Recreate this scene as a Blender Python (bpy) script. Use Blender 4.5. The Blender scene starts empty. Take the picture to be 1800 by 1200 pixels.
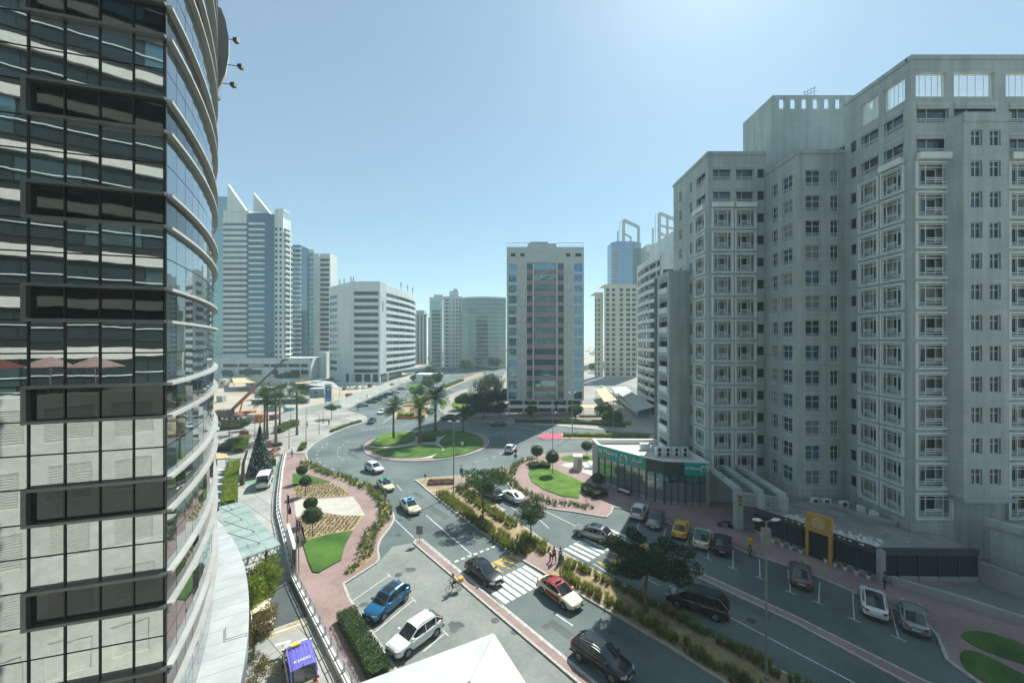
import bpy, bmesh, math, random
from mathutils import Vector, Matrix
random.seed(11)
SC = bpy.context.scene
COL = SC.collection
R = math.radians

# ------------------------------------------------------------------ camera, sky, sun, exposure
CAM_H, FOC = 24.0, 700.0
cam_d = bpy.data.cameras.new('camera'); cam = bpy.data.objects.new('camera', cam_d); COL.objects.link(cam)
cam.location = (0, 0, CAM_H); cam.rotation_euler = (R(90), 0, 0)
cam_d.sensor_width = 36.0; cam_d.lens = 36.0 * FOC / 1800.0
cam_d.clip_start = 0.1; cam_d.clip_end = 20000
SC.camera = cam
SUN_EL, SUN_AZ = R(47), R(29)          # azimuth measured from +Y towards +X
W = bpy.data.worlds.new('World'); SC.world = W; W.use_nodes = True
nt = W.node_tree; bg = nt.nodes['Background']
sky = nt.nodes.new('ShaderNodeTexSky'); sky.sky_type = 'NISHITA'; sky.sun_disc = False
sky.sun_elevation = SUN_EL; sky.sun_rotation = SUN_AZ
sky.air_density = 1.0; sky.dust_density = 0.55; sky.ozone_density = 2.2; sky.altitude = 0
tint = nt.nodes.new('ShaderNodeMix'); tint.data_type = 'RGBA'; tint.blend_type = 'MULTIPLY'; tint.inputs[0].default_value = 1.0; tint.inputs[7].default_value = (.70, .97, .98, 1)
nt.links.new(sky.outputs[0], tint.inputs[6]); milk = nt.nodes.new('ShaderNodeMix'); milk.data_type = 'RGBA'; milk.inputs[0].default_value = .33; milk.inputs[7].default_value = (4.7, 5.75, 6.6, 1)
nt.links.new(tint.outputs[2], milk.inputs[6]); nt.links.new(milk.outputs[2], bg.inputs[0]); bg.inputs[1].default_value = 0.08
sun_d = bpy.data.lights.new('sun', 'SUN'); sun_d.energy = 5.0; sun_d.angle = R(0.55); sun_d.color = (1.0, 0.99, 0.91)
sun = bpy.data.objects.new('sun', sun_d); COL.objects.link(sun)
SDIR = Vector((math.sin(SUN_AZ)*math.cos(SUN_EL), math.cos(SUN_AZ)*math.cos(SUN_EL), math.sin(SUN_EL)))
sun.rotation_euler = SDIR.to_track_quat('Z', 'Y').to_euler(); sun.location = (60, 120, 150)
SC.view_settings.view_transform = 'Standard'; SC.view_settings.look = 'None'
SC.view_settings.exposure = 0.7; SC.view_settings.gamma = 1.0; SC.view_settings.use_curve_mapping = False
cy = SC.cycles
cy.use_denoising = True; cy.max_bounces = 8; cy.transparent_max_bounces = 12; cy.volume_bounces = 1
cy.use_adaptive_sampling = True; cy.adaptive_threshold = 0.02
cy.volume_step_rate = 4; cy.caustics_reflective = False; cy.caustics_refractive = False; cy.sample_clamp_indirect = 6

# ------------------------------------------------------------------ helpers
def G(px, py, z=0.0):                    # photo pixel -> point of the horizontal plane at height z
    s = (CAM_H - z) / (py - 600.0)
    return Vector(((px - 900.0) * s, FOC * s))
def GL(pts, z=0.0): return [G(x, y, z) for x, y in pts]
def AT(px, py, d): return Vector(((px - 900.0) * d / FOC, d, CAM_H - (py - 600.0) * d / FOC))

class MB:
    def __init__(s): s.v = []; s.f = []; s.m = []
    def quad(s, a, b, c, d, mi=0):
        n = len(s.v); s.v += [tuple(a), tuple(b), tuple(c), tuple(d)]; s.f.append((n, n+1, n+2, n+3)); s.m.append(mi)
    def tri(s, a, b, c, mi=0):
        n = len(s.v); s.v += [tuple(a), tuple(b), tuple(c)]; s.f.append((n, n+1, n+2)); s.m.append(mi)
    def poly(s, pts, mi=0):
        n = len(s.v); s.v += [tuple(p) for p in pts]; s.f.append(tuple(range(n, n+len(pts)))); s.m.append(mi)
    def box(s, x0, x1, y0, y1, z0, z1, mi=0, M=None):
        p = [Vector((x, y, z)) for z in (z0, z1) for y in (y0, y1) for x in (x0, x1)]
        if M is not None: p = [M @ q for q in p]
        n = len(s.v); s.v += [tuple(q) for q in p]
        for q in ((0,2,3,1),(4,5,7,6),(0,1,5,4),(2,6,7,3),(0,4,6,2),(1,3,7,5)):
            s.f.append(tuple(n+i for i in q)); s.m.append(mi)
    def bar(s, a, b, w, h=None, mi=0, up=(0,0,1)):      # box bar from a to b
        a = Vector(a); b = Vector(b); h = h or w; d = b - a; L = d.length
        if L < 1e-6: return
        d.normalize(); u = Vector(up)
        if abs(d.dot(u)) > .98: u = Vector((1, 0, 0))
        r = d.cross(u).normalized(); u = r.cross(d)
        M = Matrix((( d.x, r.x, u.x, a.x), (d.y, r.y, u.y, a.y), (d.z, r.z, u.z, a.z), (0,0,0,1)))
        s.box(0, L, -w/2, w/2, -h/2, h/2, mi, M)
    def tube(s, pts, rad, seg=8, mi=0, cap=True):
        rings = []; N = len(pts)
        for i, p in enumerate(pts):
            p = Vector(p); d = (Vector(pts[min(i+1, N-1)]) - Vector(pts[max(i-1, 0)])).normalized()
            u = Vector((0, 0, 1)) if abs(d.z) < .95 else Vector((1, 0, 0))
            r = d.cross(u).normalized(); u = r.cross(d); rr = rad[i] if isinstance(rad, (list, tuple)) else rad
            n = len(s.v); rings.append(n)
            for k in range(seg):
                t = 2*math.pi*k/seg; s.v.append(tuple(p + r*rr*math.cos(t) + u*rr*math.sin(t)))
        for i in range(N-1):
            a, b = rings[i], rings[i+1]
            for k in range(seg):
                k2 = (k+1) % seg; s.f.append((a+k, b+k, b+k2, a+k2)); s.m.append(mi)
        if cap:
            s.f.append(tuple(rings[0]+k for k in range(seg))); s.m.append(mi)
            s.f.append(tuple(rings[-1]+k for k in reversed(range(seg)))); s.m.append(mi)
    def lathe(s, prof, seg=16, mi=0, c=(0, 0), M=None):   # prof = [(r, z)]
        rings = []
        for r, z in prof:
            n = len(s.v); rings.append(n)
            for k in range(seg):
                t = 2*math.pi*k/seg; p = Vector((c[0]+r*math.cos(t), c[1]+r*math.sin(t), z))
                s.v.append(tuple(M @ p if M is not None else p))
        for i in range(len(prof)-1):
            a, b = rings[i], rings[i+1]
            for k in range(seg):
                k2 = (k+1) % seg; s.f.append((a+k, a+k2, b+k2, b+k)); s.m.append(mi)
        s.f.append(tuple(rings[-1]+k for k in range(seg))); s.m.append(mi)
    def prism(s, pts, z0, z1, mi=0, mis=None, bottom=True):
        a = sum(pts[i][0]*pts[(i+1) % len(pts)][1]-pts[(i+1) % len(pts)][0]*pts[i][1] for i in range(len(pts)))
        if a < 0: pts = list(reversed(pts))
        n = len(s.v); N = len(pts)
        s.v += [(p[0], p[1], z0) for p in pts] + [(p[0], p[1], z1) for p in pts]
        for i in range(N):
            j = (i+1) % N; s.f.append((n+i, n+j, n+N+j, n+N+i)); s.m.append(mi if mis is None else mis)
        s.f.append(tuple(n+N+i for i in range(N))); s.m.append(mi)
        if bottom: s.f.append(tuple(n+i for i in reversed(range(N)))); s.m.append(mi)
    def mesh(s, name, mats, smooth=False):
        me = bpy.data.meshes.new(name); me.from_pydata(s.v, [], s.f)
        for m in (mats if isinstance(mats, (list, tuple)) else [mats]): me.materials.append(m)
        if isinstance(mats, (list, tuple)) and len(mats) > 1: me.polygons.foreach_set('material_index', s.m)
        if smooth: me.polygons.foreach_set('use_smooth', [True]*len(me.polygons))
        me.update(); return me

def put(name, me, parent=None, loc=(0, 0, 0), rot=None, scale=None, mat=None, label=None, kind=None):
    o = bpy.data.objects.new(name, me); COL.objects.link(o); o.location = loc
    if rot is not None: o.rotation_euler = rot
    if scale is not None: o.scale = scale
    if parent is not None: o.parent = parent
    if mat is not None:
        o.material_slots[0].link = 'OBJECT'; o.material_slots[0].material = mat
    if label: o['label'] = label
    if kind: o['kind'] = kind
    return o
def tag(o, label, cat, group=None):
    o['label'] = label; o['category'] = cat
    if group: o['group'] = group
    return o
def thing(name, label, cat, loc=(0, 0, 0), rz=0.0, group=None):
    o = bpy.data.objects.new(name, None); COL.objects.link(o); o.location = loc; o.rotation_euler = (0, 0, rz)
    o.empty_display_size = .3
    return tag(o, label, cat, group)
def struct(name, me, parent=None):
    o = put(name, me, parent)
    if parent is None: o['kind'] = 'structure'
    return o
def copy_tree(o, parent=None):
    c = o.copy(); COL.objects.link(c); c.parent = parent
    for ch in o.children: copy_tree(ch, c)
    return c

def smooth_line(pts, n=6, closed=False):
    P = [Vector(p) for p in pts]; out = []; N = len(P)
    rng = range(N) if closed else range(N-1)
    for i in rng:
        p0 = P[(i-1) % N] if (closed or i > 0) else P[i]; p1 = P[i]; p2 = P[(i+1) % N]
        p3 = P[(i+2) % N] if (closed or i < N-2) else p2
        for k in range(n):
            t = k/n; out.append(.5*((2*p1)+(p2-p0)*t+(2*p0-5*p1+4*p2-p3)*t*t+(3*p1-p0-3*p2+p3)*t**3))
    if not closed: out.append(P[-1])
    return out
def area2(p): return sum(p[i][0]*p[(i+1) % len(p)][1]-p[(i+1) % len(p)][0]*p[i][1] for i in range(len(p)))
def offset(pts, d, closed=True):        # inward offset for a ccw loop (left of travel for an open line)
    out = []; N = len(pts)
    for i in range(N):
        a = pts[(i-1) % N] if (closed or i > 0) else None; b = pts[i]; c = pts[(i+1) % N] if (closed or i < N-1) else None
        n = Vector((0, 0)); 
        if a is not None: e = (b-a); e = e.normalized() if e.length > 1e-6 else Vector((0, 0)); n1 = Vector((-e.y, e.x)); n += n1
        if c is not None: e = (c-b); e = e.normalized() if e.length > 1e-6 else Vector((0, 0)); n2 = Vector((-e.y, e.x)); n += n2
        n = n.normalized() if n.length > 1e-6 else Vector((0, 0))
        k = 1.0
        if a is not None and c is not None: k = 1/max(.55, n.dot(n1))
        out.append(b + n*d*k)
    return out
def resample(pts, step):
    out = [pts[0]]; acc = 0
    for i in range(len(pts)-1):
        a, b = pts[i], pts[i+1]; L = (b-a).length; t = step-acc
        while t <= L and L > 0:
            out.append(a+(b-a)*(t/L)); t += step
        acc = (acc+L) % step
    if (out[-1]-pts[-1]).length > step*.3: out.append(pts[-1])
    return out
def inside(p, poly):
    c = False; N = len(poly); j = N-1
    for i in range(N):
        if (poly[i][1] > p[1]) != (poly[j][1] > p[1]) and p[0] < (poly[j][0]-poly[i][0])*(p[1]-poly[i][1])/(poly[j][1]-poly[i][1])+poly[i][0]: c = not c
        j = i
    return c

# ------------------------------------------------------------------ materials
MC = {}
def mat(name, col=(.5, .5, .5), rough=.7, metal=0.0, var=.12, scale=3.0, bump=0.0, bscale=40.0, spec=.5, detail=4, col2=None, coat=0.0, emit=None):
    if name in MC: return MC[name]
    m = bpy.data.materials.new(name); m.use_nodes = True; t = m.node_tree; b = t.nodes['Principled BSDF']
    b.inputs['Roughness'].default_value = rough; b.inputs['Metallic'].default_value = metal
    b.inputs['Specular IOR Level'].default_value = spec; b.inputs['Coat Weight'].default_value = coat
    if emit: b.inputs['Emission Color'].default_value = (*emit[:3], 1); b.inputs['Emission Strength'].default_value = emit[3]
    c2 = col2 or tuple(max(0, c*(1-var*1.3)) for c in col); c1 = tuple(min(1, c*(1+var)) for c in col) if not col2 else col
    tc = t.nodes.new('ShaderNodeTexCoord')
    if var > 0 or col2:
        n = t.nodes.new('ShaderNodeTexNoise'); n.inputs['Scale'].default_value = scale; n.inputs['Detail'].default_value = detail; n.inputs['Roughness'].default_value = .62
        t.links.new(tc.outputs['Object'], n.inputs['Vector'])
        r = t.nodes.new('ShaderNodeValToRGB'); r.color_ramp.elements[0].position = .3; r.color_ramp.elements[1].position = .7
        r.color_ramp.elements[0].color = (*c2, 1); r.color_ramp.elements[1].color = (*c1, 1)
        t.links.new(n.outputs['Fac'], r.inputs[0]); t.links.new(r.outputs[0], b.inputs['Base Color'])
    else: b.inputs['Base Color'].default_value = (*col, 1)
    if bump > 0:
        n2 = t.nodes.new('ShaderNodeTexNoise'); n2.inputs['Scale'].default_value = bscale; n2.inputs['Detail'].default_value = 3
        t.links.new(tc.outputs['Object'], n2.inputs['Vector'])
        bp = t.nodes.new('ShaderNodeBump'); bp.inputs['Strength'].default_value = bump; bp.inputs['Distance'].default_value = .02
        t.links.new(n2.outputs['Fac'], bp.inputs['Height']); t.links.new(bp.outputs[0], b.inputs['Normal'])
    MC[name] = m; return m
def nodes_of(m): return m.node_tree, m.node_tree.nodes['Principled BSDF']

def ground_mat(name, c1, c2, big=.06, fine=3.0, rough=.9, stain=None, brick=None, bump=.25, tracks=None):
    """layered worn surface: large patches, fine grain, dark stains, optional paver pattern"""
    m = bpy.data.materials.new(name); m.use_nodes = True; t, b = nodes_of(m); N = t.nodes; L = t.links
    tc = N.new('ShaderNodeTexCoord'); b.inputs['Roughness'].default_value = rough; b.inputs['Specular IOR Level'].default_value = .3
    def noise(sc, det=4, ro=.6):
        n = N.new('ShaderNodeTexNoise'); n.inputs['Scale'].default_value = sc; n.inputs['Detail'].default_value = det; n.inputs['Roughness'].default_value = ro
        L.new(tc.outputs['Object'], n.inputs['Vector']); return n
    def ramp(src, p0, p1, a, bb):
        r = N.new('ShaderNodeValToRGB'); r.color_ramp.elements[0].position = p0; r.color_ramp.elements[1].position = p1
        r.color_ramp.elements[0].color = (*a, 1); r.color_ramp.elements[1].color = (*bb, 1); L.new(src, r.inputs[0]); return r
    def mix(fac, a, bb, mode='MIX'):
        x = N.new('ShaderNodeMix'); x.data_type = 'RGBA'; x.blend_type = mode
        if hasattr(fac, 'links'): L.new(fac, x.inputs[0])
        else: x.inputs[0].default_value = fac
        for s, i in ((a, 6), (bb, 7)):
            if hasattr(s, 'links'): L.new(s, x.inputs[i])
            else: x.inputs[i].default_value = (*s, 1)
        return x.outputs[2]
    base = ramp(noise(big, 5).outputs['Fac'], .36, .64, c1, c2).outputs[0]
    g = ramp(noise(fine, 6, .7).outputs['Fac'], .3, .7, (.78,)*3, (1.0,)*3).outputs[0]
    col = mix(1.0, base, g, 'MULTIPLY')
    h = noise(fine*12, 3).outputs['Fac']
    if brick:
        bw, bh, mort, dark = brick
        bt = N.new('ShaderNodeTexBrick'); bt.inputs['Scale'].default_value = 1.0; bt.inputs['Brick Width'].default_value = bw; bt.inputs['Row Height'].default_value = bh
        bt.inputs['Mortar Size'].default_value = mort; bt.inputs['Color1'].default_value = (1, 1, 1, 1); bt.inputs['Color2'].default_value = (.84, .84, .84, 1); bt.inputs['Mortar'].default_value = (dark,)*3+(1,)
        mp = N.new('ShaderNodeMapping'); mp.inputs['Rotation'].default_value = (0, 0, R(39)); L.new(tc.outputs['Object'], mp.inputs[0]); L.new(mp.outputs[0], bt.inputs[0])
        col = mix(1.0, col, bt.outputs['Color'], 'MULTIPLY')
    if stain:
        s = ramp(noise(stain[0], 8, .7).outputs['Fac'], stain[1], stain[1]+.12, (0,)*3, (1,)*3)
        col = mix(s.outputs[0], col, tuple(stain[2]))
    L.new(col, b.inputs['Base Color'])
    if bump:
        bp = N.new('ShaderNodeBump'); bp.inputs['Strength'].default_value = bump; bp.inputs['Distance'].default_value = .02
        L.new(h, bp.inputs['Height']); L.new(bp.outputs[0], b.inputs['Normal'])
    MC[name] = m; return m

def foliage(name, c1, c2, trans=.35, scale=1.3):
    m = bpy.data.materials.new(name); m.use_nodes = True; t = m.node_tree; N = t.nodes; L = t.links
    out = N['Material Output']; b = N['Principled BSDF']; b.inputs['Roughness'].default_value = .55; b.inputs['Specular IOR Level'].default_value = .35
    tc = N.new('ShaderNodeTexCoord'); n = N.new('ShaderNodeTexNoise'); n.inputs['Scale'].default_value = scale; n.inputs['Detail'].default_value = 5; n.inputs['Roughness'].default_value = .75
    L.new(tc.outputs['Object'], n.inputs['Vector'])
    r = N.new('ShaderNodeValToRGB'); r.color_ramp.elements[0].position = .3; r.color_ramp.elements[1].position = .7
    r.color_ramp.elements[0].color = (*c1, 1); r.color_ramp.elements[1].color = (*c2, 1); L.new(n.outputs['Fac'], r.inputs[0]); L.new(r.outputs[0], b.inputs['Base Color'])
    tr = N.new('ShaderNodeBsdfTranslucent'); L.new(r.outputs[0], tr.inputs['Color'])
    mx = N.new('ShaderNodeMixShader'); mx.inputs[0].default_value = trans
    L.new(b.outputs[0], mx.inputs[1]); L.new(tr.outputs[0], mx.inputs[2]); L.new(mx.outputs[0], out.inputs[0])
    MC[name] = m; return m

def streak(m, lo=.80, sc=(1.1, 1.1, .06), joints=None):
    """rain streaks and dust over the base colour, optional recessed-looking panel joints"""
    t, b = nodes_of(m); N = t.nodes; L = t.links; src = b.inputs['Base Color'].links[0].from_socket
    g = N.new('ShaderNodeNewGeometry'); mp = N.new('ShaderNodeMapping'); mp.inputs['Scale'].default_value = sc; L.new(g.outputs['Position'], mp.inputs[0])
    n = N.new('ShaderNodeTexNoise'); n.inputs['Scale'].default_value = 1.0; n.inputs['Detail'].default_value = 6; n.inputs['Roughness'].default_value = .65; L.new(mp.outputs[0], n.inputs['Vector'])
    r = N.new('ShaderNodeValToRGB'); r.color_ramp.elements[0].position = .34; r.color_ramp.elements[1].position = .62; r.color_ramp.elements[0].color = (lo, lo, lo*.97, 1); r.color_ramp.elements[1].color = (1, 1, 1, 1); L.new(n.outputs['Fac'], r.inputs[0])
    x = N.new('ShaderNodeMix'); x.data_type = 'RGBA'; x.blend_type = 'MULTIPLY'; x.inputs[0].default_value = 1; L.new(src, x.inputs[6]); L.new(r.outputs[0], x.inputs[7]); out = x.outputs[2]
    if joints:
        sp = N.new('ShaderNodeSeparateXYZ'); L.new(g.outputs['Position'], sp.inputs[0]); a = N.new('ShaderNodeMath'); a.operation = 'ADD'; L.new(sp.outputs[0], a.inputs[0]); L.new(sp.outputs[1], a.inputs[1])
        c = N.new('ShaderNodeCombineXYZ'); L.new(a.outputs[0], c.inputs[0]); L.new(sp.outputs[2], c.inputs[1])
        bt = N.new('ShaderNodeTexBrick'); bt.offset = 0; bt.inputs['Scale'].default_value = 1; bt.inputs['Brick Width'].default_value = joints[0]; bt.inputs['Row Height'].default_value = joints[1]; bt.inputs['Mortar Size'].default_value = joints[2]; bt.inputs['Color1'].default_value = (1, 1, 1, 1); bt.inputs['Color2'].default_value = (.95, .95, .95, 1); bt.inputs['Mortar'].default_value = (.72, .72, .72, 1); L.new(c.outputs[0], bt.inputs[0])
        y = N.new('ShaderNodeMix'); y.data_type = 'RGBA'; y.blend_type = 'MULTIPLY'; y.inputs[0].default_value = 1; L.new(out, y.inputs[6]); L.new(bt.outputs['Color'], y.inputs[7]); out = y.outputs[2]
    L.new(out, b.inputs['Base Color']); return m

def mirror_glass(name, col, rough=.02, metal=.9, wave=.0, wscale=1.2):
    m = mat(name, col, rough, metal, var=0)
    if wave:
        t, b = nodes_of(m); N = t.nodes; L = t.links; g = N.new('ShaderNodeNewGeometry')
        n = N.new('ShaderNodeTexNoise'); n.inputs['Scale'].default_value = wscale; n.inputs['Detail'].default_value = 1.5
        L.new(g.outputs['Position'], n.inputs['Vector'])
        bp = N.new('ShaderNodeBump'); bp.inputs['Strength'].default_value = wave; bp.inputs['Distance'].default_value = .05
        L.new(n.outputs['Fac'], bp.inputs['Height']); L.new(bp.outputs[0], b.inputs['Normal'])
    return m
# ------------------------------------------------------------------ ground, roads, pavements
M_sand = ground_mat('sand', (.37, .33, .26), (.50, .445, .35), .03, .8, .95, stain=(.05, .62, (.36, .33, .27)))
M_asph = ground_mat('asphalt', (.092, .122, .120), (.165, .200, .194), .09, 4.0, .85, stain=(.16, .60, (.095, .107, .104)))
M_lot = ground_mat('parking_concrete', (.19, .215, .20), (.28, .30, .275), .14, 2.5, .9, stain=(.32, .58, (.145, .16, .15)))
M_pink = ground_mat('pink_pavers', (.33, .235, .215), (.43, .31, .285), .22, 4.0, .9, brick=(.22, .11, .012, .62))
M_plaza = ground_mat('plaza_slabs', (.28, .28, .255), (.44, .435, .395), .14, 2.0, .9, brick=(1.6, .8, .02, .7))
M_drive = ground_mat('forecourt_slabs', (.36, .37, .35), (.46, .465, .43), .18, 2.0, .85, brick=(4.2, 2.1, .045, .45))
M_block = ground_mat('block_pavers', (.27, .26, .24), (.38, .36, .33), .05, 1.5, .9)
M_kerb = ground_mat('kerb_concrete', (.42, .41, .38), (.54, .52, .48), .5, 6.0, .9)
M_lawn = ground_mat('lawn', (.055, .14, .012), (.14, .25, .028), .35, 9.0, .95, bump=1.0)
M_lawn2 = ground_mat('lawn_deep', (.032, .098, .012), (.085, .178, .024), .32, 9.0, .95, bump=1.0)
M_soil = ground_mat('planting_soil', (.28, .21, .115), (.46, .36, .215), .9, 5.0, .97, bump=.8)
M_pale = ground_mat('pale_gravel', (.46, .44, .375), (.56, .54, .47), .5, 8.0, .95)
M_white = mat('road_paint', (.70, .72, .68), .75, scale=2.6, col2=(.30, .32, .31), detail=8)
M_yellow = mat('yellow_paint', (.62, .40, .06), .75, scale=2.6, col2=(.34, .25, .10), detail=8)
M_green = mat('green_paint', (.16, .30, .21), .8, var=.25, scale=1.2)
M_mulch = mat('red_mulch', (.17, .085, .075), .95, var=.35, scale=5, bump=.6)
M_flower = mat('pink_flowers', (.50, .05, .13), .8, var=.4, scale=6, bump=.6)

def sheet(name, pts, m, z, parent=None):
    if area2(pts) < 0: pts = list(reversed(pts))
    b = MB(); b.poly([(p[0], p[1], z) for p in pts]); return struct(name, b.mesh(name, m), parent)
b = MB(); S = 7000
b.poly([(-S, -120, -.03), (S, -120, -.03), (S, 2*S, -.03), (-S, 2*S, -.03)])
struct('ground', b.mesh('ground', M_sand))
road = sheet('road', [Vector(p) for p in ((-48, 2), (70, 2), (130, 40), (260, 95), (260, 122), (-14, 124), (-14, 330), (-64, 330), (-64, 122), (-49, 118))], M_asph, 0.0)

STONE = {}
def island(name, outline, m_top, z=.13, kw=.22, stones=None, m_kerb=None, parent=None, kerb=True):
    P = list(outline)
    if area2(P) < 0: P.reverse()
    inn = offset(P, kw if kerb else 0)
    b = MB(); b.prism(inn, -.02, z-.012 if kerb else z, bottom=False)
    o = struct(name, b.mesh(name, m_top), parent)
    if not kerb: return o
    loop = P+[P[0]]; rs = []
    for i in range(len(P)):                                     # kerb stones about a metre long
        a, c = P[i], P[(i+1) % len(P)]; ai, ci = inn[i], inn[(i+1) % len(P)]
        n = max(1, round((c-a).length/1.0))
        for k in range(n): rs.append((a.lerp(c, k/n), a.lerp(c, (k+1)/n), ci.lerp(ai, 1-(k+1)/n), ci.lerp(ai, 1-k/n)))
    kb = MB(); cnt = 0
    for q in rs:
        mid = (q[0]+q[1])*.5
        if stones and cnt < 140 and stones(mid):
            s = MB(); g = .012; e = (q[1]-q[0]); L = e.length
            if L < .15: continue
            e = e/L*g; dz = random.uniform(-.008, .006)
            s.prism([p-mid for p in (q[0]+e, q[1]-e, q[2]-e, q[3]+e)], -.02, z+dz, bottom=False)
            put('kerb_stone', s.mesh('kerb_stone', m_kerb or M_kerb), o, (mid.x, mid.y, 0)); cnt += 1
        else: kb.prism(list(q), -.02, z, bottom=False)
    if kb.f: put('kerb', kb.mesh('kerb', m_kerb or M_kerb), o)
    return o

RAIL_PX = [(650, 1272), (603, 1181), (519, 1018), (505, 957), (491, 905), (491, 875), (496, 827), (502, 797)]
RAIL = GL(RAIL_PX)
left_kerb = smooth_line(GL([(540, 797), (542, 807), (560, 822), (587, 835), (620, 842), (655, 857), (672, 875), (687, 892), (694, 910), (687, 927), (670, 950), (666, 967), (668, 981), (662, 991)]), 4)
PAVE = RAIL + left_kerb + GL([(606, 1027), (615, 1050), (683, 1153), (760, 1272)])
pave = island('pavement', PAVE, M_pink, stones=lambda p: p.y < 52 and p.x > -24)
PLAZA = GL([(372, 808), (440, 806), (502, 799.5), (538, 799.5)])+smooth_line(GL([(541, 792), (556, 778), (582, 764), (610, 752), (634, 745), (645, 738), (641, 731), (626, 726), (606, 721)]), 4) + \
    GL([(640, 703), (702, 676), (764, 653), (756, 650), (690, 674), (592, 712), (542, 726), (495, 741), (430, 749), (360, 757)])
island('plaza', PLAZA, M_plaza)
drv = [Vector((p.x-.02, p.y)) for p in RAIL]+[Vector((-49, 88)), Vector((-75, 85)), Vector((-75, 45)), Vector((-30, 22)), Vector((-16, 12))]
drive = sheet('driveway', drv, M_drive, .006)
LOT = GL([(606, 1028), (662, 992), (690, 960), (728, 953), (742, 968), (1013, 1200), (1092, 1268), (760, 1272), (683, 1153), (615, 1050)])
lot = sheet('parking_lot', LOT, M_lot, .005)
strip = island('kerbed_strip', GL([(726, 955), (729, 949), (739, 947.5), (1046, 1200), (1130, 1268), (1092, 1268), (1013, 1200), (742, 969)]), M_pink, stones=lambda p: p.y < 47)
MED = GL([(728, 844), (737, 850), (750, 862), (775, 882), (800, 902), (825, 920), (900, 975), (962, 1012), (1020, 1047), (1140, 1118), (1170, 1135), (1272, 1200), (1370, 1262), (1500, 1240), (1400, 1192), (1351, 1168), (1255, 1116), (1159, 1060), (1085, 1024), (1037, 997), (990, 971), (972, 961), (937, 936), (900, 912), (875, 888), (858, 864), (850, 847), (840, 835), (796, 837), (746, 841)])
med = island('median', MED, M_soil, stones=lambda p: p.y < 60 and p.x < 14)
RLOT = GL([(1048, 936), (1078, 893), (1110, 899), (1244, 947), (1397, 1001), (1565, 1070), (1645, 1119), (1660, 1158), (1760, 1235), (1700, 1240), (1590, 1200), (1400, 1098), (1215, 1010)])
sheet('parking_bays', RLOT, M_asph, .004)
island('strip_end', GL([(1014, 924), (1020, 922), (1046, 933), (1042, 937)]), M_pink)
rstrip = island('kerbed_strip', GL([(1092, 957), (1100, 954), (1225, 1004), (1400, 1084), (1612, 1190), (1720, 1240), (1680, 1245), (1590, 1200), (1400, 1098), (1215, 1011)]), M_pink, stones=lambda p: p.y < 44)
fk = smooth_line(GL([(1067, 910), (1058, 909), (1012, 901), (962, 894), (930, 886), (915, 876), (900, 862), (890, 848), (889, 836), (897, 822), (908, 815), (925, 806), (942, 802), (967, 798), (1010, 796), (1050, 796)]), 4)
FORE = fk+[Vector((62, 85.7)), Vector((62, 60)), Vector((90, 50)), Vector((90, 4)), Vector((36, 4))]+GL([(1710, 1195), (1662, 1160), (1645, 1118), (1625, 1094), (1565, 1069), (1505, 1044), (1445, 1018), (1397, 1000), (1312, 972), (1283, 960), (1244, 946), (1210, 935), (1170, 918), (1142, 910), (1110, 898), (1079, 892), (1075, 903)])
fore = island('pavement', FORE, M_pink, stones=lambda p: p.y < 56 and p.x < 36)
FARMED = GL([(696, 739), (748, 735), (753, 727), (756, 712), (762, 700), (792, 682), (824, 668), (858, 655), (846, 653), (813, 667), (776, 678.5), (746, 692.5), (718, 703), (700, 720), (692, 732)])
farmed = island('median', FARMED, M_soil)
BLOCK = GL([(782, 729), (820, 736), (860, 742), (920, 745), (970, 748), (1060, 756), (1200, 764), (1400, 775)])+[Vector((130, 122)), Vector((130, 300)), Vector((-8, 300))]+smooth_line(GL([(850, 670), (832, 680), (800, 690), (780, 703), (771, 714), (773, 722)]), 4)
block = island('pavement', BLOCK, M_block)
RMED = GL([(945, 768), (955, 763), (1000, 762), (1150, 767), (1150, 772), (1000, 772), (955, 773)])
rmed = island('median', RMED, M_soil)
put('flower_bed', (lambda q: (q.prism(offset(GL([(955, 771.6), (949, 768), (957, 764), (984, 763.3), (986, 771.4)]), .3), .1, .2, bottom=False), q.mesh('flower_bed', M_flower))[1])(MB()), rmed)
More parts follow.
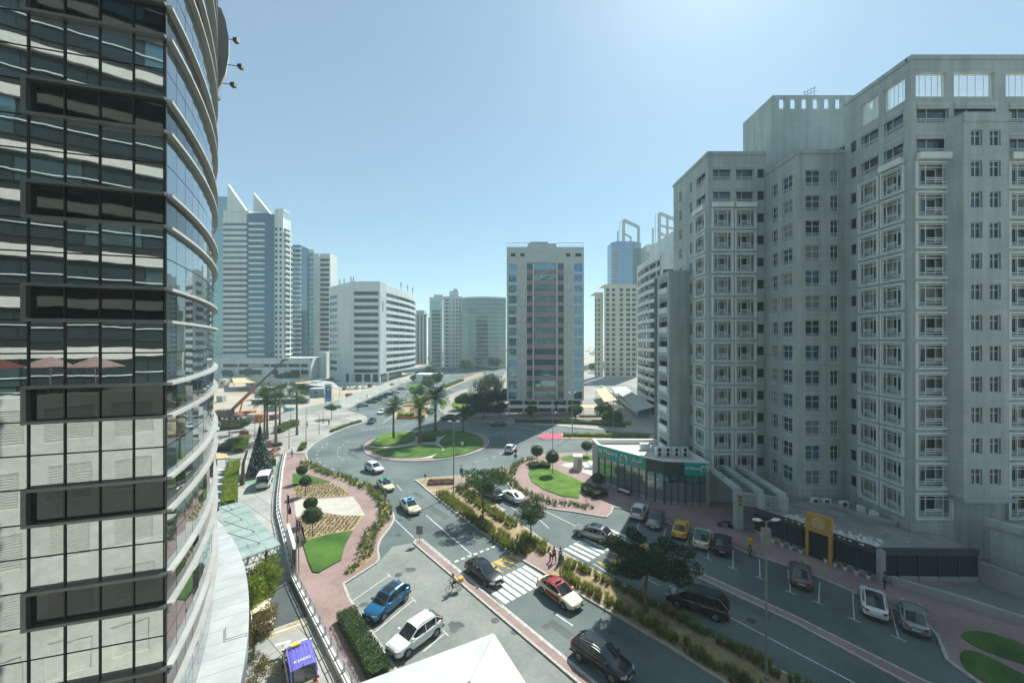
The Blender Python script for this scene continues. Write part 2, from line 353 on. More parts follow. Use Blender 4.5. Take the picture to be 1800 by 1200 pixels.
# roundabout
RC = Vector((-19.8, 94.0)); RR = 14.4
ring = [RC+Vector((math.cos(t), math.sin(t)))*RR for t in [2*math.pi*k/72 for k in range(72)]]
rb = island('roundabout', ring, M_pink, .15, .25)
inner = [RC+(p-RC)*((RR-1.5)/RR) for p in ring]
put('path', (lambda q: (q.prism(inner, .1, .2, bottom=False), q.mesh('path', M_pale))[1])(MB()), rb)
def g4(pts): return [G(620+x/5, 640+y/5) for x, y in pts]
for nm, pts, m, z in (('lawn', [(158, 705), (280, 625), (520, 605), (550, 650), (500, 696), (300, 731), (190, 725)], M_lawn, .5),
                      ('lawn', [(152, 745), (350, 748), (580, 718), (730, 720), (786, 765), (640, 822), (400, 828), (230, 798)], M_lawn2, .34),
                      ('lawn', [(700, 826), (812, 776), (800, 735), (762, 700), (790, 655), (900, 592), (1050, 612), (1143, 670), (1130, 730), (1000, 788), (820, 828)], M_lawn2, .34),
                      ('lawn', [(545, 610), (620, 592), (800, 582), (890, 590), (765, 642), (590, 645), (535, 625)], M_lawn2, .34)):
    L0 = smooth_line(g4(pts), 5, True); c = sum(L0, Vector((0, 0)))/len(L0); q = MB()
    if area2(L0) < 0: L0.reverse()
    prev = None
    for k, (s_, zz) in enumerate(((1, .12), (1, z*.75), (.97, z*.95), (.8, z*1.15), (.4, z*1.5))):
        rg = [(c.x+(p.x-c.x)*s_, c.y+(p.y-c.y)*s_, zz) for p in L0]
        if prev:
            for i in range(len(rg)): j = (i+1) % len(rg); q.quad(prev[i], prev[j], rg[j], rg[i])
        prev = rg
    q.poly(prev); put('lawn', q.mesh('lawn', m, False), rb)

# lawns and beds on the pavements (low raised slabs with a clipped edge)
def bed(name, pts, m, parent, z0=.1, z1=.2, smooth=0):
    L0 = GL(pts); L0 = smooth_line(L0, smooth, True) if smooth else L0
    q = MB(); q.prism(L0, z0, z1, bottom=False); return put(name, q.mesh(name, m), parent), L0
def g2(pts): return [(370+x/4, 750+y/4) for x, y in pts]
def g5(pts): return [(700+x/4, 780+y/4) for x, y in pts]
def g8(pts): return [(860+x/4, 620+y/4) for x, y in pts]
bed('lawn', g2([(580, 335), (660, 335), (845, 392), (760, 402), (645, 415), (580, 420)]), M_lawn2, pave)
_, SOIL1 = bed('planting_bed', g2([(580, 422), (645, 417), (845, 398), (940, 440), (990, 485), (820, 502), (585, 510)]), M_soil, pave, .1, .16)
bed('gravel_bed', g2([(585, 516), (820, 508), (1000, 495), (1050, 560), (1088, 632), (940, 632), (800, 610), (600, 640)]), M_pale, pave, .1, .15)
_, SOIL2 = bed('planting_bed', g2([(600, 645), (800, 614), (940, 636), (1086, 636), (1000, 738), (820, 765), (640, 820)]), M_soil, pave, .1, .16)
bed('lawn', g2([(645, 818), (820, 768), (1000, 740), (950, 830), (925, 910), (920, 945), (760, 1035), (720, 1030), (690, 960)]), M_lawn2, pave, .1, .24)
_, HEDGESOIL = bed('planting_bed', g2([(930, 1040), (1040, 960), (1060, 850), (1090, 770), (1180, 690), (1200, 600), (1160, 520), (1100, 460), (1000, 410), (850, 355), (640, 285), (628, 235), (680, 240), (780, 300), (900, 335), (1010, 375), (1140, 440), (1240, 540), (1262, 610), (1240, 680), (1150, 770), (1140, 930), (1000, 1040)]), M_soil, pave, .1, .15)
_, FLAWN = bed('lawn', g5([(915, 215), (925, 180), (1000, 172), (1085, 180), (1330, 290), (1280, 330), (1270, 388), (1150, 375), (1020, 325), (940, 270)]), M_lawn, fore, .1, .22)
bed('lawn', g8([(500, 745), (540, 728), (760, 725), (770, 765), (600, 768), (520, 760)]), M_lawn, fore, .1, .2)
bed('slab', g8([(495, 795), (530, 780), (780, 770), (785, 850), (760, 885), (640, 840)]), M_kerb, fore, .1, .16)
bed('lawn', [(800, 718), (792, 712), (797, 706), (812, 705), (822, 712), (818, 719)], M_lawn, block, .1, .25)
bed('lawn', [(803, 699), (809, 693), (820, 690), (830, 692), (824, 700)], M_lawn, block, .1, .25)
bed('lawn', [(772, 716), (778, 706), (790, 697), (787, 706), (780, 720)], M_lawn, block, .1, .25)
bed('lawn', [(905, 741), (1000, 737), (1110, 741), (1110, 748), (1000, 746), (930, 744)], M_lawn2, block, .1, .25)
bed('footpath', [(830, 736), (860, 741), (1100, 736), (1100, 730), (860, 730)], M_pink, block, .1, .14)
bed('car_park', [(1030, 706), (1060, 690), (1035, 672), (1080, 668), (1150, 695), (1190, 728), (1110, 728)], M_lot, block, .1, .145)
sheet('car_park', GL([(765, 672), (845, 655), (878, 668), (895, 646), (760, 640), (700, 652)]), M_asph, .14)
sheet('car_park', [Vector(p) for p in ((-95, 236), (-62, 222), (-62, 232), (-66, 245), (-120, 262), (-150, 262), (-150, 240))], M_asph, .01)
_, _x = bed('lawn', [(707, 682), (722, 675), (744, 671), (742, 678), (722, 685)], M_lawn2, None or block, .02, .2)

# ------------------------------------------------------------------ painted markings
ROADDIR = Vector((.66, -.751)); ROADPERP = Vector((.751, .66))
def line_px(mk, a, c, w, z=.009, mi=0):
    A, B = G(*a), G(*c); d = (B-A).normalized(); n = Vector((-d.y, d.x))*w/2
    mk.quad((*(A-n), z), (*(B-n), z), (*(B+n), z), (*(A+n), z), mi)
def mark(name, mk, m, parent): put(name, mk.mesh(name, m), parent)
def one(name, fn, m, parent): q = MB(); fn(q); mark(name, q, m, parent)
A0, A1 = G(840.5, 1033), G(922, 994)
for k in range(9):
    c0 = A0+(A1-A0)*(k/8.15); e = ROADDIR*3.55; w = ROADPERP*.27
    one('zebra_stripe', lambda q: q.quad((*(c0-w), .009), (*(c0+e-w), .009), (*(c0+e+w), .009), (*(c0+w), .009)), M_white, road)
B0 = G(993, 963)
for k in range(10):
    c0 = B0+ROADPERP*(.86*k); e = ROADDIR*3.6; w = ROADPERP*.26
    one('zebra_stripe', lambda q: q.quad((*(c0-w), .009), (*(c0+e-w), .009), (*(c0+e+w), .009), (*(c0+w), .009)), M_white, road)
C0, C1 = G(786, 992), G(873, 958.5)
for k in range(8):
    a = C0.lerp(C1, (k+.1)/8); c = C0.lerp(C1, (k+.72)/8); d = (c-a).normalized(); n = Vector((-d.y, d.x))*.17
    one('give_way_dash', lambda q: q.quad((*(a-n), .009), (*(c-n), .009), (*(c+n), .009), (*(a+n), .009)), M_white, road)
T0, T1 = G(823, 1006), G(902, 972)
for k in range(6):                                                  # yellow hump triangles
    a = T0+(T1-T0)*(k/6); c = T0+(T1-T0)*((k+1)/6); t_ = (a+c)/2+ROADDIR*2.5
    t_ = a.lerp(c, .75)+ROADDIR*2.4
    one('hump_triangle', lambda q: q.tri((*a, .0095), (*t_, .0095), (*c, .0095)), M_yellow, road)
T0 = B0+ROADDIR*6.2
for k in range(6):
    a = T0+ROADPERP*(1.35*k); c = a+ROADPERP*1.35; t_ = a.lerp(c, .4)-ROADDIR*2.2
    one('hump_triangle', lambda q: q.tri((*a, .0095), (*c, .0095), (*t_, .0095)), M_yellow, road)
for a, c, w in (((749, 905), (829, 974), .13), ((977, 1079), (1007, 1099), .14), ((1035, 1166), (1062, 1187), .14), ((1283, 1084), (1442, 1168), .14), ((1442, 1168), (1560, 1230), .14),
                ((698, 852), (706, 862), .12), ((875, 874), (915, 902), .12), ((943, 908), (965, 928), .12), ((742, 946.5), (900, 1077), .1), ((900, 1077), (1050, 1200), .1),
                ((940, 889), (1014, 925), .12), ((1110, 1003), (1160, 1029), .12), ((673, 744), (700, 722), .16), ((735, 715), (752, 702), .16), ((686, 905), (728, 945), .12), ((1043, 990), (1090, 1019), .1)):
    one('lane_line', lambda q: line_px(q, a, c, w), M_white, road)
for k in range(13):                                                 # dashed approach line of the far exit
    a = G(905+k*6.2, 749.5+k*.55+k*k*.075); c = G(908.5+k*6.2, 750+k*.6+k*k*.075)
    one('give_way_dash', lambda q: q.quad((a.x, a.y-.2, .009), (c.x, c.y-.2, .009), (c.x, c.y+.2, .009), (a.x, a.y+.2, .009)), M_white, road)
for k in range(9):
    a = G(636+k*7, 756-k*1.0); c = G(640+k*7, 755.4-k*1.0)
    one('give_way_dash', lambda q: q.quad((a.x, a.y-.22, .009), (c.x, c.y-.22, .009), (c.x, c.y+.22, .009), (a.x, a.y+.22, .009)), M_white, road)
for r_, t0, t1 in ((19.6, 175, 235), (23.6, 180, 240), (19.4, -50, 60)):                      # dashes following the roundabout
    t = t0
    while t < t1:
        p = RC+Vector((math.cos(R(t)), math.sin(R(t))))*r_; p2 = RC+Vector((math.cos(R(t+2.6)), math.sin(R(t+2.6))))*r_
        n = (p-RC).normalized()*.07
        one('lane_dash', lambda q: q.quad((*(p-n), .009), (*(p+n), .009), (*(p2+n), .009), (*(p2-n), .009)), M_white, road); t += 7.5
for base_, s_ in (((888, 896), 1), ((936, 895), 1)):                                           # lane arrows
    c0 = G(*base_); f = -ROADDIR; n = ROADPERP
    def arrow(q):
        q.quad((*(c0-n*.1), .009), (*(c0-n*.1+f*2), .009), (*(c0+n*.1+f*2), .009), (*(c0+n*.1), .009))
        q.tri((*(c0-n*.45+f*2), .009), (*(c0+n*.0+f*3.2), .009), (*(c0+n*.45+f*2), .009))
    one('lane_arrow', arrow, M_white, road)
for a, c in (((621, 1054.7), (685, 1010)), ((658.7, 1110.7), (728, 1052.7)), ((744, 1144.7), (784, 1111)), ((1289, 965), (1288, 999)), ((1335, 982), (1336, 1016)), ((1385, 1000), (1389.5, 1041)),
             ((1171, 926.6), (1164, 950.7)), ((1210, 943), (1203, 968)), ((1247, 953), (1244, 982)), ((1441, 1022), (1439, 1060)), ((1499, 1042), (1501.5, 1089)), ((1565, 1066), (1580, 1122)), ((1128, 908), (1119, 930))):
    def tl(q):
        line_px(q, a, c, .1, .012); A, B = G(*a), G(*c)
        e = Vector((ROADDIR.x, ROADDIR.y)); q.quad((*(B-e*.45), .0125), (*(B+e*.45), .0125), (*(B+e*.45+(A-B).normalized()*.1), .0125), (*(B-e*.45+(A-B).normalized()*.1), .0125))
    one('bay_line', tl, M_white, lot if a[0] < 900 else road)
q = MB(); line_px(q, (727, 843), (738, 850), .22); mark('lane_line', q, M_yellow, road)
# paint on the hotel forecourt
for a, c, w, m in (((471, 1111), (541, 1086.5), .16, M_yellow), ((472, 1116.5), (543, 1091), .2, M_white), ((472, 1122), (545, 1095), .16, M_yellow), ((465, 1024), (511, 1008), .14, M_yellow), ((466, 1028), (513, 1012), .18, M_white), ((467, 1032), (514, 1015), .12, M_yellow), ((464, 923), (487, 917), .16, M_yellow)):
    q = MB(); line_px(q, a, c, w, .014); mark('hump_stripe', q, m, drive)
for pts in ([(432, 843), (455, 838), (452, 850), (430, 850)], [(474, 832), (489, 811), (494, 815), (484, 832)], [(476, 848), (486, 833), (488, 835), (481, 850)]):
    q = MB(); q.poly([(*p, .011) for p in GL(pts)]); mark('green_patch', q, M_green, drive)
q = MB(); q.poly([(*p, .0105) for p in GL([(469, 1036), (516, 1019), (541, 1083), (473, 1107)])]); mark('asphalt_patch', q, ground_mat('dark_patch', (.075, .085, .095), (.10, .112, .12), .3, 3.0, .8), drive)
# road wear: covers, repair patches, tyre darkening along the wheel paths
random.seed(2); M_cover = mat('iron_cover', (.07, .072, .07), .6, metal=.4, var=.3, scale=8); M_rep = ground_mat('repair_patch', (.085, .10, .097), (.12, .14, .133), .4, 5, .85)
for px, py in ((700, 940), (880, 938), (790, 930), (1075, 1110), (930, 905), (610, 812), (905, 1110), (1320, 1090), (870, 1090), (1000, 1150), (700, 1010), (985, 850)):
    p = G(px, py); q = MB(); q.lathe([(.36, .0), (.36, .004), (.1, .005)], 16, c=(0, 0)); put('manhole_cover', q.mesh('manhole_cover', M_cover), road, (p.x, p.y, .006))
for px, py, l, w in ((770, 900, 5, 1.1), (905, 930, 4, 1.3), (620, 800, 6, 1.2), (1110, 1130, 3.5, 1.2), (1300, 1060, 5, 1.0), (930, 830, 5, 1.4), (735, 870, 3, .9), (985, 1105, 2.4, .8)):
    p = G(px, py); q = MB(); e = ROADDIR*l/2; n = ROADPERP*w/2; q.quad(*[(*v, .0045) for v in (-e-n, e-n, e+n, -e+n)]); put('repair_patch', q.mesh('repair_patch', M_rep), road, (p.x, p.y, 0))
for px, py, r in ((640, 1062, .5), (700, 1120, .7), (683, 1140, .4), (760, 1085, .6), (800, 1100, .9), (720, 1000, .7), (860, 1130, .6), (1300, 990, .6), (1350, 1010, .5), (1480, 1070, .6), (960, 1100, .5), (1090, 1160, .6)):
    p = G(px, py); q = MB(); q.poly([(r*random.uniform(.5, 1.2)*math.cos(2*math.pi*k/11), r*random.uniform(.4, 1)*math.sin(2*math.pi*k/11), .0075) for k in range(11)]); put('oil_stain', q.mesh('oil_stain', M_rep), road, (p.x, p.y, 0))
# ------------------------------------------------------------------ building helpers
M_glass = mirror_glass('window_glass', (.10, .13, .14), .05, .55)
M_bglass = mirror_glass('blue_glass', (.13, .25, .35), .06, .85, .25, .5)
M_tglass = mirror_glass('teal_glass', (.20, .34, .35), .06, .8, .4, .6)
M_dglass = mirror_glass('dark_glass', (.035, .055, .06), .08, .4)
M_stone = streak(mat('cream_stone', (.45, .515, .495), .85, var=.08, scale=.25, bump=.1, bscale=6), .78, joints=(1.65, 1.1, .018))
M_stone2 = streak(mat('cream_trim', (.70, .78, .755), .8, var=.06, scale=.5), .85)
M_wpanel = streak(mat('white_panel', (.62, .68, .665), .6, var=.05, scale=.1), .84, (.35, .35, .03), (2.0, 1.37, .03))
M_cream = streak(mat('warm_cream', (.58, .545, .43), .85, var=.07, scale=.1), .82, (.4, .4, .03))
M_grey = mat('grey_concrete', (.36, .37, .36), .85, var=.12, scale=.3)
M_dgrey = mat('dark_metal', (.06, .065, .065), .5, metal=.3, var=.1)
M_alu = mat('grey_aluminium', (.33, .36, .36), .38, metal=.75, var=.08, scale=1.5)
M_roofw = mat('roof_membrane', (.60, .57, .50), .9, var=.15, scale=.4)
M_blind = mat('window_blind', (.20, .215, .205), .8, var=.1)

UNITQ = {}
def pane(parent, P, u, w, h, m, name='window', lean=0.0):
    if 'q' not in UNITQ:
        b = MB(); b.quad((0, 0, 0), (1, 0, 0), (1, 0, 1), (0, 0, 1)); b.quad((0, .02, 0), (0, .02, 1), (1, .02, 1), (1, .02, 0))
        for a, c in (((0, 0), (1, 0)), ((1, 0), (1, 1)), ((1, 1), (0, 1)), ((0, 1), (0, 0))): b.quad((a[0], 0, a[1]), (a[0], .02, a[1]), (c[0], .02, c[1]), (c[0], 0, c[1]))
        UNITQ['q'] = b.mesh('pane', M_glass)
    return put(name, UNITQ['q'], parent, P, (lean, 0, math.atan2(u.y, u.x)), (w, 1, h), m)
def facade(mb, O, u, Wd, z0, z1, rects, depth=.25, back=False, mi=0, mr=0):
    """wall in the plane O+u*s (outward normal on the right of u) with real openings and reveals"""
    n = Vector((u.y, -u.x)); us = sorted({0, Wd, *[r[0] for r in rects], *[r[1] for r in rects]}); zs = sorted({z0, z1, *[r[2] for r in rects], *[r[3] for r in rects]})
    P = lambda s, z, d=0: (O.x+u.x*s-n.x*d, O.y+u.y*s-n.y*d, z)
    for i in range(len(us)-1):
        run = None
        for j in range(len(zs)-1):
            cu, cz = (us[i]+us[i+1])/2, (zs[j]+zs[j+1])/2
            hole = any(r[0] < cu < r[1] and r[2] < cz < r[3] for r in rects)
            if hole:
                if run is not None: mb.quad(P(us[i], run), P(us[i+1], run), P(us[i+1], zs[j]), P(us[i], zs[j]), mi); run = None
            elif run is None: run = zs[j]
        if run is not None: mb.quad(P(us[i], run), P(us[i+1], run), P(us[i+1], z1), P(us[i], z1), mi)
    for r in rects:
        a, b_, c, d = r[:4]; D = r[4] if len(r) > 4 else depth
        mb.quad(P(a, c), P(b_, c), P(b_, c, D), P(a, c, D), mr); mb.quad(P(a, d, D), P(b_, d, D), P(b_, d), P(a, d), mr)
        mb.quad(P(a, c, D), P(a, d, D), P(a, d), P(a, c), mr); mb.quad(P(b_, c), P(b_, d), P(b_, d, D), P(b_, c, D), mr)
        if back or len(r) > 4: mb.quad(P(a, c, D), P(b_, c, D), P(b_, d, D), P(a, d, D), mr)
def P3(O, u, s, z, out=0.0):
    return Vector((O.x+u.x*s+u.y*out, O.y+u.y*s-u.x*out, z))
FR = {}
def frame_mesh(w, h, kind, m):
    k = (round(w, 2), round(h, 2), kind, m.name)
    if k in FR: return FR[k]
    b = MB()
    def ring(x0, x1, z0, z1, t, y0, y1):
        b.box(x0, x1, y0, y1, z0, z0+t); b.box(x0, x1, y0, y1, z1-t, z1); b.box(x0, x0+t, y0, y1, z0+t, z1-t); b.box(x1-t, x1, y0, y1, z0+t, z1-t)
    if kind == 'cross':                      # casement with mullion and transom
        ring(0, w, 0, h, .07, -.04, .04); b.box(w*.48, w*.48+.06, -.035, .035, .07, h-.07); b.box(.07, w*.48, -.03, .03, h*.62, h*.62+.06); b.box(w*.48+.06, w-.07, -.03, .03, h*.62, h*.62+.06)
    elif kind == 'mull':
        ring(0, w, 0, h, .07, -.04, .04); b.box(w*.36, w*.36+.06, -.035, .035, .07, h-.07)
    elif kind == 'rail':                     # low balustrade under a window
        b.box(0, w, -.06, .0, h-.06, h); b.box(0, w, -.06, 0, 0, .05)
        n = max(3, int(w/.22))
        for i in range(n+1): b.box(w*i/n-.012, w*i/n+.012, -.045, -.02, .05, h-.06)
        b.box(0, w, -.05, -.01, h*.5, h*.5+.03)
    elif kind == 'louvre':
        for i in range(4): b.box(0, w, -.05-.12, .1, h*i/4+.04, h*i/4+.1)
    elif kind == 'bay':                      # geometric white screen round a balcony
        ring(-.12, w+.12, -.12, h+.12, .17, -.24, .06); ring(.16, w-.16, .16, h-.16, .08, -.18, -.1)
        for f_ in (.25, .75): b.box(w*f_-.035, w*f_+.035, -.17, -.11, .24, h-.24)
        for f_ in (.2, .8): b.box(.24, w-.24, -.165, -.115, h*f_-.03, h*f_+.03)
        for f_ in (.30, .38): b.box(w*.25+.035, w*.75-.035, -.16, -.11, h*f_-.045, h*f_+.045)
        for x in (.07, w-.13): b.box(x, x+.05, -.16, -.1, .06, h-.06)
    elif kind == 'grid':
        ring(0, w, 0, h, .06, -.04, .04)
        for i in range(1, 5): b.box(w*i/5-.02, w*i/5+.02, -.03, .03, .06, h-.06)
        n = max(4, int(h/.2))
        for i in range(1, n): b.box(.06, w-.06, -.02, .02, h*i/n-.018, h*i/n+.018)
    FR[k] = b.mesh('frame', m); return FR[k]
def rz(u): return math.atan2(u.y, u.x)

# ------------------------------------------------------------------ apartment complex on the right
apt = thing('apartment_building', 'tall cream stone apartment building with square white window screens, behind the green pharmacy', 'building', (45, 55, 0))
def child(name, me, parent, **k):
    o = put(name, me, parent, **k)
    return o
AO = Vector((45, 55))
class Bld:
    """collects wall quads relative to a root empty and places panes and frames as its children"""
    def __init__(s, root): s.r = root; s.o = Vector((root.location.x, root.location.y)); s.mb = MB(); s.n = 0
    def wall(s, O, u, Wd, z0, z1, rects, **k): facade(s.mb, O-s.o, u, Wd, z0, z1, rects, **k)
    def pane(s, O, u, a, z, w, h, m, out=-.2, name='window', par=None):
        p = P3(O-s.o, u, a, z, out); s.n += 1; return pane(s.r, p, u, w, h, m, name)
    def frame(s, O, u, a, z, w, h, kind, m, out=0.0, name='frame', par=None):
        p = P3(O-s.o, u, a, z, out)
        if par is not None:
            o = put(name, frame_mesh(w, h, kind, m), par); o.matrix_parent_inverse = Matrix.Identity(4)
            sc = par.scale; o.scale = (1/sc.x, 1/sc.y, 1/sc.z); d = (out+.2)
            o.location = (0, -.05/sc.y, 0); return o
        return put(name, frame_mesh(w, h, kind, m), s.r, p, (0, 0, rz(u)))
    def done(s, mats, name='wall'): return put(name, s.mb.mesh(name, mats), s.r)
B = Bld(apt); FL0, FLH = 4.3, 3.3
X_, Y_ = Vector((1, 0)), Vector((0, -1))
def apt_face(O, u, Wd, ztop, cols, z0=0.0, nb=12):
    rects = []
    for kind, a, b_ in [c for c in cols if c[0] != 'open']:
        for k in range(14):
            zb = FL0+FLH*k
            if zb+FLH > ztop-.6: break
            if zb < z0: continue
            if kind == 'bay' and k < nb: rects.append((a+.06, b_-.06, zb+.36, zb+2.94, .7))
            elif kind == 'bay': rects.append((a+.15, b_-.15, zb+.75, zb+2.95, .35))
            elif kind == 'win': rects.append((a, b_, zb+.55, zb+2.7, .28))
            elif kind == 'wide' and k >= nb: rects.append((a, b_, zb+.75, zb+2.95, .35))
            elif kind == 'small': rects.append((a, b_, zb+1.15, zb+2.45, .2))
            elif kind == 'slot': rects.append((a, b_, zb+1.05, zb+2.75, .3))
    for a, b_, c, d in [c[1:] for c in cols if c[0] == 'open']: rects.append((a, b_, c, d))
    B.wall(O, u, Wd, z0, ztop, rects, depth=.6)
    for kind, a, b_ in [c for c in cols if c[0] != 'open']:
        w = b_-a
        for k in range(14):
            zb = FL0+FLH*k
            if zb+FLH > ztop-.6: break
            if zb < z0: continue
            if kind == 'bay' and k < nb:
                B.frame(O, u, a, zb+.3, w, 2.7, 'bay', M_stone2, 0, 'window_screen')
                g = B.pane(O, u, a+w*.27, zb+.85, w*.46, 1.7, random.choice((M_dglass, M_dglass, M_dglass, M_glass, M_blind)), -.62)
                B.frame(O, u, 0, 0, w*.46, 1.7, 'mull', M_stone2, 0, par=g)
            elif kind in ('bay', 'wide'):
                if kind == 'wide' and k < nb: continue
                ww = w-.3 if kind == 'bay' else w; aa = a+.15 if kind == 'bay' else a
                g = B.pane(O, u, aa, zb+.75, ww, 2.2, M_glass, -.32); B.frame(O, u, 0, 0, ww, 2.2, 'mull', M_stone2, 0, par=g)
                B.frame(O, u, aa, zb+2.35, ww, .6, 'louvre', M_stone2, -.05, 'louvre')
                B.frame(O, u, aa, zb+.78, ww, .5, 'rail', M_stone2, -.02, 'railing')
            elif kind == 'win':
                g = B.pane(O, u, a, zb+.55, w, 2.15, random.choice((M_glass, M_dglass, M_glass, M_bglass, M_dglass, M_blind)), -.25)
                B.frame(O, u, 0, 0, w, 2.15, 'cross', M_stone2, 0, par=g); B.frame(O, u, a-.15, zb+.35, w+.3, .62, 'rail', M_stone2, .02, 'railing')
            elif kind == 'small': g = B.pane(O, u, a, zb+1.15, w, 1.3, M_dglass, -.17)
            elif kind == 'slot':
                g = B.pane(O, u, a, zb+1.05, w, 1.7, M_glass, -.27); B.frame(O, u, 0, 0, w, 1.7, 'cross', M_stone2, 0, par=g)
# first wing
apt_face(Vector((29.2, 59.3)), X_, 8.6, 52.0, [('bay', .6, 3.55), ('bay', 4.0, 6.95), ('small', 7.35, 8.35)])
apt_face(Vector((29.2, 72.0)), Y_, 12.7, 52.0, [('bay', 8.8, 12.0), ('slot', 6.6, 7.5), ('slot', 2.5, 3.5)])
# second wing
apt_face(Vector((37.8, 59.3)), Y_, 6.8, 49.0, [('win', 3.6, 5.6), ('win', 1.4, 2.6)])
apt_face(Vector((37.8, 52.5)), X_, 6.1, 49.0, [('win', .9, 2.9), ('win', 4.2, 5.3)])
# third wing
apt_face(Vector((43.9, 52.5)), Y_, 8.7, 55.2, [('small', .9, 1.7), ('bay', 2.35, 4.9), ('bay', 5.35, 7.95), ('open', 2.4, 4.8, 50.9, 53.6), ('open', 5.4, 8.0, 50.9, 53.6)])
apt_face(Vector((43.9, 43.8)), X_, 22.0, 55.2, [('bay', .45, 4.3), ('wide', 4.7, 9.3), ('bay', 10.6, 14.2), ('bay', 15.0, 18.0), ('open', .5, 3.9, 50.9, 53.6), ('open', 4.7, 9.2, 50.9, 53.6), ('open', 10.4, 14, 50.9, 53.6)])
for O_, u_, a_, b_ in ((Vector((43.9, 43.8)), X_, .5, 3.9), (Vector((43.9, 43.8)), X_, 4.7, 9.2), (Vector((43.9, 43.8)), X_, 10.4, 14), (Vector((43.9, 52.5)), Y_, 2.4, 4.8), (Vector((43.9, 52.5)), Y_, 5.4, 8.0)):
    B.frame(O_, u_, a_, 50.9, b_-a_, 2.7, 'grid', M_stone2, -.3, 'roof_grille')
# projecting stair bay
for O_, u_, w_, cols in ((Vector((48.3, 42.6)), X_, 4.9, [('slot', .8, 2.0), ('slot', 2.8, 4.0)]), (Vector((47.5, 43.78)), (Vector((48.3, 42.6))-Vector((47.5, 43.78))).normalized(), 1.42, [])):
    apt_face(O_, u_, w_, 48.3, cols, 7.3)
q = B.mb
def bx(x0, x1, y0, y1, z0, z1, mb=None): (mb or B.mb).box(x0-45, x1-45, y0-55, y1-55, z0, z1)
bx(48.25, 53.3, 42.5, 43.78, 47.5, 48.5); bx(48.0, 53.5, 42.2, 43.78, 6.9, 7.3); bx(53.2, 53.25, 42.62, 43.8, 7.3, 48.3)
for x0, x1, y0, y1, z in ((29.2, 37.8, 59.3, 72, 51.2), (37.8, 43.9, 52.5, 72, 48.2), (43.9, 66, 43.9, 72, 50.5)): bx(x0+.6, x1-.02, y0+.6, y1, z-.4, z)
def cap(O, u, Wd, z, t=.35): p = P3(O-AO, u, -t, z, 0); B.mb.box(0, Wd+t, -t, .5, -.25, .25, 0, Matrix.Translation(p) @ Matrix.Rotation(rz(u), 4, 'Z'))
for O_, u_, w_, z_ in ((Vector((29.2, 59.3)), X_, 8.6, 52), (Vector((29.2, 72)), Y_, 12.35, 52.01), (Vector((37.8, 52.5)), X_, 6.1, 49), (Vector((37.8, 59.3)), Y_, 6.45, 49.01), (Vector((43.9, 43.8)), X_, 22, 55.2), (Vector((43.9, 52.5)), Y_, 8.35, 55.21)): cap(O_, u_, w_, z_, .12)
# balcony ledges under the plain upper storeys
for O_, u_, a_, b_ in ((Vector((29.2, 59.3)), X_, .5, 3.6), (Vector((29.2, 59.3)), X_, 3.9, 7.0), (Vector((43.9, 43.8)), X_, .5, 4.3), (Vector((43.9, 43.8)), X_, 10.6, 14.2), (Vector((43.9, 52.5)), Y_, 5.3, 8.0), (Vector((29.2, 72)), Y_, 8.7, 12.0)):
    z_ = FL0+FLH*12; p = P3(AO*0+O_-AO, u_, a_, z_, 0); q = MB(); q.box(0, b_-a_, -.55, -.002, 0, .7); put('balcony_ledge', q.mesh('balcony_ledge', M_stone2), apt, p, (0, 0, rz(u_)))
# roof block with slotted parapet
O_ = Vector((40.6, 62)); slots = [(1.0+1.75*k, 1.9+1.75*k, 60.2, 61.8) for k in range(9)]
B.wall(O_, X_, 18, 48, 62.3, slots, depth=.4); B.wall(Vector((40.6, 70)), Y_, 8, 48, 62.3, [], depth=.4); bx(41.2, 58.4, 62.6, 70, 59.3, 59.6); bx(31.5, 37, 64, 70, 51.2, 54.5)
q = MB()
for k in range(4): q.bar((46.3+k*.5-45, 63-55, 62.3), (46.3+k*.5-45, 63-55, 63.6+.25*k), .06)
q.bar((46-45, 63-55, 63.2), (48.2-45, 63-55, 64.2), .06); q.bar((46-45, 63-55, 62.8), (48.2-45, 63-55, 63.6), .06); put('roof_ladder', q.mesh('roof_ladder', M_alu), apt)
# low side wing with louvred windows
apl = []
O_ = Vector((25.7, 70.4)); rects = []
for k in range(10):
    zb = 2.3+3.3*k; rects.append((.9, 4.5, zb+1.0, zb+2.7, .5))
B.wall(O_, Y_, 5.2, 0, 35.6, rects); B.wall(Vector((25.7, 65.2)), X_, 3.5, 0, 35.6, []); bx(25.75, 29.15, 65.25, 72, 35.2, 35.4)
for k in range(10):
    zb = 2.3+3.3*k; g = B.pane(O_, Y_, .9, zb+1.0, 3.6, 1.7, M_dglass, -.45); B.frame(O_, Y_, .9, zb+1.9, 3.6, .8, 'louvre', M_stone2, -.05, 'louvre')
    q = MB(); q.box(0, 3.6, -.12, -.002, 0, .95); put('balcony_panel', q.mesh('balcony_panel', M_stone2), apt, P3(O_-AO, Y_, .9, zb+.05, 0), (0, 0, rz(Y_)))
B.mb.quad((66-45, 43.8-55, 0), (66-45, 90-55, 0), (66-45, 90-55, 55), (66-45, 43.8-55, 55))
for x0, x1, z1 in ((25.7, 29.2, 35.6), (29.2, 37.8, 52), (37.8, 43.9, 49), (43.9, 66, 55.2)): B.mb.quad((x1-45, 72-55, 0), (x0-45, 72-55, 0), (x0-45, 72-55, z1), (x1-45, 72-55, z1))
B.done(M_stone)

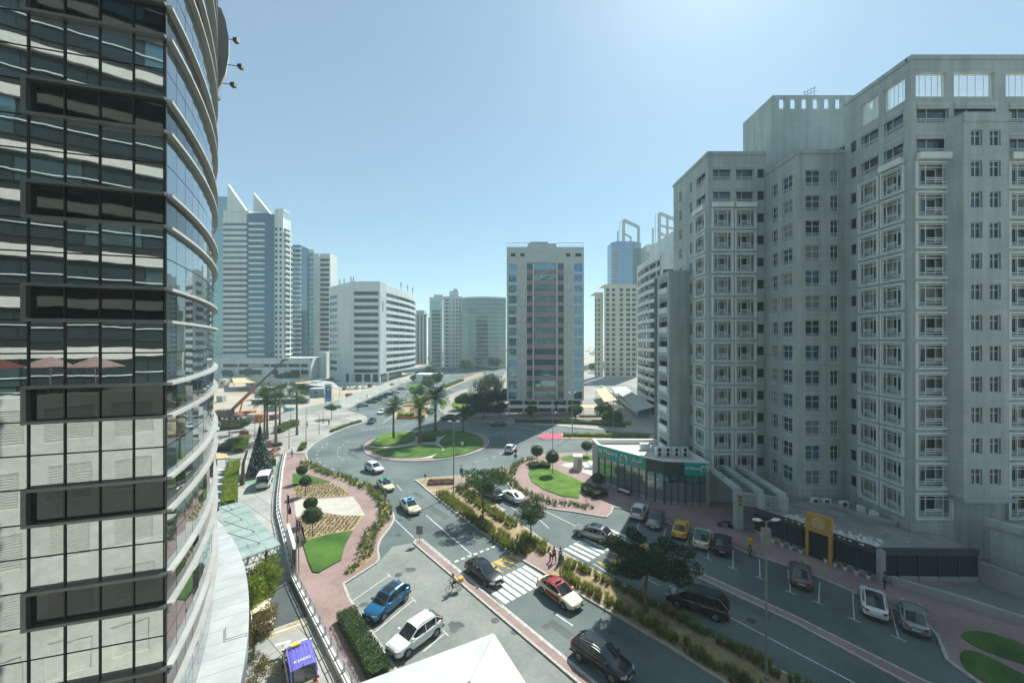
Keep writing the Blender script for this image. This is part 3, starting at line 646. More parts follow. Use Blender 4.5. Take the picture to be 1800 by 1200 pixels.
# ------------------------------------------------------------------ pharmacy
TEAL = mat('teal_sign', (.008, .35, .31), .35, var=.05); M_wtxt = mat('white_lettering', (.85, .85, .83), .5, var=0); M_otxt = mat('amber_lettering', (.75, .42, .04), .5, var=0)
M_ptile = mat('pharmacy_trim', (.06, .07, .075), .4, var=.1); M_shop = mirror_glass('shop_glass', (.30, .38, .37), .05, .6); M_capw = mat('white_coping', (.75, .76, .74), .6, var=.05)
ph = thing('pharmacy', 'single-storey glass pharmacy with teal sign band and pale flat roof, on the paved corner', 'shop', (22, 63, 0)); PO = Vector((22, 63))
FP = [Vector(p) for p in ((14.4, 71.4), (14.5, 67.6), (20.2, 60.2), (22.3, 58.4), (28.6, 57.6), (28.6, 71.4))]
q = MB(); q.poly([(p.x-22, p.y-63, 5.75) for p in offset(FP, .5)]); put('roof', q.mesh('roof', M_roofw), ph)
q = MB(); inn = offset(FP, .45)
for i in range(len(FP)):
    j = (i+1) % len(FP); a, b_, c, d = FP[i]-PO, FP[j]-PO, inn[j]-PO, inn[i]-PO
    q.quad((*a, 6.55), (*b_, 6.55), (*c, 6.55), (*d, 6.55)); q.quad((*d, 6.55), (*c, 6.55), (*c, 5.7), (*d, 5.7)); q.quad((*a, 6.4), (*b_, 6.4), (*b_, 6.55), (*a, 6.55))
put('coping', q.mesh('coping', M_capw), ph)
def wallbox(mb, a, b_, z0, z1, t, O): 
    d = (b_-a); L = d.length; d = d/L; M = Matrix.Translation((a.x-O.x, a.y-O.y, 0)) @ Matrix.Rotation(rz(d), 4, 'Z'); mb.box(0, L, 0, t, z0, z1, 0, M)
q = MB(); wallbox(q, FP[1], FP[2], 4.5, 6.4, .5, PO); put('sign_band', q.mesh('sign_band', TEAL), ph)
q = MB(); wallbox(q, FP[2], FP[3], 4.5, 6.4, .5, PO); m34 = FP[3].lerp(FP[4], .45); wallbox(q, FP[3], m34, 4.5, 6.4, .5, PO); put('fascia', q.mesh('fascia', M_ptile), ph)
q = MB(); wallbox(q, m34, FP[4], 4.5, 6.4, .5, PO); put('sign_band', q.mesh('sign_band', TEAL), ph)
q = MB(); wallbox(q, FP[0], FP[1], 0, 6.4, .4, PO); wallbox(q, FP[4], FP[5], 0, 6.4, .4, PO); wallbox(q, FP[5], FP[0], 0, 6.4, .4, PO); put('wall', q.mesh('wall', M_grey), ph)
q = MB(); ins = offset(FP, .25)
for i in (1, 2, 3): wallbox(q, ins[i], ins[i+1], .1, .55, .3, PO)
put('plinth', q.mesh('plinth', M_grey), ph)
q = MB()
for i in (1, 2, 3): wallbox(q, offset(FP, 2.6)[i], offset(FP, 2.6)[i+1], .1, 4.5, .1, PO)
put('back_partition', q.mesh('back_partition', mat('shop_interior', (.42, .40, .34), .8, var=.3, scale=.9)), ph)
for i, n in ((1, 7), (2, 2), (3, 6)):                        # shop glazing, one pane between each pair of mullions
    a, b_ = ins[i], ins[i+1]; d = (b_-a); L = d.length; d = d/L
    for k in range(n):
        s0 = L*k/n+.04; w = L/n-.08; dark = (i == 1 and k == 3)
        pane(ph, (*(a-PO+d*s0), .55), d, w, 2.75, M_shop, 'shop_window'); pane(ph, (*(a-PO+d*s0), 3.36), d, w, 1.12, M_tglass if i != 1 else M_shop, 'shop_window')
        mm = MB(); wd = .22 if (k in (0, 3) or i == 2) else .08
        mm.box(-wd/2, wd/2, -.12, .1, .1, 4.5); put('mullion', mm.mesh('mullion', M_ptile), ph, (*(a-PO+d*(L*k/n)), 0), (0, 0, rz(d)))
def text_mesh(body, size, m, extr=.02, align='LEFT'):
    cu = bpy.data.curves.new('lettering', 'FONT'); cu.body = body; cu.size = size; cu.extrude = extr; cu.align_x = align; cu.resolution_u = 3
    o = bpy.data.objects.new('tmp_text', cu); COL.objects.link(o); bpy.context.view_layer.update()
    me = bpy.data.meshes.new_from_object(o.evaluated_get(bpy.context.evaluated_depsgraph_get())); bpy.data.objects.remove(o); me.materials.clear(); me.materials.append(m); return me
def sign_text(parent, body, size, m, O, a, d, s, z, out=.03, align='LEFT', sx=1.0):
    p = P3(a-O, d, s, z, out); return put('lettering', text_mesh(body, size, m, align=align), parent, p, (R(90), 0, rz(d)), (sx, 1, 1))
def logo(parent, O, a, d, s, z, h):
    q = MB(); 
    for sg in (-1, 1):
        pts = [(sg*h*.42, 0, -h*.5), (sg*h*.5, 0, 0), (sg*h*.42, 0, h*.32), (sg*h*.22, 0, h*.46), (sg*h*.06, 0, h*.36)]
        q.tube([Vector(p) for p in pts], [h*.06, h*.09, h*.09, h*.08, h*.04], 6)
    put('emblem', q.mesh('emblem', M_wtxt), parent, P3(a-O, d, s, z, .06), (0, 0, rz(d)))
    q = MB(); q.tube([Vector(p) for p in ((-h*.16, 0, -h*.1), (-h*.1, 0, -h*.24), (h*.04, 0, -h*.28), (h*.16, 0, -h*.14), (h*.12, 0, h*.05), (h*.0, 0, h*.2))], [h*.05, h*.08, h*.08, h*.07, h*.06, h*.02], 6)
    q.tube([Vector((-h*.02, 0, -h*.1)), Vector((h*.05, 0, 0)), Vector((h*.0, 0, h*.1))], [h*.05, h*.06, h*.02], 6)
    put('emblem', q.mesh('emblem', M_otxt), parent, P3(a-O, d, s, z, .06), (0, 0, rz(d)))
dd = (FP[2]-FP[1]).normalized(); LL = (FP[2]-FP[1]).length
sign_text(ph, 'Al Manara', 1.12, M_wtxt, PO, FP[1], dd, .25, 5.36, sx=.84)
sign_text(ph, 'PHARMACY', .40, M_otxt, PO, FP[1], dd, .5, 4.85, sx=.9)
logo(ph, PO, FP[1], dd, LL*.575, 5.42, 1.2)
AR1 = '\u0629\u0631\u0627\u0646\u0645\u0644\u0627'
def arab(s): return s
sign_text(ph, '\uFE93\uFEAD\uFE8E\uFEE8\uFEE4\uFEDF\uFE8D', .95, M_wtxt, PO, FP[1], dd, LL*.69, 5.4, sx=.95)
sign_text(ph, '\uFE94\uFEF4\uFEDF\uFEAA\uFEF4\uFEBB', .62, M_otxt, PO, FP[1], dd, LL*.745, 4.8, sx=.95)
d4 = (FP[4]-m34).normalized(); sign_text(ph, 'Al Manara', .58, M_wtxt, PO, m34, d4, .08, 5.38, sx=.98); logo(ph, PO, m34, d4, 2.75, 5.5, .95)
def ac_unit(name, label, loc, r_, group, big=False):
    t = thing(name, label, 'air conditioner', loc, r_, group); w, h, dp = (1.0, 1.5, .5) if big else (.95, .8, .42)
    q = MB(); q.box(-w/2, w/2, -dp/2, dp/2, .08, h); put('casing', q.mesh('casing', M_capw), t)
    q = MB(); [q.box(s*w*.35-.04, s*w*.35+.04, -dp/2, dp/2, 0, .08) for s in (-1, 1)]; put('feet', q.mesh('feet', M_dgrey), t)
    for k in range(2 if big else 1):
        q = MB(); q.lathe([(.30, 0), (.30, .02), (.04, .03)], 16, 0, M=Matrix.Rotation(R(90), 4, 'X')); put('fan_grille', q.mesh('fan_grille', M_dgrey), t, (0, -dp/2-.003, (.42+.68*k) if big else .45))
    return t
for k in range(4): ac_unit('air_conditioner', 'tall twin-fan air conditioner standing in a row on the pharmacy roof', (23.3+k*1.35, 63.2, 5.75), .12, 'air conditioners on the pharmacy roof', True)
vt = thing('roof_vent', 'boxy white vent with bent pipes on the pharmacy roof', 'vent', (22.4, 67.2, 5.75)); q = MB(); q.box(-.8, .8, -.4, .4, .25, 1.1); q.box(-.7, .7, -.35, .35, 0, .25); put('casing', q.mesh('casing', M_capw), vt)
q = MB(); [q.tube([(.9+.3*k, 0, 0), (.9+.3*k, 0, .6), (1.2+.3*k, -.2, .8)], .07, 6) for k in range(3)]; put('pipe', q.mesh('pipe', M_capw), vt)

# ------------------------------------------------------------------ porch and restaurant row under the apartments
por = thing('entrance_porch', 'stone porch with glazed pergola roof on square pillars beside the pharmacy', 'porch', (31, 54, 0)); po = Vector((31, 54))
cols_ = [Vector((28.9, 50.9)), Vector((31.2, 50.0)), Vector((33.4, 49.1))]
for c in cols_:
    q = MB(); q.box(-.42, .42, -.42, .42, .1, 4.9); put('pillar', q.mesh('pillar', M_stone), por, (c.x-31, c.y-54, 0))
    q = MB(); q.bar((c.x-31, c.y-54, 5.1), (c.x-31+.2, 59.2-54, 5.5), .8, .42); put('beam', q.mesh('beam', M_stone), por)
for k in range(2):
    a, b_ = cols_[k], cols_[k+1]; q = MB(); d = (b_-a).normalized(); L = (b_-a).length
    put('screen', frame_mesh(L-.9, 1.6, 'grid', M_stone2), por, (*(a-po+d*.45), 3.2), (0, 0, rz(d)))
    for r_ in range(6):
        f_ = (r_+.5)/6; y = 51+f_*7.4; q = MB(); x0 = a.x+.6; x1 = b_.x-.4; q.box(x0-31, x1-31, y-54-.5, y-54+.45, 4.98+f_*.35, 5.03+f_*.35); put('roof_pane', q.mesh('roof_pane', M_tglass), por)
c = cols_[0]; q = MB(); q.box(-.3, .3, -.05, 0, 0, 1.5); s_ = put('wall_sign', q.mesh('wall_sign', mat('board_tan', (.36, .29, .18), .7)), por, (c.x-31, c.y-54-.43, 3.1))
for k, z_ in enumerate((1.2, .75, .3)): q = MB(); q.box(-.2, .2, -.02, 0, z_-.1, z_+.1); put('wall_sign_mark', q.mesh('wall_sign_mark', M_dgrey), s_, (0, -.052, 0))
row = thing('restaurant_row', 'dark glass-fronted restaurant row with flat gravelly roof below the apartments', 'shop', (38, 46, 0)); ro = Vector((38, 46))
RF = [Vector(p) for p in ((30.2, 49.6), (36.7, 39.8), (46.5, 39.6), (46.5, 43.7), (43.8, 43.7), (43.8, 52.4), (37.7, 52.4))]
q = MB(); q.poly([(p.x-38, p.y-46, 3.1) for p in offset(RF, .3)]); M_rub = ground_mat('gravel_roof', (.24, .25, .24), (.36, .36, .33), .5, 3, .95, stain=(.7, .60, (.50, .50, .47))); put('roof', q.mesh('roof', M_rub), row)
q = MB(); [wallbox(q, RF[i], RF[i+1], 2.65, 3.3, .3, ro) for i in (0, 1)]; put('fascia', q.mesh('fascia', M_dgrey), row)
for i, n in ((0, 7), (1, 5)):
    a, b_ = RF[i], RF[i+1]; d = (b_-a); L = d.length; d = d/L; nn = Vector((-d.y, d.x))
    for k in range(n): pane(row, (*(a-ro+d*(L*k/n+.05)+nn*.12), .55), d, L/n-.1, 2.1, M_dglass, 'shop_window'); qq = MB(); qq.box(-.05, .05, 0, .2, .1, 2.65); put('mullion', qq.mesh('mullion', M_dgrey), row, (*(a-ro+d*(L*k/n)), 0), (0, 0, rz(d)))
    qq = MB(); wallbox(qq, a, b_, .1, .55, .3, ro); put('plinth', qq.mesh('plinth', M_grey), row)
    qq = MB(); off_ = Vector((nn.x, nn.y))*2; wallbox(qq, a+off_, b_+off_, .1, 2.65, .1, ro); put('back_wall', qq.mesh('back_wall', M_dgrey), row)
qq = MB(); qq.box(36.4-38, 36.9-38, 39.3-46, 39.8-46, .1, 3.3); put('pillar', qq.mesh('pillar', M_grey), row)
M_amber = mat('amber_panel', (.55, .30, .06), .5, var=.12, scale=.8)
gt = thing('restaurant_gate', 'tall amber portal framing the dark restaurant doorway', 'gate', (33.85, 43.8, 0), rz((RF[1]-RF[0]).normalized()))
for s in (-1, 1): q = MB(); q.box(s*1.06-.14, s*1.06+.14, -.45, .1, .1, 3.05); put('post', q.mesh('post', M_amber), gt)
q = MB(); q.box(-1.2, 1.2, -.45, .1, 3.05, 5.0); hd = put('header', q.mesh('header', M_amber), gt)
q = MB(); q.lathe([(.62, -.01), (.62, .01)], 20, M=Matrix.Translation((0, -.47, 4.15)) @ Matrix.Rotation(R(90), 4, 'X')); put('disc', q.mesh('disc', mat('pale_amber', (.62, .45, .24), .5)), hd)
q = MB(); q.box(-.92, .92, -.2, -.1, .1, 3.05); put('door', q.mesh('door', M_dglass), gt)
for k in range(10):
    dpt = thing('plant_pot', 'small white plant pot along the restaurant glass', 'plant pot', (0, 0, .12), 0, 'pots along the restaurant glass'); t = [.12, .2, .28, .36, .44, .64, .71, .78, .86, .94][k]
    p = RF[0].lerp(RF[1], t); dn = Vector((-.83, -.55)); dpt.location = (p.x+dn.x*.55, p.y+dn.y*.55, .12)
    q = MB(); q.lathe([(.14, 0), (.2, .38), (.17, .38), (.16, .3)], 10); put('pot', q.mesh('pot', M_capw), dpt); q = MB()
    for j in range(14): a = random.uniform(0, 6.28); q.tri((0, 0, .3), (.3*math.cos(a), .3*math.sin(a), random.uniform(.55, .9)), (.22*math.cos(a+.4), .22*math.sin(a+.4), .6))
    put('leaves', q.mesh('leaves', mat('pot_leaf', (.05, .10, .03), .6)), dpt)
for k, (x, y) in enumerate(((38.9, 51.2), (40.2, 51.0), (41.8, 50.2), (42.6, 48.6), (42.9, 47.2))): ac_unit('air_conditioner', 'white air conditioner behind the low wall on the restaurant roof', (x, y, 3.1), (0, 0, 0, 1.5, 1.5)[k], 'air conditioners on the restaurant roof')
q = MB(); pts = [Vector(p) for p in ((37.9, 50.6), (40.9, 50.2), (41.3, 48.0), (43.7, 45.2))]
lw = thing('roof_wall', 'low concrete wall screening the air conditioners on the restaurant roof', 'wall', (40, 48, 3.1))
for k in range(3): q = MB(); wallbox(q, pts[k], pts[k+1], 0, .45, .2, Vector((40, 48))); put('wall', q.mesh('wall', M_grey), lw)
q = MB(); random.seed(4)
for k in range(420):
    t = random.uniform(.25, .98); p = RF[0].lerp(RF[1], t)+Vector((.83, .55))*abs(random.gauss(.9, .7))-ro; s = random.uniform(.04, .16); q.box(-s, s, -s*.7, s*.7, 0, s, 0, Matrix.Translation((p.x, p.y, 3.1)) @ Matrix.Rotation(random.uniform(0, 3), 4, 'Z'))
put('rubble', q.mesh('rubble', M_capw), row, kind='stuff')
# ramp walls, annex at the right edge
def wall_thing(name, label, pts, h, t, m, z0=.1, cat='wall'):
    r = thing(name, label, cat, (pts[0].x, pts[0].y, 0)); o = Vector((pts[0].x, pts[0].y))
    for k in range(len(pts)-1): q = MB(); wallbox(q, pts[k], pts[k+1], z0, h, t, o); put('wall', q.mesh('wall', m), r)
    return r
wall_thing('ramp_wall', 'low concrete ramp wall curving from the restaurant corner', [Vector((37.2, 39.0)), Vector((40.5, 36.0)), Vector((44.5, 31.5)), Vector((46.5, 27))], .95, .3, M_grey)
wall_thing('ramp_wall', 'taller concrete ramp wall in front of the annex', [Vector((46.4, 39.4)), Vector((47.4, 36)), Vector((50, 31)), Vector((52, 26))], 2.2, .3, M_grey)
q = MB(); q.poly([(*p, .135) for p in [Vector(x) for x in ((37.6, 38.9), (46.3, 39.2), (51.6, 26.4), (46.9, 27), (44.9, 31.5), (40.9, 36))]]); struct('ramp', q.mesh('ramp', M_lot), fore)
anx = thing('annex', 'low cream annex with tall window at the end of the ramp', 'building', (55, 36, 0)); Bx = Bld(anx)
Oa = Vector((48.6, 40.5)); ua = (Vector((51.6, 33.0))-Oa).normalized(); Bx.wall(Oa, ua, 8.0, 0, 5.9, [(5.4, 7.4, .9, 3.9, .3)]); g = Bx.pane(Oa, ua, 5.4, .9, 2.0, 3.0, M_dglass, -.25); Bx.frame(Oa, ua, 0, 0, 2.0, 3.0, 'cross', M_stone2, par=g)
e_ = Oa+ua*8; Bx.wall(e_, X_, 10, 0, 5.9, [(1, 3, .9, 3.9, .3)]); Bx.mb.poly([(Oa.x-55, Oa.y-36, 5.5), (e_.x-55, e_.y-36, 5.5), (e_.x+10-55, e_.y-36, 5.5), (e_.x+10-55, Oa.y-36, 5.5)])
p = Oa-Vector((55, 36)); Bx.mb.box(-.3, 8.2, -.3, .3, 5.3, 6.0, 0, Matrix.Translation((p.x, p.y, 0)) @ Matrix.Rotation(rz(ua), 4, 'Z')); Bx.done(M_stone)
for pts in ([(1690, 1120), (1720, 1112), (1780, 1128), (1850, 1165), (1840, 1180), (1740, 1150)], [(1690, 1150), (1720, 1150), (1800, 1190), (1860, 1230), (1780, 1225), (1700, 1180)]): bed('lawn', pts, M_lawn2, fore, .1, .2, 4)
# ------------------------------------------------------------------ glass office tower on the left
M_mir = mirror_glass('mirror_glass', (.50, .55, .57), .015, .92, .035, 1.0)
M_mird = mirror_glass('mirror_glass_dark', (.055, .065, .066), .02, .8, .05, .9)
M_mirc = mirror_glass('mirror_glass_sky', (.31, .36, .375), .02, .92, .03, .6)
M_frame = mat('dark_box_frame', (.15, .17, .17), .4, metal=.6, var=.1)
M_post0 = mat('cable_grey', (.12, .13, .13), .6, var=0)
M_mul = mat('black_mullion', (.012, .013, .013), .4, var=0)
tw = thing('glass_office_tower', 'curved mirror-glass office tower with grey ledges and boxed window bands', 'building', (-14.5, 16.66, 0))
TC = Vector((-14.5, 16.66)); TU = Vector((.952, .306)).normalized(); TN = Vector((TU.y, -TU.x))
SZ0, SH, BXH = 24.83, 3.95, 1.36
def tp(t, z, out=0): p = -TU*t+TN*out; return Vector((p.x, p.y, z))
rowsk = range(-5, 8)
CW = 1.09
q = MB(); q.quad(tp(16, 0, -.1), tp(0, 0, -.1), tp(0, 58, -.1), tp(16, 58, -.1)); put('backing', q.mesh('backing', M_mul), tw)
for k in rowsk:
    zb = SZ0+SH*k; rws = [(zb, BXH, M_mird), (zb+BXH, 1.295, M_mir), (zb+BXH+1.295, 1.295, M_mir)]
    for c in range(7):
        for z, h, m in rws:
            if z > 44 and c < 4: continue
            if c >= 4: m = M_mir
            o = pane(tw, tp((c+1)*CW-.03, z+.03, -.06), TU, CW-.06, h-.06, m, 'pane'); o.rotation_euler.x = R(random.uniform(-.25, .25)); o.rotation_euler.z += R(random.uniform(-.25, .25))
    q = MB(); t1 = 4*CW+.08
    for z in (zb-.06, zb+BXH-.06): q.box(-t1, .05, -.2, .05, z, z+.12)
    q.box(-t1, -t1+.16, -.2, .05, zb+.06, zb+BXH-.06)
    put('ledge', q.mesh('ledge', M_frame), tw, (0, 0, 0), (0, 0, rz(TU)))
for c in range(15):
    q = MB(); q.box(-.022, .022, -.04, .05, 2, 58); put('mullion', q.mesh('mullion', M_mul), tw, tp(c*CW, 0, -.04), (0, 0, rz(TU)))
# curved flank
arc = []; p = Vector((0, 0)); a = R(23.1); ds = 1.25
for k in range(28): arc.append((p.copy(), a)); a2 = a+ds/57.0; p = p+Vector((-math.sin((a+a2)/2), math.cos((a+a2)/2)))*ds; a = a2
def arcoff(k, out): P_, a_ = arc[k]; return P_+Vector((math.cos(a_), math.sin(a_)))*out
rest = MB(); nobj = 0
for k in range(len(arc)-1):
    A_, B_ = arcoff(k, 0), arcoff(k+1, 0); d = (B_-A_).normalized(); L = (B_-A_).length
    for kk in range(-5, 8):
        zb = SZ0+SH*kk
        for z, h, m in ((zb, BXH, M_mird), (zb+BXH, 1.295, M_mirc), (zb+BXH+1.295, 1.295, M_mirc)):
            if z < 6: continue
            if k < 6 and kk <= 3:
                o = pane(tw, (A_.x+d.x*.02, A_.y+d.y*.02, z+.02), d, L-.04, h-.04, m, 'pane'); o.rotation_euler.x = R(random.uniform(-.15, .15)); o.rotation_euler.z += R(random.uniform(-.2, .2))
            else:
                j = Vector((math.cos(arc[k][1]), math.sin(arc[k][1])))*random.uniform(-.006, .006)
                rest.quad((*(A_+d*.02+j), z+.02), (*(B_-d*.02-j), z+.02), (*(B_-d*.02-j), z+h-.02), (*(A_+d*.02+j), z+h-.02), 0 if m is M_mirc else 1)
o = put('pane', rest.mesh('pane', [M_mirc, M_mird]), tw); o['kind'] = 'stuff'
q = MB()
for k in range(len(arc)-1): A_, B_ = arcoff(k, -.08), arcoff(k+1, -.08); q.quad((*A_, 0), (*B_, 0), (*B_, 58), (*A_, 58))
E_ = arc[-1][0]; q.quad((*E_, 0), (E_.x-25, E_.y-4, 0), (E_.x-25, E_.y-4, 58), (*E_, 58)); put('backing', q.mesh('backing', M_mul), tw)
def arcband(out0, out1, z0, z1, k0=0, k1=None, a0=None):
    q = MB(); k1 = k1 or len(arc)-1
    for k in range(k0, k1):
        a_, b_, c, d = arcoff(k, out0), arcoff(k+1, out0), arcoff(k+1, out1), arcoff(k, out1)
        q.quad((*d, z1), (*c, z1), (*b_, z1), (*a_, z1)); q.quad((*a_, z0), (*b_, z0), (*c, z0), (*d, z0)); q.quad((*d, z0), (*c, z0), (*c, z1), (*d, z1))
    a_, d = arcoff(k0, out0), arcoff(k0, out1); q.quad((*a_, z0), (*d, z0), (*d, z1), (*a_, z1)); return q
M_ledgew = mat('pale_ledge', (.40, .41, .39), .5, metal=.1, var=.12, scale=.8)
for kk in range(-4, 8):
    zb = SZ0+SH*kk
    for z in (zb-.07, zb+BXH-.07):
        if z > 6.6: put('ledge', arcband(-.05, .24, z, z+.12).mesh('ledge', M_ledgew), tw)
POD = 6.1
pl = put('podium_roof', arcband(-.1, 2.0, POD-.25, POD).mesh('podium_roof', mat('podium_cladding', (.43, .46, .46), .5, var=.12, scale=.6)), tw)
put('fascia', arcband(1.7, 1.99, POD-1.5, POD-.25).mesh('fascia', M_alu), tw)
for k in range(0, 26):                                              # drainage joints across the podium roof
    q = MB(); a_, b_ = arcoff(k, .02), arcoff(k, 1.98); q.bar((*a_, POD+.004), (*b_, POD+.004), .012, .008); put('joint', q.mesh('joint', M_grey), pl)
q = MB(); q.tube([(*arcoff(5, 1.9), POD-1.0), (*arcoff(6, 1.95), POD+.12), (*arcoff(6, .9), POD+.1), (*arcoff(7, .8), POD+.1)], .02, 6); put('cable', q.mesh('cable', M_post0), pl)
# crown fin and floodlights
fin = [AT(x, y, 35) for x, y in ((375, 8), (388, 14), (396, 34), (402, 66), (402, 98), (396, 130), (388, 148), (381, 160), (375, 150))]
q = MB(); n = len(fin); f0 = [(v.x+14.5, v.y-16.66, v.z) for v in fin]; f1 = [(x-.3, y+.5, z) for x, y, z in f0]
q.poly(f0); q.poly(list(reversed(f1))); [q.quad(f0[i], f1[i], f1[(i+1) % n], f0[(i+1) % n]) for i in range(n)]; put('crown_fin', q.mesh('crown_fin', M_grey), tw)
for x, y in ((416, 71), (424, 117), (411, 149), (382, 171)):
    a_ = AT(x, y, 35)-Vector((-14.5, 16.66, 0)); b_ = AT(max(380, x-24), y-3, 35.2)-Vector((-14.5, 16.66, 0)); q = MB(); q.bar(b_, a_, .05); q.box(a_.x-.22, a_.x+.15, a_.y-.2, a_.y+.2, a_.z-.2, a_.z+.12); put('floodlight', q.mesh('floodlight', M_dgrey), tw)

# ------------------------------------------------------------------ own block: canopy ledge below, facade that the glass tower mirrors
M_tile = ground_mat('cream_tiles', (.62, .61, .54), (.70, .69, .61), .3, 2.0, .7, bump=.05)
own = thing('cream_block', 'cream tiled block with blinds and dark storeys, white roof ledge jutting into the foreground', 'building', (-10, -6, 0)); Bo = Bld(own); XM = Vector((-1, 0))
rects = []
for k in range(5):
    for c in range(16): rects.append((1.2+c*3.2, 3.3+c*3.2, 1.2+4*k, 3.5+4*k, .08))
OO = Vector((-3, -1.2)); Bo.wall(OO, XM, 54, 0, 20.3, rects)
for k in range(1, 5):
    for c in range(12):
        q = MB()
        for s in range(14): q.box(0, 2.1, -.01, .02, s*.165, s*.165+.1)
        FRk = FR.setdefault('blind', q.mesh('blind', M_tile)); put('blind', FRk, own, P3(OO-Bo.o, XM, 1.2+c*3.2, 1.2+4*k, -.05), (0, 0, rz(XM)))
Bo.mb.quad((7, 4.8, 20.3), (-47, 4.8, 20.3), (-47, -4, 20.3), (7, -4, 20.3))
Bo.done(M_tile)
Bu = Bld(own); OU = Vector((40, -6))
for k in range(13):
    zb = 20.3+3.8*k; q = MB(); q.box(0, 100, -.25, .3, 0, .75); put('spandrel', FR.setdefault('spd', q.mesh('spandrel', M_tile)), own, P3(OU-Bu.o, XM, 0, zb+2.4, 0), (0, 0, rz(XM)))
    for c in range(20):
        Bu.pane(OU, XM, 30+c*3.5, zb, 3.4, 2.4, M_dglass if (c*7+k*3) % 5 else M_tglass, -.1)
    q = MB(); q.box(0, 100, -.06, .02, 0, .07); put('glazing_bar', FR.setdefault('gbar', q.mesh('glazing_bar', M_stone2)), own, P3(OU-Bu.o, XM, 0, zb+1.0, 0), (0, 0, rz(XM)))
Bu.mb.quad((50, -.2, 0), (-60, -.2, 0), (-60, -.2, 69), (50, -.2, 69)); Bu.done(M_mul, 'core')
# foreground ledge
c0 = G(868, 1112, 16); e1 = (G(925, 1200, 16)-c0).normalized(); e2 = Vector((e1.y, -e1.x)); M_ledge = mat('white_roof_coating', (.47, .50, .50), .65, var=.12, scale=1.2)
if (G(560, 1200, 16)-c0).dot(e2) < 0: e2 = -e2
o2 = Vector((-10, -6)); q = MB(); Lw, Ld, tk = 6.6, 8.6, 1.15
def cp(a_, b_, z): v = c0+e1*a_+e2*b_-o2; return (v.x, v.y, z)
out = [(0, 0), (0, Lw), (Ld, Lw), (Ld, 0)]; inn = [(tk, tk), (tk, Lw-tk), (Ld-tk, Lw-tk), (Ld-tk, tk)]
for i in range(4):
    j = (i+1) % 4; q.quad(cp(*out[i], 16), cp(*out[j], 16), cp(*inn[j], 16), cp(*inn[i], 16)); q.quad(cp(*inn[i], 16), cp(*inn[j], 16), cp(*inn[j], 15.2), cp(*inn[i], 15.2)); q.quad(cp(*out[i], 0), cp(*out[j], 0), cp(*out[j], 16), cp(*out[i], 16))
q.quad(*[cp(*v, 15.2) for v in inn]); put('roof_ledge', q.mesh('roof_ledge', M_ledge), own)
q = MB(); q.bar(cp(.02, .02, 16.004), cp(tk, tk, 16.004), .02, .01); put('ledge_joint', q.mesh('ledge_joint', M_grey), own)

# ------------------------------------------------------------------ buildings round the roundabout and beyond
def rooted(name, label, loc): return thing(name, label, 'building', (loc[0], loc[1], 0))
def box_part(root, name, x0, x1, y0, y1, z0, z1, m, parent=None):
    q = MB(); o = root.location; q.box(x0-o.x, x1-o.x, y0-o.y, y1-o.y, z0, z1); return put(name, q.mesh(name, m), parent or root)

# centre block
M_ptan = ground_mat('granite_panels', (.54, .57, .54), (.60, .625, .59), .05, .6, .6, bump=0)
t_, b__ = nodes_of(M_ptan)
cen = rooted('office_block', 'grey-tiled office block with rose spandrels and railed roof beyond the roundabout', (11.3, 135)); Bc = Bld(cen)
CX0, CX1, CY = -1.8, 24.4, 135.0; s = CY/FOC
cx = lambda px: (px-900)*s-CX0
colz = [(894, 908), (926, 936), (939.5, 977), (981, 991), (1009, 1023.5)]
OC = Vector((CX0, CY)); rects = []; recess = (cx(926), cx(991))
fh = 18.7*s
for k in range(15):
    zt = CAM_H+(600-463.5)*s-fh*k
    if zt-2.2 < 4: break
    for c in (0, 4): rects.append((cx(colz[c][0]), cx(colz[c][1]), zt-2.6, zt, .2))
rects.append((recess[0], recess[1], 4.2, CAM_H+(600-462)*s, .6))
for p0, p1 in ((898, 906), (915, 922), (938, 947), (954, 960), (969, 976), (995, 1002.5), (1011, 1022)): rects.append((cx(p0), cx(p1), CAM_H+(600-451)*s, CAM_H+(600-445)*s, .3))
Bc.wall(OC, X_, CX1-CX0, 4.0, CAM_H+(600-434)*s, rects, mr=0); Bc.wall(Vector((CX1, CY)), Vector((0, 1)), 22, 4, 56, []); Bc.wall(Vector((CX0, CY+22)), Vector((0, -1)), 22, 4, 56, [])
Bc.done(M_ptan)
for k in range(15):
    zt = CAM_H+(600-463.5)*s-fh*k
    if zt-2.2 < 4: break
    for c in (0, 4): Bc.pane(OC, X_, cx(colz[c][0]), zt-2.6, cx(colz[c][1])-cx(colz[c][0]), 2.6, M_bglass if (c == 4 or k % 2) else M_tglass, -.15)
    for c in (1, 2, 3):
        Bc.pane(OC, X_, cx(colz[c][0]), zt-1.9, cx(colz[c][1])-cx(colz[c][0]), 1.9, M_tglass if c == 2 else M_glass, -.5)
        q = MB(); q.box(0, cx(colz[c][1])-cx(colz[c][0]), -.1, .1, 0, fh-1.95); put('spandrel', FR.setdefault(('sp', c), q.mesh('spandrel', mat('rose_granite', (.34, .26, .25), .5, var=.1))), cen, P3(OC-Bc.o, X_, cx(colz[c][0]), zt-fh+.02, -.45))
for p0, p1 in ((898, 906), (915, 922), (938, 947), (954, 960), (969, 976), (995, 1002.5), (1011, 1022)): Bc.pane(OC, X_, cx(p0), CAM_H+(600-451)*s, cx(p1)-cx(p0), 6*s, M_dglass, -.25)
for px in (937.5, 979): box_part(cen, 'fin', (px-900)*s-.22, (px-900)*s+.22, CY-.25, CY+.58, 4.0, CAM_H+(600-462)*s, M_wpanel)
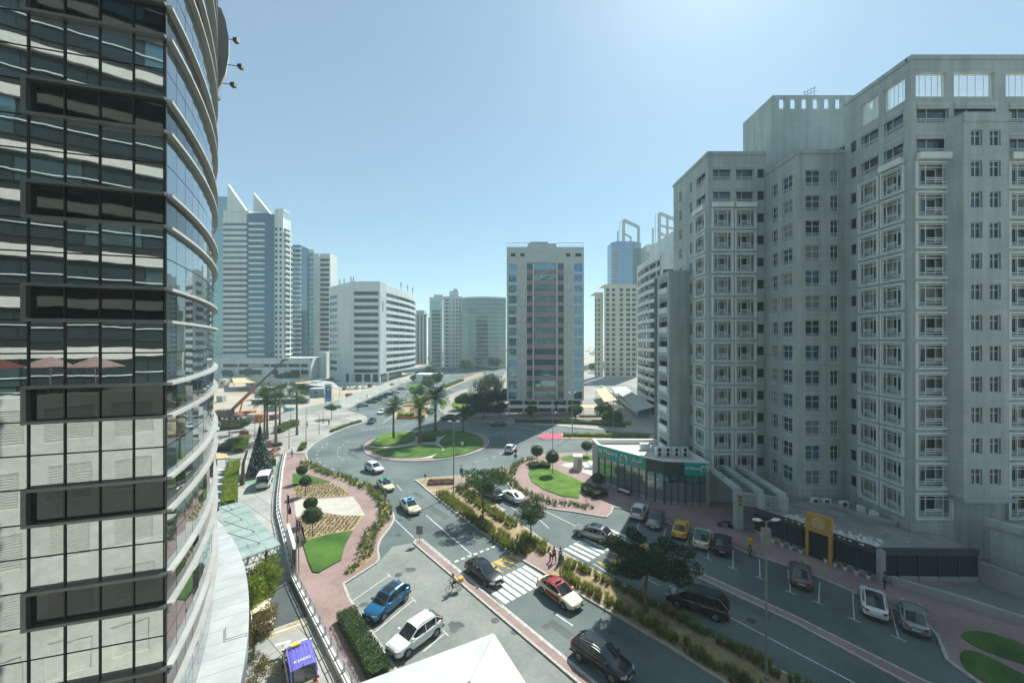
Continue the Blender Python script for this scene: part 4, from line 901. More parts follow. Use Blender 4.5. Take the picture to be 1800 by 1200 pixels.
box_part(cen, 'roof', CX0+.3, CX1-.3, CY+.5, CY+22, 54, 54.6, M_grey); box_part(cen, 'penthouse', (928-900)*s, (978-900)*s, CY-.15, CY+10, 50.9, CAM_H+(600-428)*s, M_ptan); box_part(cen, 'plant_room', (932-900)*s, (964-900)*s, CY+1, CY+8, 57.1, 58.0, M_grey)
box_part(cen, 'base', CX0+.8, CX1-.8, CY+1.2, CY+21, 0, 4.1, M_dglass)
for k in range(6): box_part(cen, 'pillar', CX0+.5+k*4.9, CX0+1.2+k*4.9, CY+.2, CY+.9, .1, 4.0, M_stone)
q = MB()
for k in range(27): x = CX0+k*1.0-11.3; (9 > k or k > 17) and q.box(x-.03, x+.03, .1, .16, 56, 57.5)
q.box(CX0-11.3, -4.5, .1, .16, 57.4, 57.5); q.box(4, CX1-11.3, .1, .16, 57.4, 57.5); put('roof_railing', q.mesh('roof_railing', M_grey), cen)
q = MB()
for i in range(9): z_ = 8+fh*i*1.55; q.box(CX0-11.3+.05, CX1-11.3-.05, -.012, -.002, z_, z_+.04)
for px in (911, 915, 919, 923, 994, 998, 1002, 1006): x = (px-900)*s-11.3; q.box(x-.02, x+.02, -.013, -.002, 4, 50)
put('panel_joint', q.mesh('panel_joint', M_dgrey), cen)

# white twelve-storey block
wb = rooted('white_office_block', 'white twelve-storey office block with long dark ribbon windows and a rounded flank', (-85, 245)); Bw = Bld(wb)
V = [Vector(p) for p in ((-117.9, 257), (-93, 231.7), (-76.8, 231.7), (-75.3, 238))]
cur = [V[3]+Vector((dx, dy)) for dx, dy in ((0, 0), (1.3, 9), (2.6, 19), (3.7, 30), (4.3, 42), (4.0, 53), (2.6, 62))]
def ribbon(O, E, a, b_, ztop=59.0, z0=5.0, n=12, wh=2.15):
    u = (E-O); L = u.length; u = u/L; rects = [(a*L, b_*L, 50.9-4.1*k, 50.9-4.1*k+wh, .35) for k in range(n)]
    Bw.wall(O, u, L, z0, ztop, rects if b_ > a else [], depth=.35)
    for k in range(n):
        if b_ > a: Bw.pane(O, u, a*L, 50.9-4.1*k, (b_-a)*L, wh, M_dglass, -.3)
ribbon(V[0], V[1], .03, .36, z0=0); ribbon(V[1], V[2], .06, .94); ribbon(V[2], V[3], 0, 0, 58.5)
for k in range(len(cur)-1): ribbon(cur[k], cur[k+1], 0.0 if k else .04, 1.0, 57.5)
Bw.mb.poly([(p.x+85, p.y-245, 57.4) for p in V+cur[1:]+[Vector((-112, 290))]])
Bw.done(M_wpanel)
box_part(wb, 'base', -98, -77.5, 235, 280, 0, 5.0, M_dglass)
for x, y in ((-92.5, 232.2), (-87, 232.2), (-82, 232.2), (-77.5, 232.2), (-75.5, 240)): box_part(wb, 'pillar', x-.6, x+.6, y, y+1.2, 0, 5.05, M_wpanel)
box_part(wb, 'soffit', -93, -76.8, 231.9, 245, 4.95, 5.05, M_wpanel)
for x, y in ((-108, 250), (-104, 247), (-97, 240), (-95.5, 240), (-73, 262), (-72.4, 276), (-71.8, 288)): q = MB(); q.bar((x+85, y-245, 57), (x+85, y-245, 63), .3); q.box(x+85-.35, x+85+.35, y-245-.25, y-245+.25, 60, 63); put('antenna', q.mesh('antenna', M_grey), wb)
for k in range(2): q = MB(); q.tube([(-76.1+85, 236-245-1.2, 42+k*3), (-76.3+85, 236-245-1.3, 43.2+k*3), (-76.1+85, 236-245-1.2, 44.4+k*3)], .35, 6); put('wall_emblem', q.mesh('wall_emblem', M_dgrey), wb)

# blue and white tower with spires
bt = rooted('spired_tower', 'tall white and blue glass tower with two triangular spires and stacked balconies', (-165, 262)); Bt = Bld(bt); TD = 258.0; s2 = TD/FOC
xx = lambda px: (px-900)*s2
zz = lambda py: CAM_H+(600-py)*s2
O1 = Vector((xx(391.6), TD)); W1 = xx(433.6)-xx(391.6); fh2 = 9.8*s2; n2 = 24
rc = [(0, W1, zz(392)-fh2*k-1.7, zz(392)-fh2*k, .4) for k in range(n2)]
Bt.wall(O1, X_, W1, 12, zz(383), rc); [Bt.pane(O1, X_, 0, zz(392)-fh2*k-1.7, W1, 1.7, M_glass if k < 8 else M_dglass, -.35, 'window_band') for k in range(n2)]
bow = [Vector(p) for p in ((xx(433.6), TD), (xx(445), TD-3), (xx(471), TD-3), (xx(482.6), TD))]; q = MB()
for k in range(3): a_, b_ = bow[k]-Bt.o, bow[k+1]-Bt.o; q.quad((*a_, 12), (*b_, 12), (*b_, zz(377)), (*a_, zz(377)))
M_nglass = mirror_glass('navy_glass', (.055, .12, .17), .07, .8, .35, .5); put('glass_bow', q.mesh('glass_bow', M_nglass), bt)
q = MB(); q.box(0, xx(471)-xx(445), -1.6, .05, 0, 1.1); BAL = q.mesh('balcony', M_wpanel)
for k in range(26): put('balcony', BAL, bt, (xx(445)-bt.location.x, TD-3-bt.location.y, zz(398)-fh2*k))
O2 = Vector((xx(482.6), TD)); W2 = xx(497.5)-xx(482.6); rc = []
for k in range(25): rc += [(0.3, 1.9, zz(400)-fh2*k-2.0, zz(400)-fh2*k, .5), (3.2, 4.6, zz(400)-fh2*k-2.0, zz(400)-fh2*k, .5)]
Bt.wall(O2, X_, W2, 12, zz(368), rc, mr=1); O3 = Vector((xx(497.5), TD)); Bt.wall(O3, Vector((0, 1)), 9, 12, zz(382), [(1, 8, zz(400)-fh2*k-2.1, zz(400)-fh2*k, .8) for k in range(25)], mr=1)
q = MB(); q.box(0, 7.5, -1.5, .05, 0, 1.1); BAL2 = q.mesh('balcony', M_wpanel)
for k in range(25): put('balcony', BAL2, bt, (xx(497.5)-bt.location.x, TD+.8-bt.location.y, zz(400)-fh2*k-3.0), (0, 0, R(90)))
Bt.mb.poly([(xx(391.6)+165, -4, zz(383)), (xx(497)+165, -4, zz(383)), (xx(497)+165, 5, zz(383)), (xx(391.6)+165, 5, zz(383))])
Bt.done([M_wpanel, M_dglass])
for tri, hole in (([(401, 324), (401, 373), (434, 371)], True), ([(446, 339), (446, 371), (476, 376)], False)):
    q = MB(); v = [Vector((xx(x)+165, TD-262-.5, zz(y))) for x, y in tri]; w_ = [p+Vector((0, 2.5, 0)) for p in v]; q.poly(v); q.poly(w_[::-1]); [q.quad(v[i], w_[i], w_[(i+1) % 3], v[(i+1) % 3]) for i in range(3)]; put('spire', q.mesh('spire', M_wpanel), bt)
box_part(bt, 'crown', xx(391.6), xx(436), TD+.6, TD+9, zz(384), zz(369), M_wpanel); box_part(bt, 'crown', xx(484), xx(497), TD+.8, TD+8, zz(369), zz(366), M_wpanel); box_part(bt, 'core', xx(434), xx(483), TD+.3, TD+9, 12, zz(378), M_grey)
# neighbours of the spired tower
nb = rooted('teal_tower', 'slim teal glass tower edge beside the spired tower', (-194, 268)); q = MB(); q.box(-7, 5, -4, 8, 0, 120); put('glass', q.mesh('glass', M_tglass), nb); q = MB(); [q.box(-7.1, 5.1, -4.12, -4.002, 12+3.7*k, 12.5+3.7*k) for k in range(29)]; put('floor_edge', q.mesh('floor_edge', M_grey), nb)
b2 = rooted('balcony_tower', 'blue glass tower with white zigzag balconies behind the spired tower', (-164, 305)); q = MB(); q.box(-6, 3.5, -4, 10, 0, 97); put('glass', q.mesh('glass', M_nglass), b2)
q = MB(); q.box(-5, 4.6, -5.2, -3.95, 0, .9); BAL3 = q.mesh('balcony', M_wpanel)
for k in range(24): put('balcony', BAL3, b2, (0, 0, 12+3.55*k))
b3 = rooted('glass_tower', 'pale tower with glass front, white fin and stacked balconies on its flank', (-165, 332)); B3 = Bld(b3); s3 = 330/FOC; x3 = lambda px: (px-900)*s3; z3 = lambda py: CAM_H+(600-py)*s3
O3_ = Vector((x3(528), 330)); w3 = x3(552)-x3(528); B3.wall(O3_, X_, w3, 0, z3(438.6), [(.3, w3-.3, 8+4.1*k, 11.2+4.1*k, .2) for k in range(22)], mr=1)
O4_ = Vector((x3(562), 330)); w4 = x3(579)-x3(562); B3.wall(O4_, X_, w4, 0, z3(452), [(.5, w4-.3, 8+4.1*k, 10.6+4.1*k, .9) for k in range(21)], mr=2)
B3.done([M_wpanel, M_tglass, M_dglass]); box_part(b3, 'fin', x3(552), x3(562), 329, 340, 0, z3(446), M_wpanel); box_part(b3, 'core', x3(528)+.3, x3(579), 331.5, 345, 0, z3(445), M_wpanel)
q = MB(); q.box(0, w4, -1, .05, 0, .8); BL = q.mesh('balcony', M_wpanel); [put('balcony', BL, b3, (x3(562)+165, 330-332, 7.3+4.1*k)) for k in range(21)]
# podium car park under the spired tower
pd = rooted('podium_car_park', 'two-storey white podium car park with dark openings below the spired tower', (-160, 256)); Bp = Bld(pd); sP = 252/FOC; xP = lambda px: (px-900)*sP; OP = Vector((xP(360), 252)); WP = xP(546)-xP(360)
rc = []
for a_, b_ in ((392, 418), (420, 474), (476, 505), (507, 527), (529, 541)): rc += [(xP(a_)-OP.x, xP(b_)-OP.x, CAM_H-45*sP, CAM_H-39.5*sP, 3.0)]
for a_, b_ in ((420, 460), (478, 489), (511, 527), (529, 542)): rc += [(xP(a_)-OP.x, xP(b_)-OP.x, CAM_H-58*sP, CAM_H-50*sP, 3.0)]
Bp.wall(OP, X_, WP, 0, CAM_H-29*sP, rc, mr=1); Bp.mb.poly([(OP.x+160, -4, 13.4), (OP.x+WP+160, -4, 13.4), (OP.x+WP+160, 20, 13.4), (OP.x+160, 20, 13.4)]); Bp.wall(Vector((OP.x+WP, 252)), Vector((0, 1)), 20, 0, 13.6, []); Bp.done([M_wpanel, M_dgrey])
box_part(pd, 'side_block', xP(547), xP(561), 262, 275, 0, CAM_H-20*sP, M_wpanel)

# further towers
def grid_tower(name, label, X0, X1, Y, z1, fh, cols, wm, glass, face2=None, roof=None, depth=18, z0=0, wh=.55):
    r = rooted(name, label, ((X0+X1)/2, Y)); b_ = Bld(r); O = Vector((X0, Y)); nf = int((z1-z0-2)/fh); rc = []
    for k in range(nf):
        for a_, c in cols: rc.append((a_*(X1-X0), c*(X1-X0), z0+1.2+fh*k, z0+1.2+fh*k+fh*wh, .3))
    b_.wall(O, X_, X1-X0, 0, z1, rc, mr=1)
    if face2:
        O2 = Vector((X1, Y)) if face2[0] > 0 else Vector((X0, Y+depth)); u2 = Vector((0, 1)) if face2[0] > 0 else Vector((0, -1))
        b_.wall(O2, u2, depth, 0, z1, [(a_*depth, c*depth, z0+1.2+fh*k, z0+1.2+fh*k+fh*wh, .3) for k in range(nf) for a_, c in face2[1]], mr=1)
    b_.mb.quad((X0-r.location.x, 0, z1-.3), (X1-r.location.x, 0, z1-.3), (X1-r.location.x, depth, z1-.3), (X0-r.location.x, depth, z1-.3)); b_.done([wm, glass])
    for (x0, x1, za, zb) in (roof or []): box_part(r, 'roof_block', X0+(X1-X0)*x0, X0+(X1-X0)*x1, Y+2, Y+depth*.7, za-.5, zb, wm)
    return r
sa = 360/FOC
g1 = grid_tower('teal_block', 'pale block with teal glass strip on its face, left of the railed office block', (755-900)*sa, (778-900)*sa, 360, 64, 3.5, [(.18, .85)], M_wpanel, M_tglass, wh=.8, roof=[(.3, 1, 64, 66.5)])
g1b = grid_tower('slotted_block', 'white residential block with rows of small dark windows behind the trees', (778.5-900)*sa, (812-900)*sa, 362, 65, 3.5, [(.1, .28), (.32, .38), (.5, .58), (.68, .76), (.84, .95)], M_wpanel, M_dglass, wh=.5, roof=[(.3, .8, 65, 70), (.5, .75, 70, 72)])
sb = 345/FOC
cgb = rooted('curved_glass_block', 'dark curved glass block with pale floor lines behind the palms', (-24, 345)); q = MB(); pts = [Vector(((x-900)*sb+24, y)) for x, y in ((811, 6), (822, 1), (838, -2), (858, -2), (876, 1), (889, 6), (889, 25), (811, 25))]; q.prism(pts, 0, 62); put('glass', q.mesh('glass', mirror_glass('smoked_glass', (.13, .18, .18), .08, .75, .3, .5)), cgb)
for k in range(17):
    q = MB(); o_ = [p*1.0 for p in pts]; q.prism([Vector((p.x*1.004, p.y-.15)) for p in pts], 0, .55 if k != 16 else 1.6); put('floor_edge', q.mesh('floor_edge', M_stone), cgb, (0, 0, 3.4+3.6*k))
sc_ = 420/FOC
grid_tower('ribbed_block', 'distant grey block with vertical dark window ribs beside the white office block', (726-900)*sc_, (750-900)*sc_, 420, 53, 3.4, [(.05, .2), (.3, .45), (.55, .7), (.8, .95)], M_grey, M_dglass, wh=.9, roof=[(.2, .8, 53, 57)])
grid_tower('plain_block', 'distant plain beige block end behind the ribbed block', (749-900)*sc_, (757-900)*sc_, 430, 50, 3.4, [], M_cream, M_dglass)
se = 265/FOC
grid_tower('cream_residence', 'cream residential block with square balconies right of the railed office block', (1062-900)*se, (1119-900)*se, 265, 62, 3.3, [(.06, .16), (.24, .34), (.48, .58), (.68, .8), (.86, .97)], M_cream, M_dglass, wh=.6)
grid_tower('cream_residence', 'lower cream residential wing with a plain rounded corner', (1047-900)*se, (1061.8-900)*se, 268, 57, 3.3, [(.05, .2), (.4, .6)], M_cream, M_dglass, wh=.6)
for nm, lb, p0, p1, D_, ytop, ycr in (('crowned_tower', 'hazy blue glass tower with open frame crown above the cream residence', 1077, 1131, 450, 424, 386), ('crowned_tower', 'hazy stepped tower with open frame crown rising behind the curved balconies', 1140, 1200, 440, 428, 374)):
    sd = D_/FOC; r = rooted(nm, lb, ((p0+p1)/2*sd-900*sd, D_)); o = r.location; zt = CAM_H+(600-ytop)*sd; x0 = (p0-900)*sd; x1 = (p1-900)*sd
    q = MB(); q.prism([Vector((x0-o.x, 6)), Vector((x0-o.x+5, 0)), Vector((x1-o.x-12, 0)), Vector((x1-o.x, 8)), Vector((x1-o.x, 25)), Vector((x0-o.x, 25))], 0, zt); put('glass', q.mesh('glass', M_bglass if p0 < 1100 else M_wpanel), r)
    q = MB(); [q.box(x0-o.x-.6, x0-o.x+6, -.8, 6, 10+3.5*k, 10.9+3.5*k) for k in range(int((zt-16)/3.5))]; put('balconies', q.mesh('balconies', M_grey), r)
    zc = CAM_H+(600-ycr)*sd; cxm = (1097-900)*sd-o.x if p0 < 1100 else (1160-900)*sd-o.x; wv = 17 if p0 < 1100 else 20; q = MB(); A_ = Vector((cxm, 2, zt-1)); B_ = Vector((cxm, 2, zc)); C_ = Vector((cxm+wv, 2, zc-8)); D2 = Vector((cxm+wv, 2, zt-1))
    q.bar(A_, B_, 3, 2.6); q.bar(B_, C_, 2.6, 3); q.bar(C_, D2, 3, 2.4)
    if p0 > 1100: q.bar(A_.lerp(B_, .33), D2.lerp(C_, .33), 1.6, 2); q.bar(A_.lerp(B_, .62), D2.lerp(C_, .62), 1.6, 2); q.bar(A_.lerp(D2, .45), B_.lerp(C_, .45), 2, 2)
    put('crown_frame', q.mesh('crown_frame', M_grey), r); q = MB(); q.bar(A_+Vector((-3, 4, 0)), A_+Vector((-3, 4, zc-zt+2)), .5); q.bar(A_+Vector((-5, 6, 0)), A_+Vector((-5, 6, (zc-zt)*.6)), 1.4); q.bar(A_+Vector((0, 6, (zc-zt)*.55)), A_+Vector((10, 6, (zc-zt)*.3)), 1.5); q.bar(A_+Vector((10, 6, 0)), A_+Vector((10, 6, (zc-zt)*.3)), 1.5); put('mast', q.mesh('mast', M_grey), r)
# curved balcony block
cb = rooted('curved_balcony_block', 'white apartment block with sweeping curved balconies behind the car shades', (54, 148)); CP = smooth_line([Vector(p) for p in ((56, 168), (51.2, 162), (49.2, 154), (48.2, 146), (48.0, 138), (48.5, 130.5))], 4); co = Vector((54, 148))
inn = offset(CP, 1.8, False)
if inn[5].x < CP[5].x: inn = offset(CP, -1.8, False)
for k in range(15):
    z_ = 3.6+3.38*k; q = MB()
    for i in range(len(CP)-1):
        a_, b_ = CP[i]-co, CP[i+1]-co; c, d = inn[i+1]-co, inn[i]-co
        q.quad((*b_, 0), (*a_, 0), (*a_, 1.15), (*b_, 1.15)); q.quad((*a_, 0), (*b_, 0), (*c, 0), (*d, 0)); q.quad((*a_, 1.15), (*d, 1.15), (*c, 1.15), (*b_, 1.15)) if k == 14 else q.quad((*a_, .3), (*d, .3), (*c, .3), (*b_, .3))
    put('balcony', q.mesh('balcony', M_wpanel), cb, (0, 0, z_))
q = MB()
for i in range(len(CP)-1): a_, b_ = inn[i]-co, inn[i+1]-co; q.quad((*b_, 0), (*a_, 0), (*a_, 51), (*b_, 51))
put('glazing', q.mesh('glazing', M_dglass), cb)
for i in range(0, len(CP), 3): q = MB(); q.bar((*(CP[i]-co+Vector((.3, 0))), 3.6), (*(CP[i]-co+Vector((.3, 0))), 52), .3, .4); put('divider', q.mesh('divider', M_wpanel), cb)
q = MB(); e = CP[-1]-co; q.box(e.x+.3, e.x+14, e.y, e.y+.6, 0, 53.5); q.box(e.x+5, e.x+14, e.y+.6, e.y+40, 0, 56); q.box(e.x+7, e.x+14, e.y+4, e.y+30, 56, 62); put('wall', q.mesh('wall', M_wpanel), cb)
B_ = Bld(cb); 
for k in range(13): z_ = 5+3.38*k; B_.pane(Vector((48.9, 130.4)), X_, .6, z_, 4, 2, M_dglass, .05)
q = MB(); q.poly([(*(p-co), 3.5) for p in CP]+[(14, -16, 3.5), (14, 19, 3.5)]); put('soffit', q.mesh('soffit', M_dgrey), cb)
# ------------------------------------------------------------------ vehicles
def paint(name, col, metal=.0, rough=.22): return mat('paint_'+name, col, rough, metal, var=.04, scale=2, coat=.35)
PT = dict(white=paint('white', (.72, .73, .73)), black=paint('black', (.010, .012, .014)), cream=paint('cream', (.66, .60, .42)), red=paint('red', (.33, .03, .035)), teal=paint('teal', (.05, .36, .29)),
          sky=paint('sky', (.20, .40, .70)), blue=paint('blue', (.012, .13, .27), .3), silver=paint('silver', (.34, .36, .36), .5), grey=paint('grey', (.12, .13, .135), .4), yellow=paint('yellow', (.72, .40, .02)),
          purple=paint('purple', (.15, .13, .52)), green=paint('green', (.02, .22, .13)), navy=paint('navy', (.02, .045, .07), .2), bronze=paint('bronze', (.19, .17, .15), .5))
M_cglass = mat('car_glass', (.012, .018, .02), .04, var=0, spec=.9); M_tyre = mat('tyre', (.015, .015, .015), .8, var=.1); M_rim = mat('rim', (.36, .37, .37), .3, metal=.8, var=0)
M_hl = mat('headlight', (.62, .64, .64), .12, metal=.3, var=0); M_tl = mat('taillight', (.30, .012, .012), .25, var=0); M_plastic = mat('black_plastic', (.02, .02, .02), .55, var=0); M_plate = mat('number_plate', (.65, .65, .62), .5, var=0)
M_amberl = mat('roof_sign', (.72, .52, .04), .4, var=0)
# stations: x, z bottom, z top, half width ; greenhouse: x, z low, z top, half width low, half width top
KIND = dict(
 sedan=dict(L=4.85, body=[(-2.42, .48, .80, .62), (-2.36, .34, .95, .78), (-2.1, .26, 1.04, .88), (-1.5, .2, 1.04, .92), (-.6, .18, 1.0, .925), (.4, .18, .97, .925), (1.0, .18, .95, .92), (1.6, .2, .88, .905), (2.1, .24, .77, .86), (2.34, .3, .66, .74), (2.43, .4, .55, .6)],
   gh=[(1.12, .93, .95, .70, .62), (.22, .96, 1.40, .80, .58), (-.45, .98, 1.46, .81, .60), (-1.05, 1.0, 1.42, .80, .58), (-1.95, 1.03, 1.06, .72, .62)], wheels=(-1.42, 1.40, .33)),
 suv=dict(L=4.65, body=[(-2.32, .55, .95, .64), (-2.27, .40, 1.08, .80), (-2.05, .3, 1.14, .90), (-1.4, .26, 1.13, .935), (-.5, .24, 1.10, .94), (.4, .24, 1.07, .94), (1.0, .24, 1.06, .935), (1.6, .26, 1.0, .92), (2.05, .3, .90, .87), (2.27, .38, .78, .76), (2.33, .46, .66, .62)],
   gh=[(1.15, 1.04, 1.06, .74, .66), (.35, 1.07, 1.58, .83, .62), (-.4, 1.09, 1.68, .84, .64), (-1.5, 1.11, 1.63, .83, .62), (-2.12, 1.13, 1.20, .78, .66)], wheels=(-1.38, 1.36, .37)),
 van=dict(L=5.1, body=[(-2.55, .5, 1.0, .74), (-2.5, .36, 1.14, .88), (-2.3, .3, 1.18, .93), (-1.4, .26, 1.18, .95), (-.4, .25, 1.17, .95), (.6, .25, 1.15, .95), (1.3, .25, 1.13, .945), (1.8, .26, 1.08, .93), (2.25, .3, .98, .89), (2.48, .36, .86, .8), (2.55, .46, .72, .68)],
   gh=[(1.75, 1.10, 1.13, .76, .70), (.85, 1.14, 1.78, .86, .70), (-.2, 1.16, 1.88, .87, .72), (-1.9, 1.17, 1.86, .86, .71), (-2.42, 1.17, 1.26, .82, .72)], wheels=(-1.55, 1.55, .36)),
 bus=dict(L=5.3, body=[(-2.66, .45, 1.1, .82), (-2.62, .32, 1.18, .9), (-2.4, .28, 1.2, .94), (-1.4, .26, 1.2, .95), (-.4, .25, 1.2, .95), (.6, .25, 1.2, .95), (1.4, .25, 1.2, .95), (2.0, .26, 1.18, .94), (2.4, .3, 1.1, .92), (2.6, .36, .98, .86), (2.66, .46, .84, .76)],
   gh=[(2.3, 1.14, 1.18, .82, .78), (1.75, 1.17, 2.1, .88, .78), (.2, 1.18, 2.24, .9, .8), (-2.2, 1.18, 2.22, .9, .8), (-2.6, 1.16, 1.8, .86, .78)], wheels=(-1.6, 1.75, .35)))
CM = {}
def sect(mb_v, hw, zb, zt, x):
    h = zt-zb
    half = [(0, zb), (hw*.86, zb), (hw*.97, zb+h*.16), (hw, zb+h*.5), (hw*.97, zt-h*.14), (hw*.86, zt-h*.02), (hw*.45, zt+.015), (0, zt+.02)]
    return [(x, y, z) for y, z in half]+[(x, -y, z) for y, z in reversed(half[1:-1])]
def car_meshes(kind):
    if kind in CM: return CM[kind]
    K = KIND[kind]; out = {}
    b = MB(); rings = [sect(b, hw, zb, zt, x) for x, zb, zt, hw in K['body']]; n = len(rings[0])
    for r in rings: b.v += r
    for i in range(len(rings)-1):
        for k in range(n): k2 = (k+1) % n; b.f.append((i*n+k, i*n+k2, (i+1)*n+k2, (i+1)*n+k)); b.m.append(0)
    b.f.append(tuple(range(n))[::-1]); b.m.append(0); b.f.append(tuple((len(rings)-1)*n+k for k in range(n))); b.m.append(0)
    out['body'] = b.mesh('body', PT['white'], True)
    def ghs(x, zl, zt, wl, wt): return [(x, wl, zl-.06), (x, wt+.05, zt-.07), (x, wt*.86, zt), (x, 0, zt+.03), (x, -wt*.86, zt), (x, -wt-.05, zt-.07), (x, -wl, zl-.06)]
    g = [ghs(*s) for s in K['gh']]
    def strip(i0, i1, k0, k1, name, m, smooth=False, lift=0.0):
        q = MB()
        for i in range(i0, i1):
            for k in range(k0, k1): q.quad(g[i][k], g[i+1][k], g[i+1][k+1], g[i][k+1])
        if lift: q.v = [(x, y*(1+lift*.5), z+lift) for x, y, z in q.v]
        out[name] = q.mesh(name, m, smooth)
    strip(0, 1, 1, 5, 'windscreen', M_cglass); strip(3, 4, 1, 5, 'rear_window', M_cglass); strip(1, 3, 1, 5, 'roof', PT['white'])
    strip(0, 4, 0, 1, 'side_window_a', M_cglass); strip(0, 4, 5, 6, 'side_window_b', M_cglass)
    q = MB()
    for sd in (1, 5):
        sg = 1 if sd == 1 else -1
        for i in (0, 1, 2, 3): q.bar(g[i][sd], g[i+1][sd], .075, .06)
        for i, ww in ((2, .06), (3, .11)):
            lo = g[i][0 if sd == 1 else 6]; q.bar((lo[0]+.1*(i == 3), lo[1]*1.004, lo[2]+.05), (g[i][sd][0], g[i][sd][1]*1.004, g[i][sd][2]), ww, .035)
        lo0 = g[0][0 if sd == 1 else 6]; lo4 = g[4][0 if sd == 1 else 6]
        out['pillar%d' % sg] = q.mesh('pillar', PT['white']); q = MB()
    xr, xf, r = K['wheels']; out['wheels'] = K['wheels']
    q = MB(); w = .22; M = Matrix.Rotation(R(90), 4, 'X'); q.lathe([(r*.62, -w/2), (r*.93, -w/2), (r, -w*.32), (r, w*.32), (r*.93, w/2), (r*.62, w/2), (r*.6, 0)], 18, M=M); out['wheel'] = q.mesh('wheel', M_tyre)
    q = MB(); q.lathe([(r*.63, -.02), (r*.63, .05), (r*.55, .06), (r*.5, .02), (r*.12, .05)], 14, M=M)
    for k in range(5):
        a_ = 2*math.pi*k/5; q.bar((0, -.07, 0), (r*.6*math.cos(a_), -.065, r*.6*math.sin(a_)), .05, .03)
    out['rim'] = q.mesh('rim', M_rim)
    q = MB(); hwm = max(s[3] for s in K['body']); q.lathe([(r*1.2, 0), (r*1.2, .012)], 20, M=M); out['arch'] = q.mesh('wheel_arch', M_plastic); out['hw'] = hwm
    bl = K['body']; xf1, zf = bl[-2][0], bl[-2][2]; xr1, zr = bl[1][0], bl[1][2]
    def lamp(x0, z0, z1, yw, sg, back):
        q = MB(); s = -1 if back else 1; y0, y1 = bl[-3 if not back else 2][3]*.99, bl[-2 if not back else 1][3]*.60
        xa = (bl[-3][0] if not back else bl[2][0]); p = [(xa+s*.04, sg*y0, z0), (x0+s*.05, sg*(y0+y1)/2, z0), (x0+s*.08, sg*y1, z0)]
        up = [(x-s*.05, y*.985, z1) for x, y, z in p]
        for i in range(2): q.quad(p[i], p[i+1], up[i+1], up[i])
        bk = [(x-s*.2, y*.8, (z0+z1)/2) for x, y, z in p]
        q.quad(up[0], up[1], bk[1], bk[0]); q.quad(up[1], up[2], bk[2], bk[1]); return q.mesh('headlight' if not back else 'taillight', M_hl if not back else M_tl)
    for sg in (-1, 1): out['hl%d' % sg] = lamp(xf1, zf-.08, zf+.06, 0, sg, False); out['tl%d' % sg] = lamp(xr1, zr-.16, zr+.02, 0, sg, True)
    xe = bl[-1][0]; q = MB(); q.box(xe-.06, xe+.02, -.5, .5, bl[-1][1]-.06, bl[-1][2]-.04); q.box(xe-.3, xe-.02, -.78, .78, bl[-1][1]-.12, bl[-1][1]-.02); out['grille'] = q.mesh('grille', M_plastic)
    q = MB(); q.box(xe+.02, xe+.035, -.26, .26, bl[-1][1]-.01, bl[-1][1]+.1); out['plate_f'] = q.mesh('number_plate', M_plate)
    xb = bl[0][0]; q = MB(); q.box(xb-.03, xb+.02, -.26, .26, bl[0][1]+.12, bl[0][1]+.24); out['plate_r'] = q.mesh('number_plate', M_plate)
    q = MB(); q.box(xb-.02, xb+.3, -.8, .8, bl[0][1]-.18, bl[0][1]-.04); out['bumper'] = q.mesh('bumper', M_plastic)
    s1 = K['gh'][0]; q = MB(); q.box(-.09, .09, 0, .17, 0, .13); q.box(-.03, .03, -.12, 0, .02, .06); out['mirror'] = q.mesh('mirror', PT['white']); out['mpos'] = (s1[0]-.25, s1[3]+.12, s1[1]+.06)
    q = MB()
    for sg in (1, -1):
        for xx_ in (.35, -.65): q.box(xx_-.1, xx_+.1, sg*hwm*.992-.012, sg*hwm*.992+.012, s1[1]-.16, s1[1]-.125)
    out['handles'] = q.mesh('door_handle', PT['silver'])
    CM[kind] = out; return out
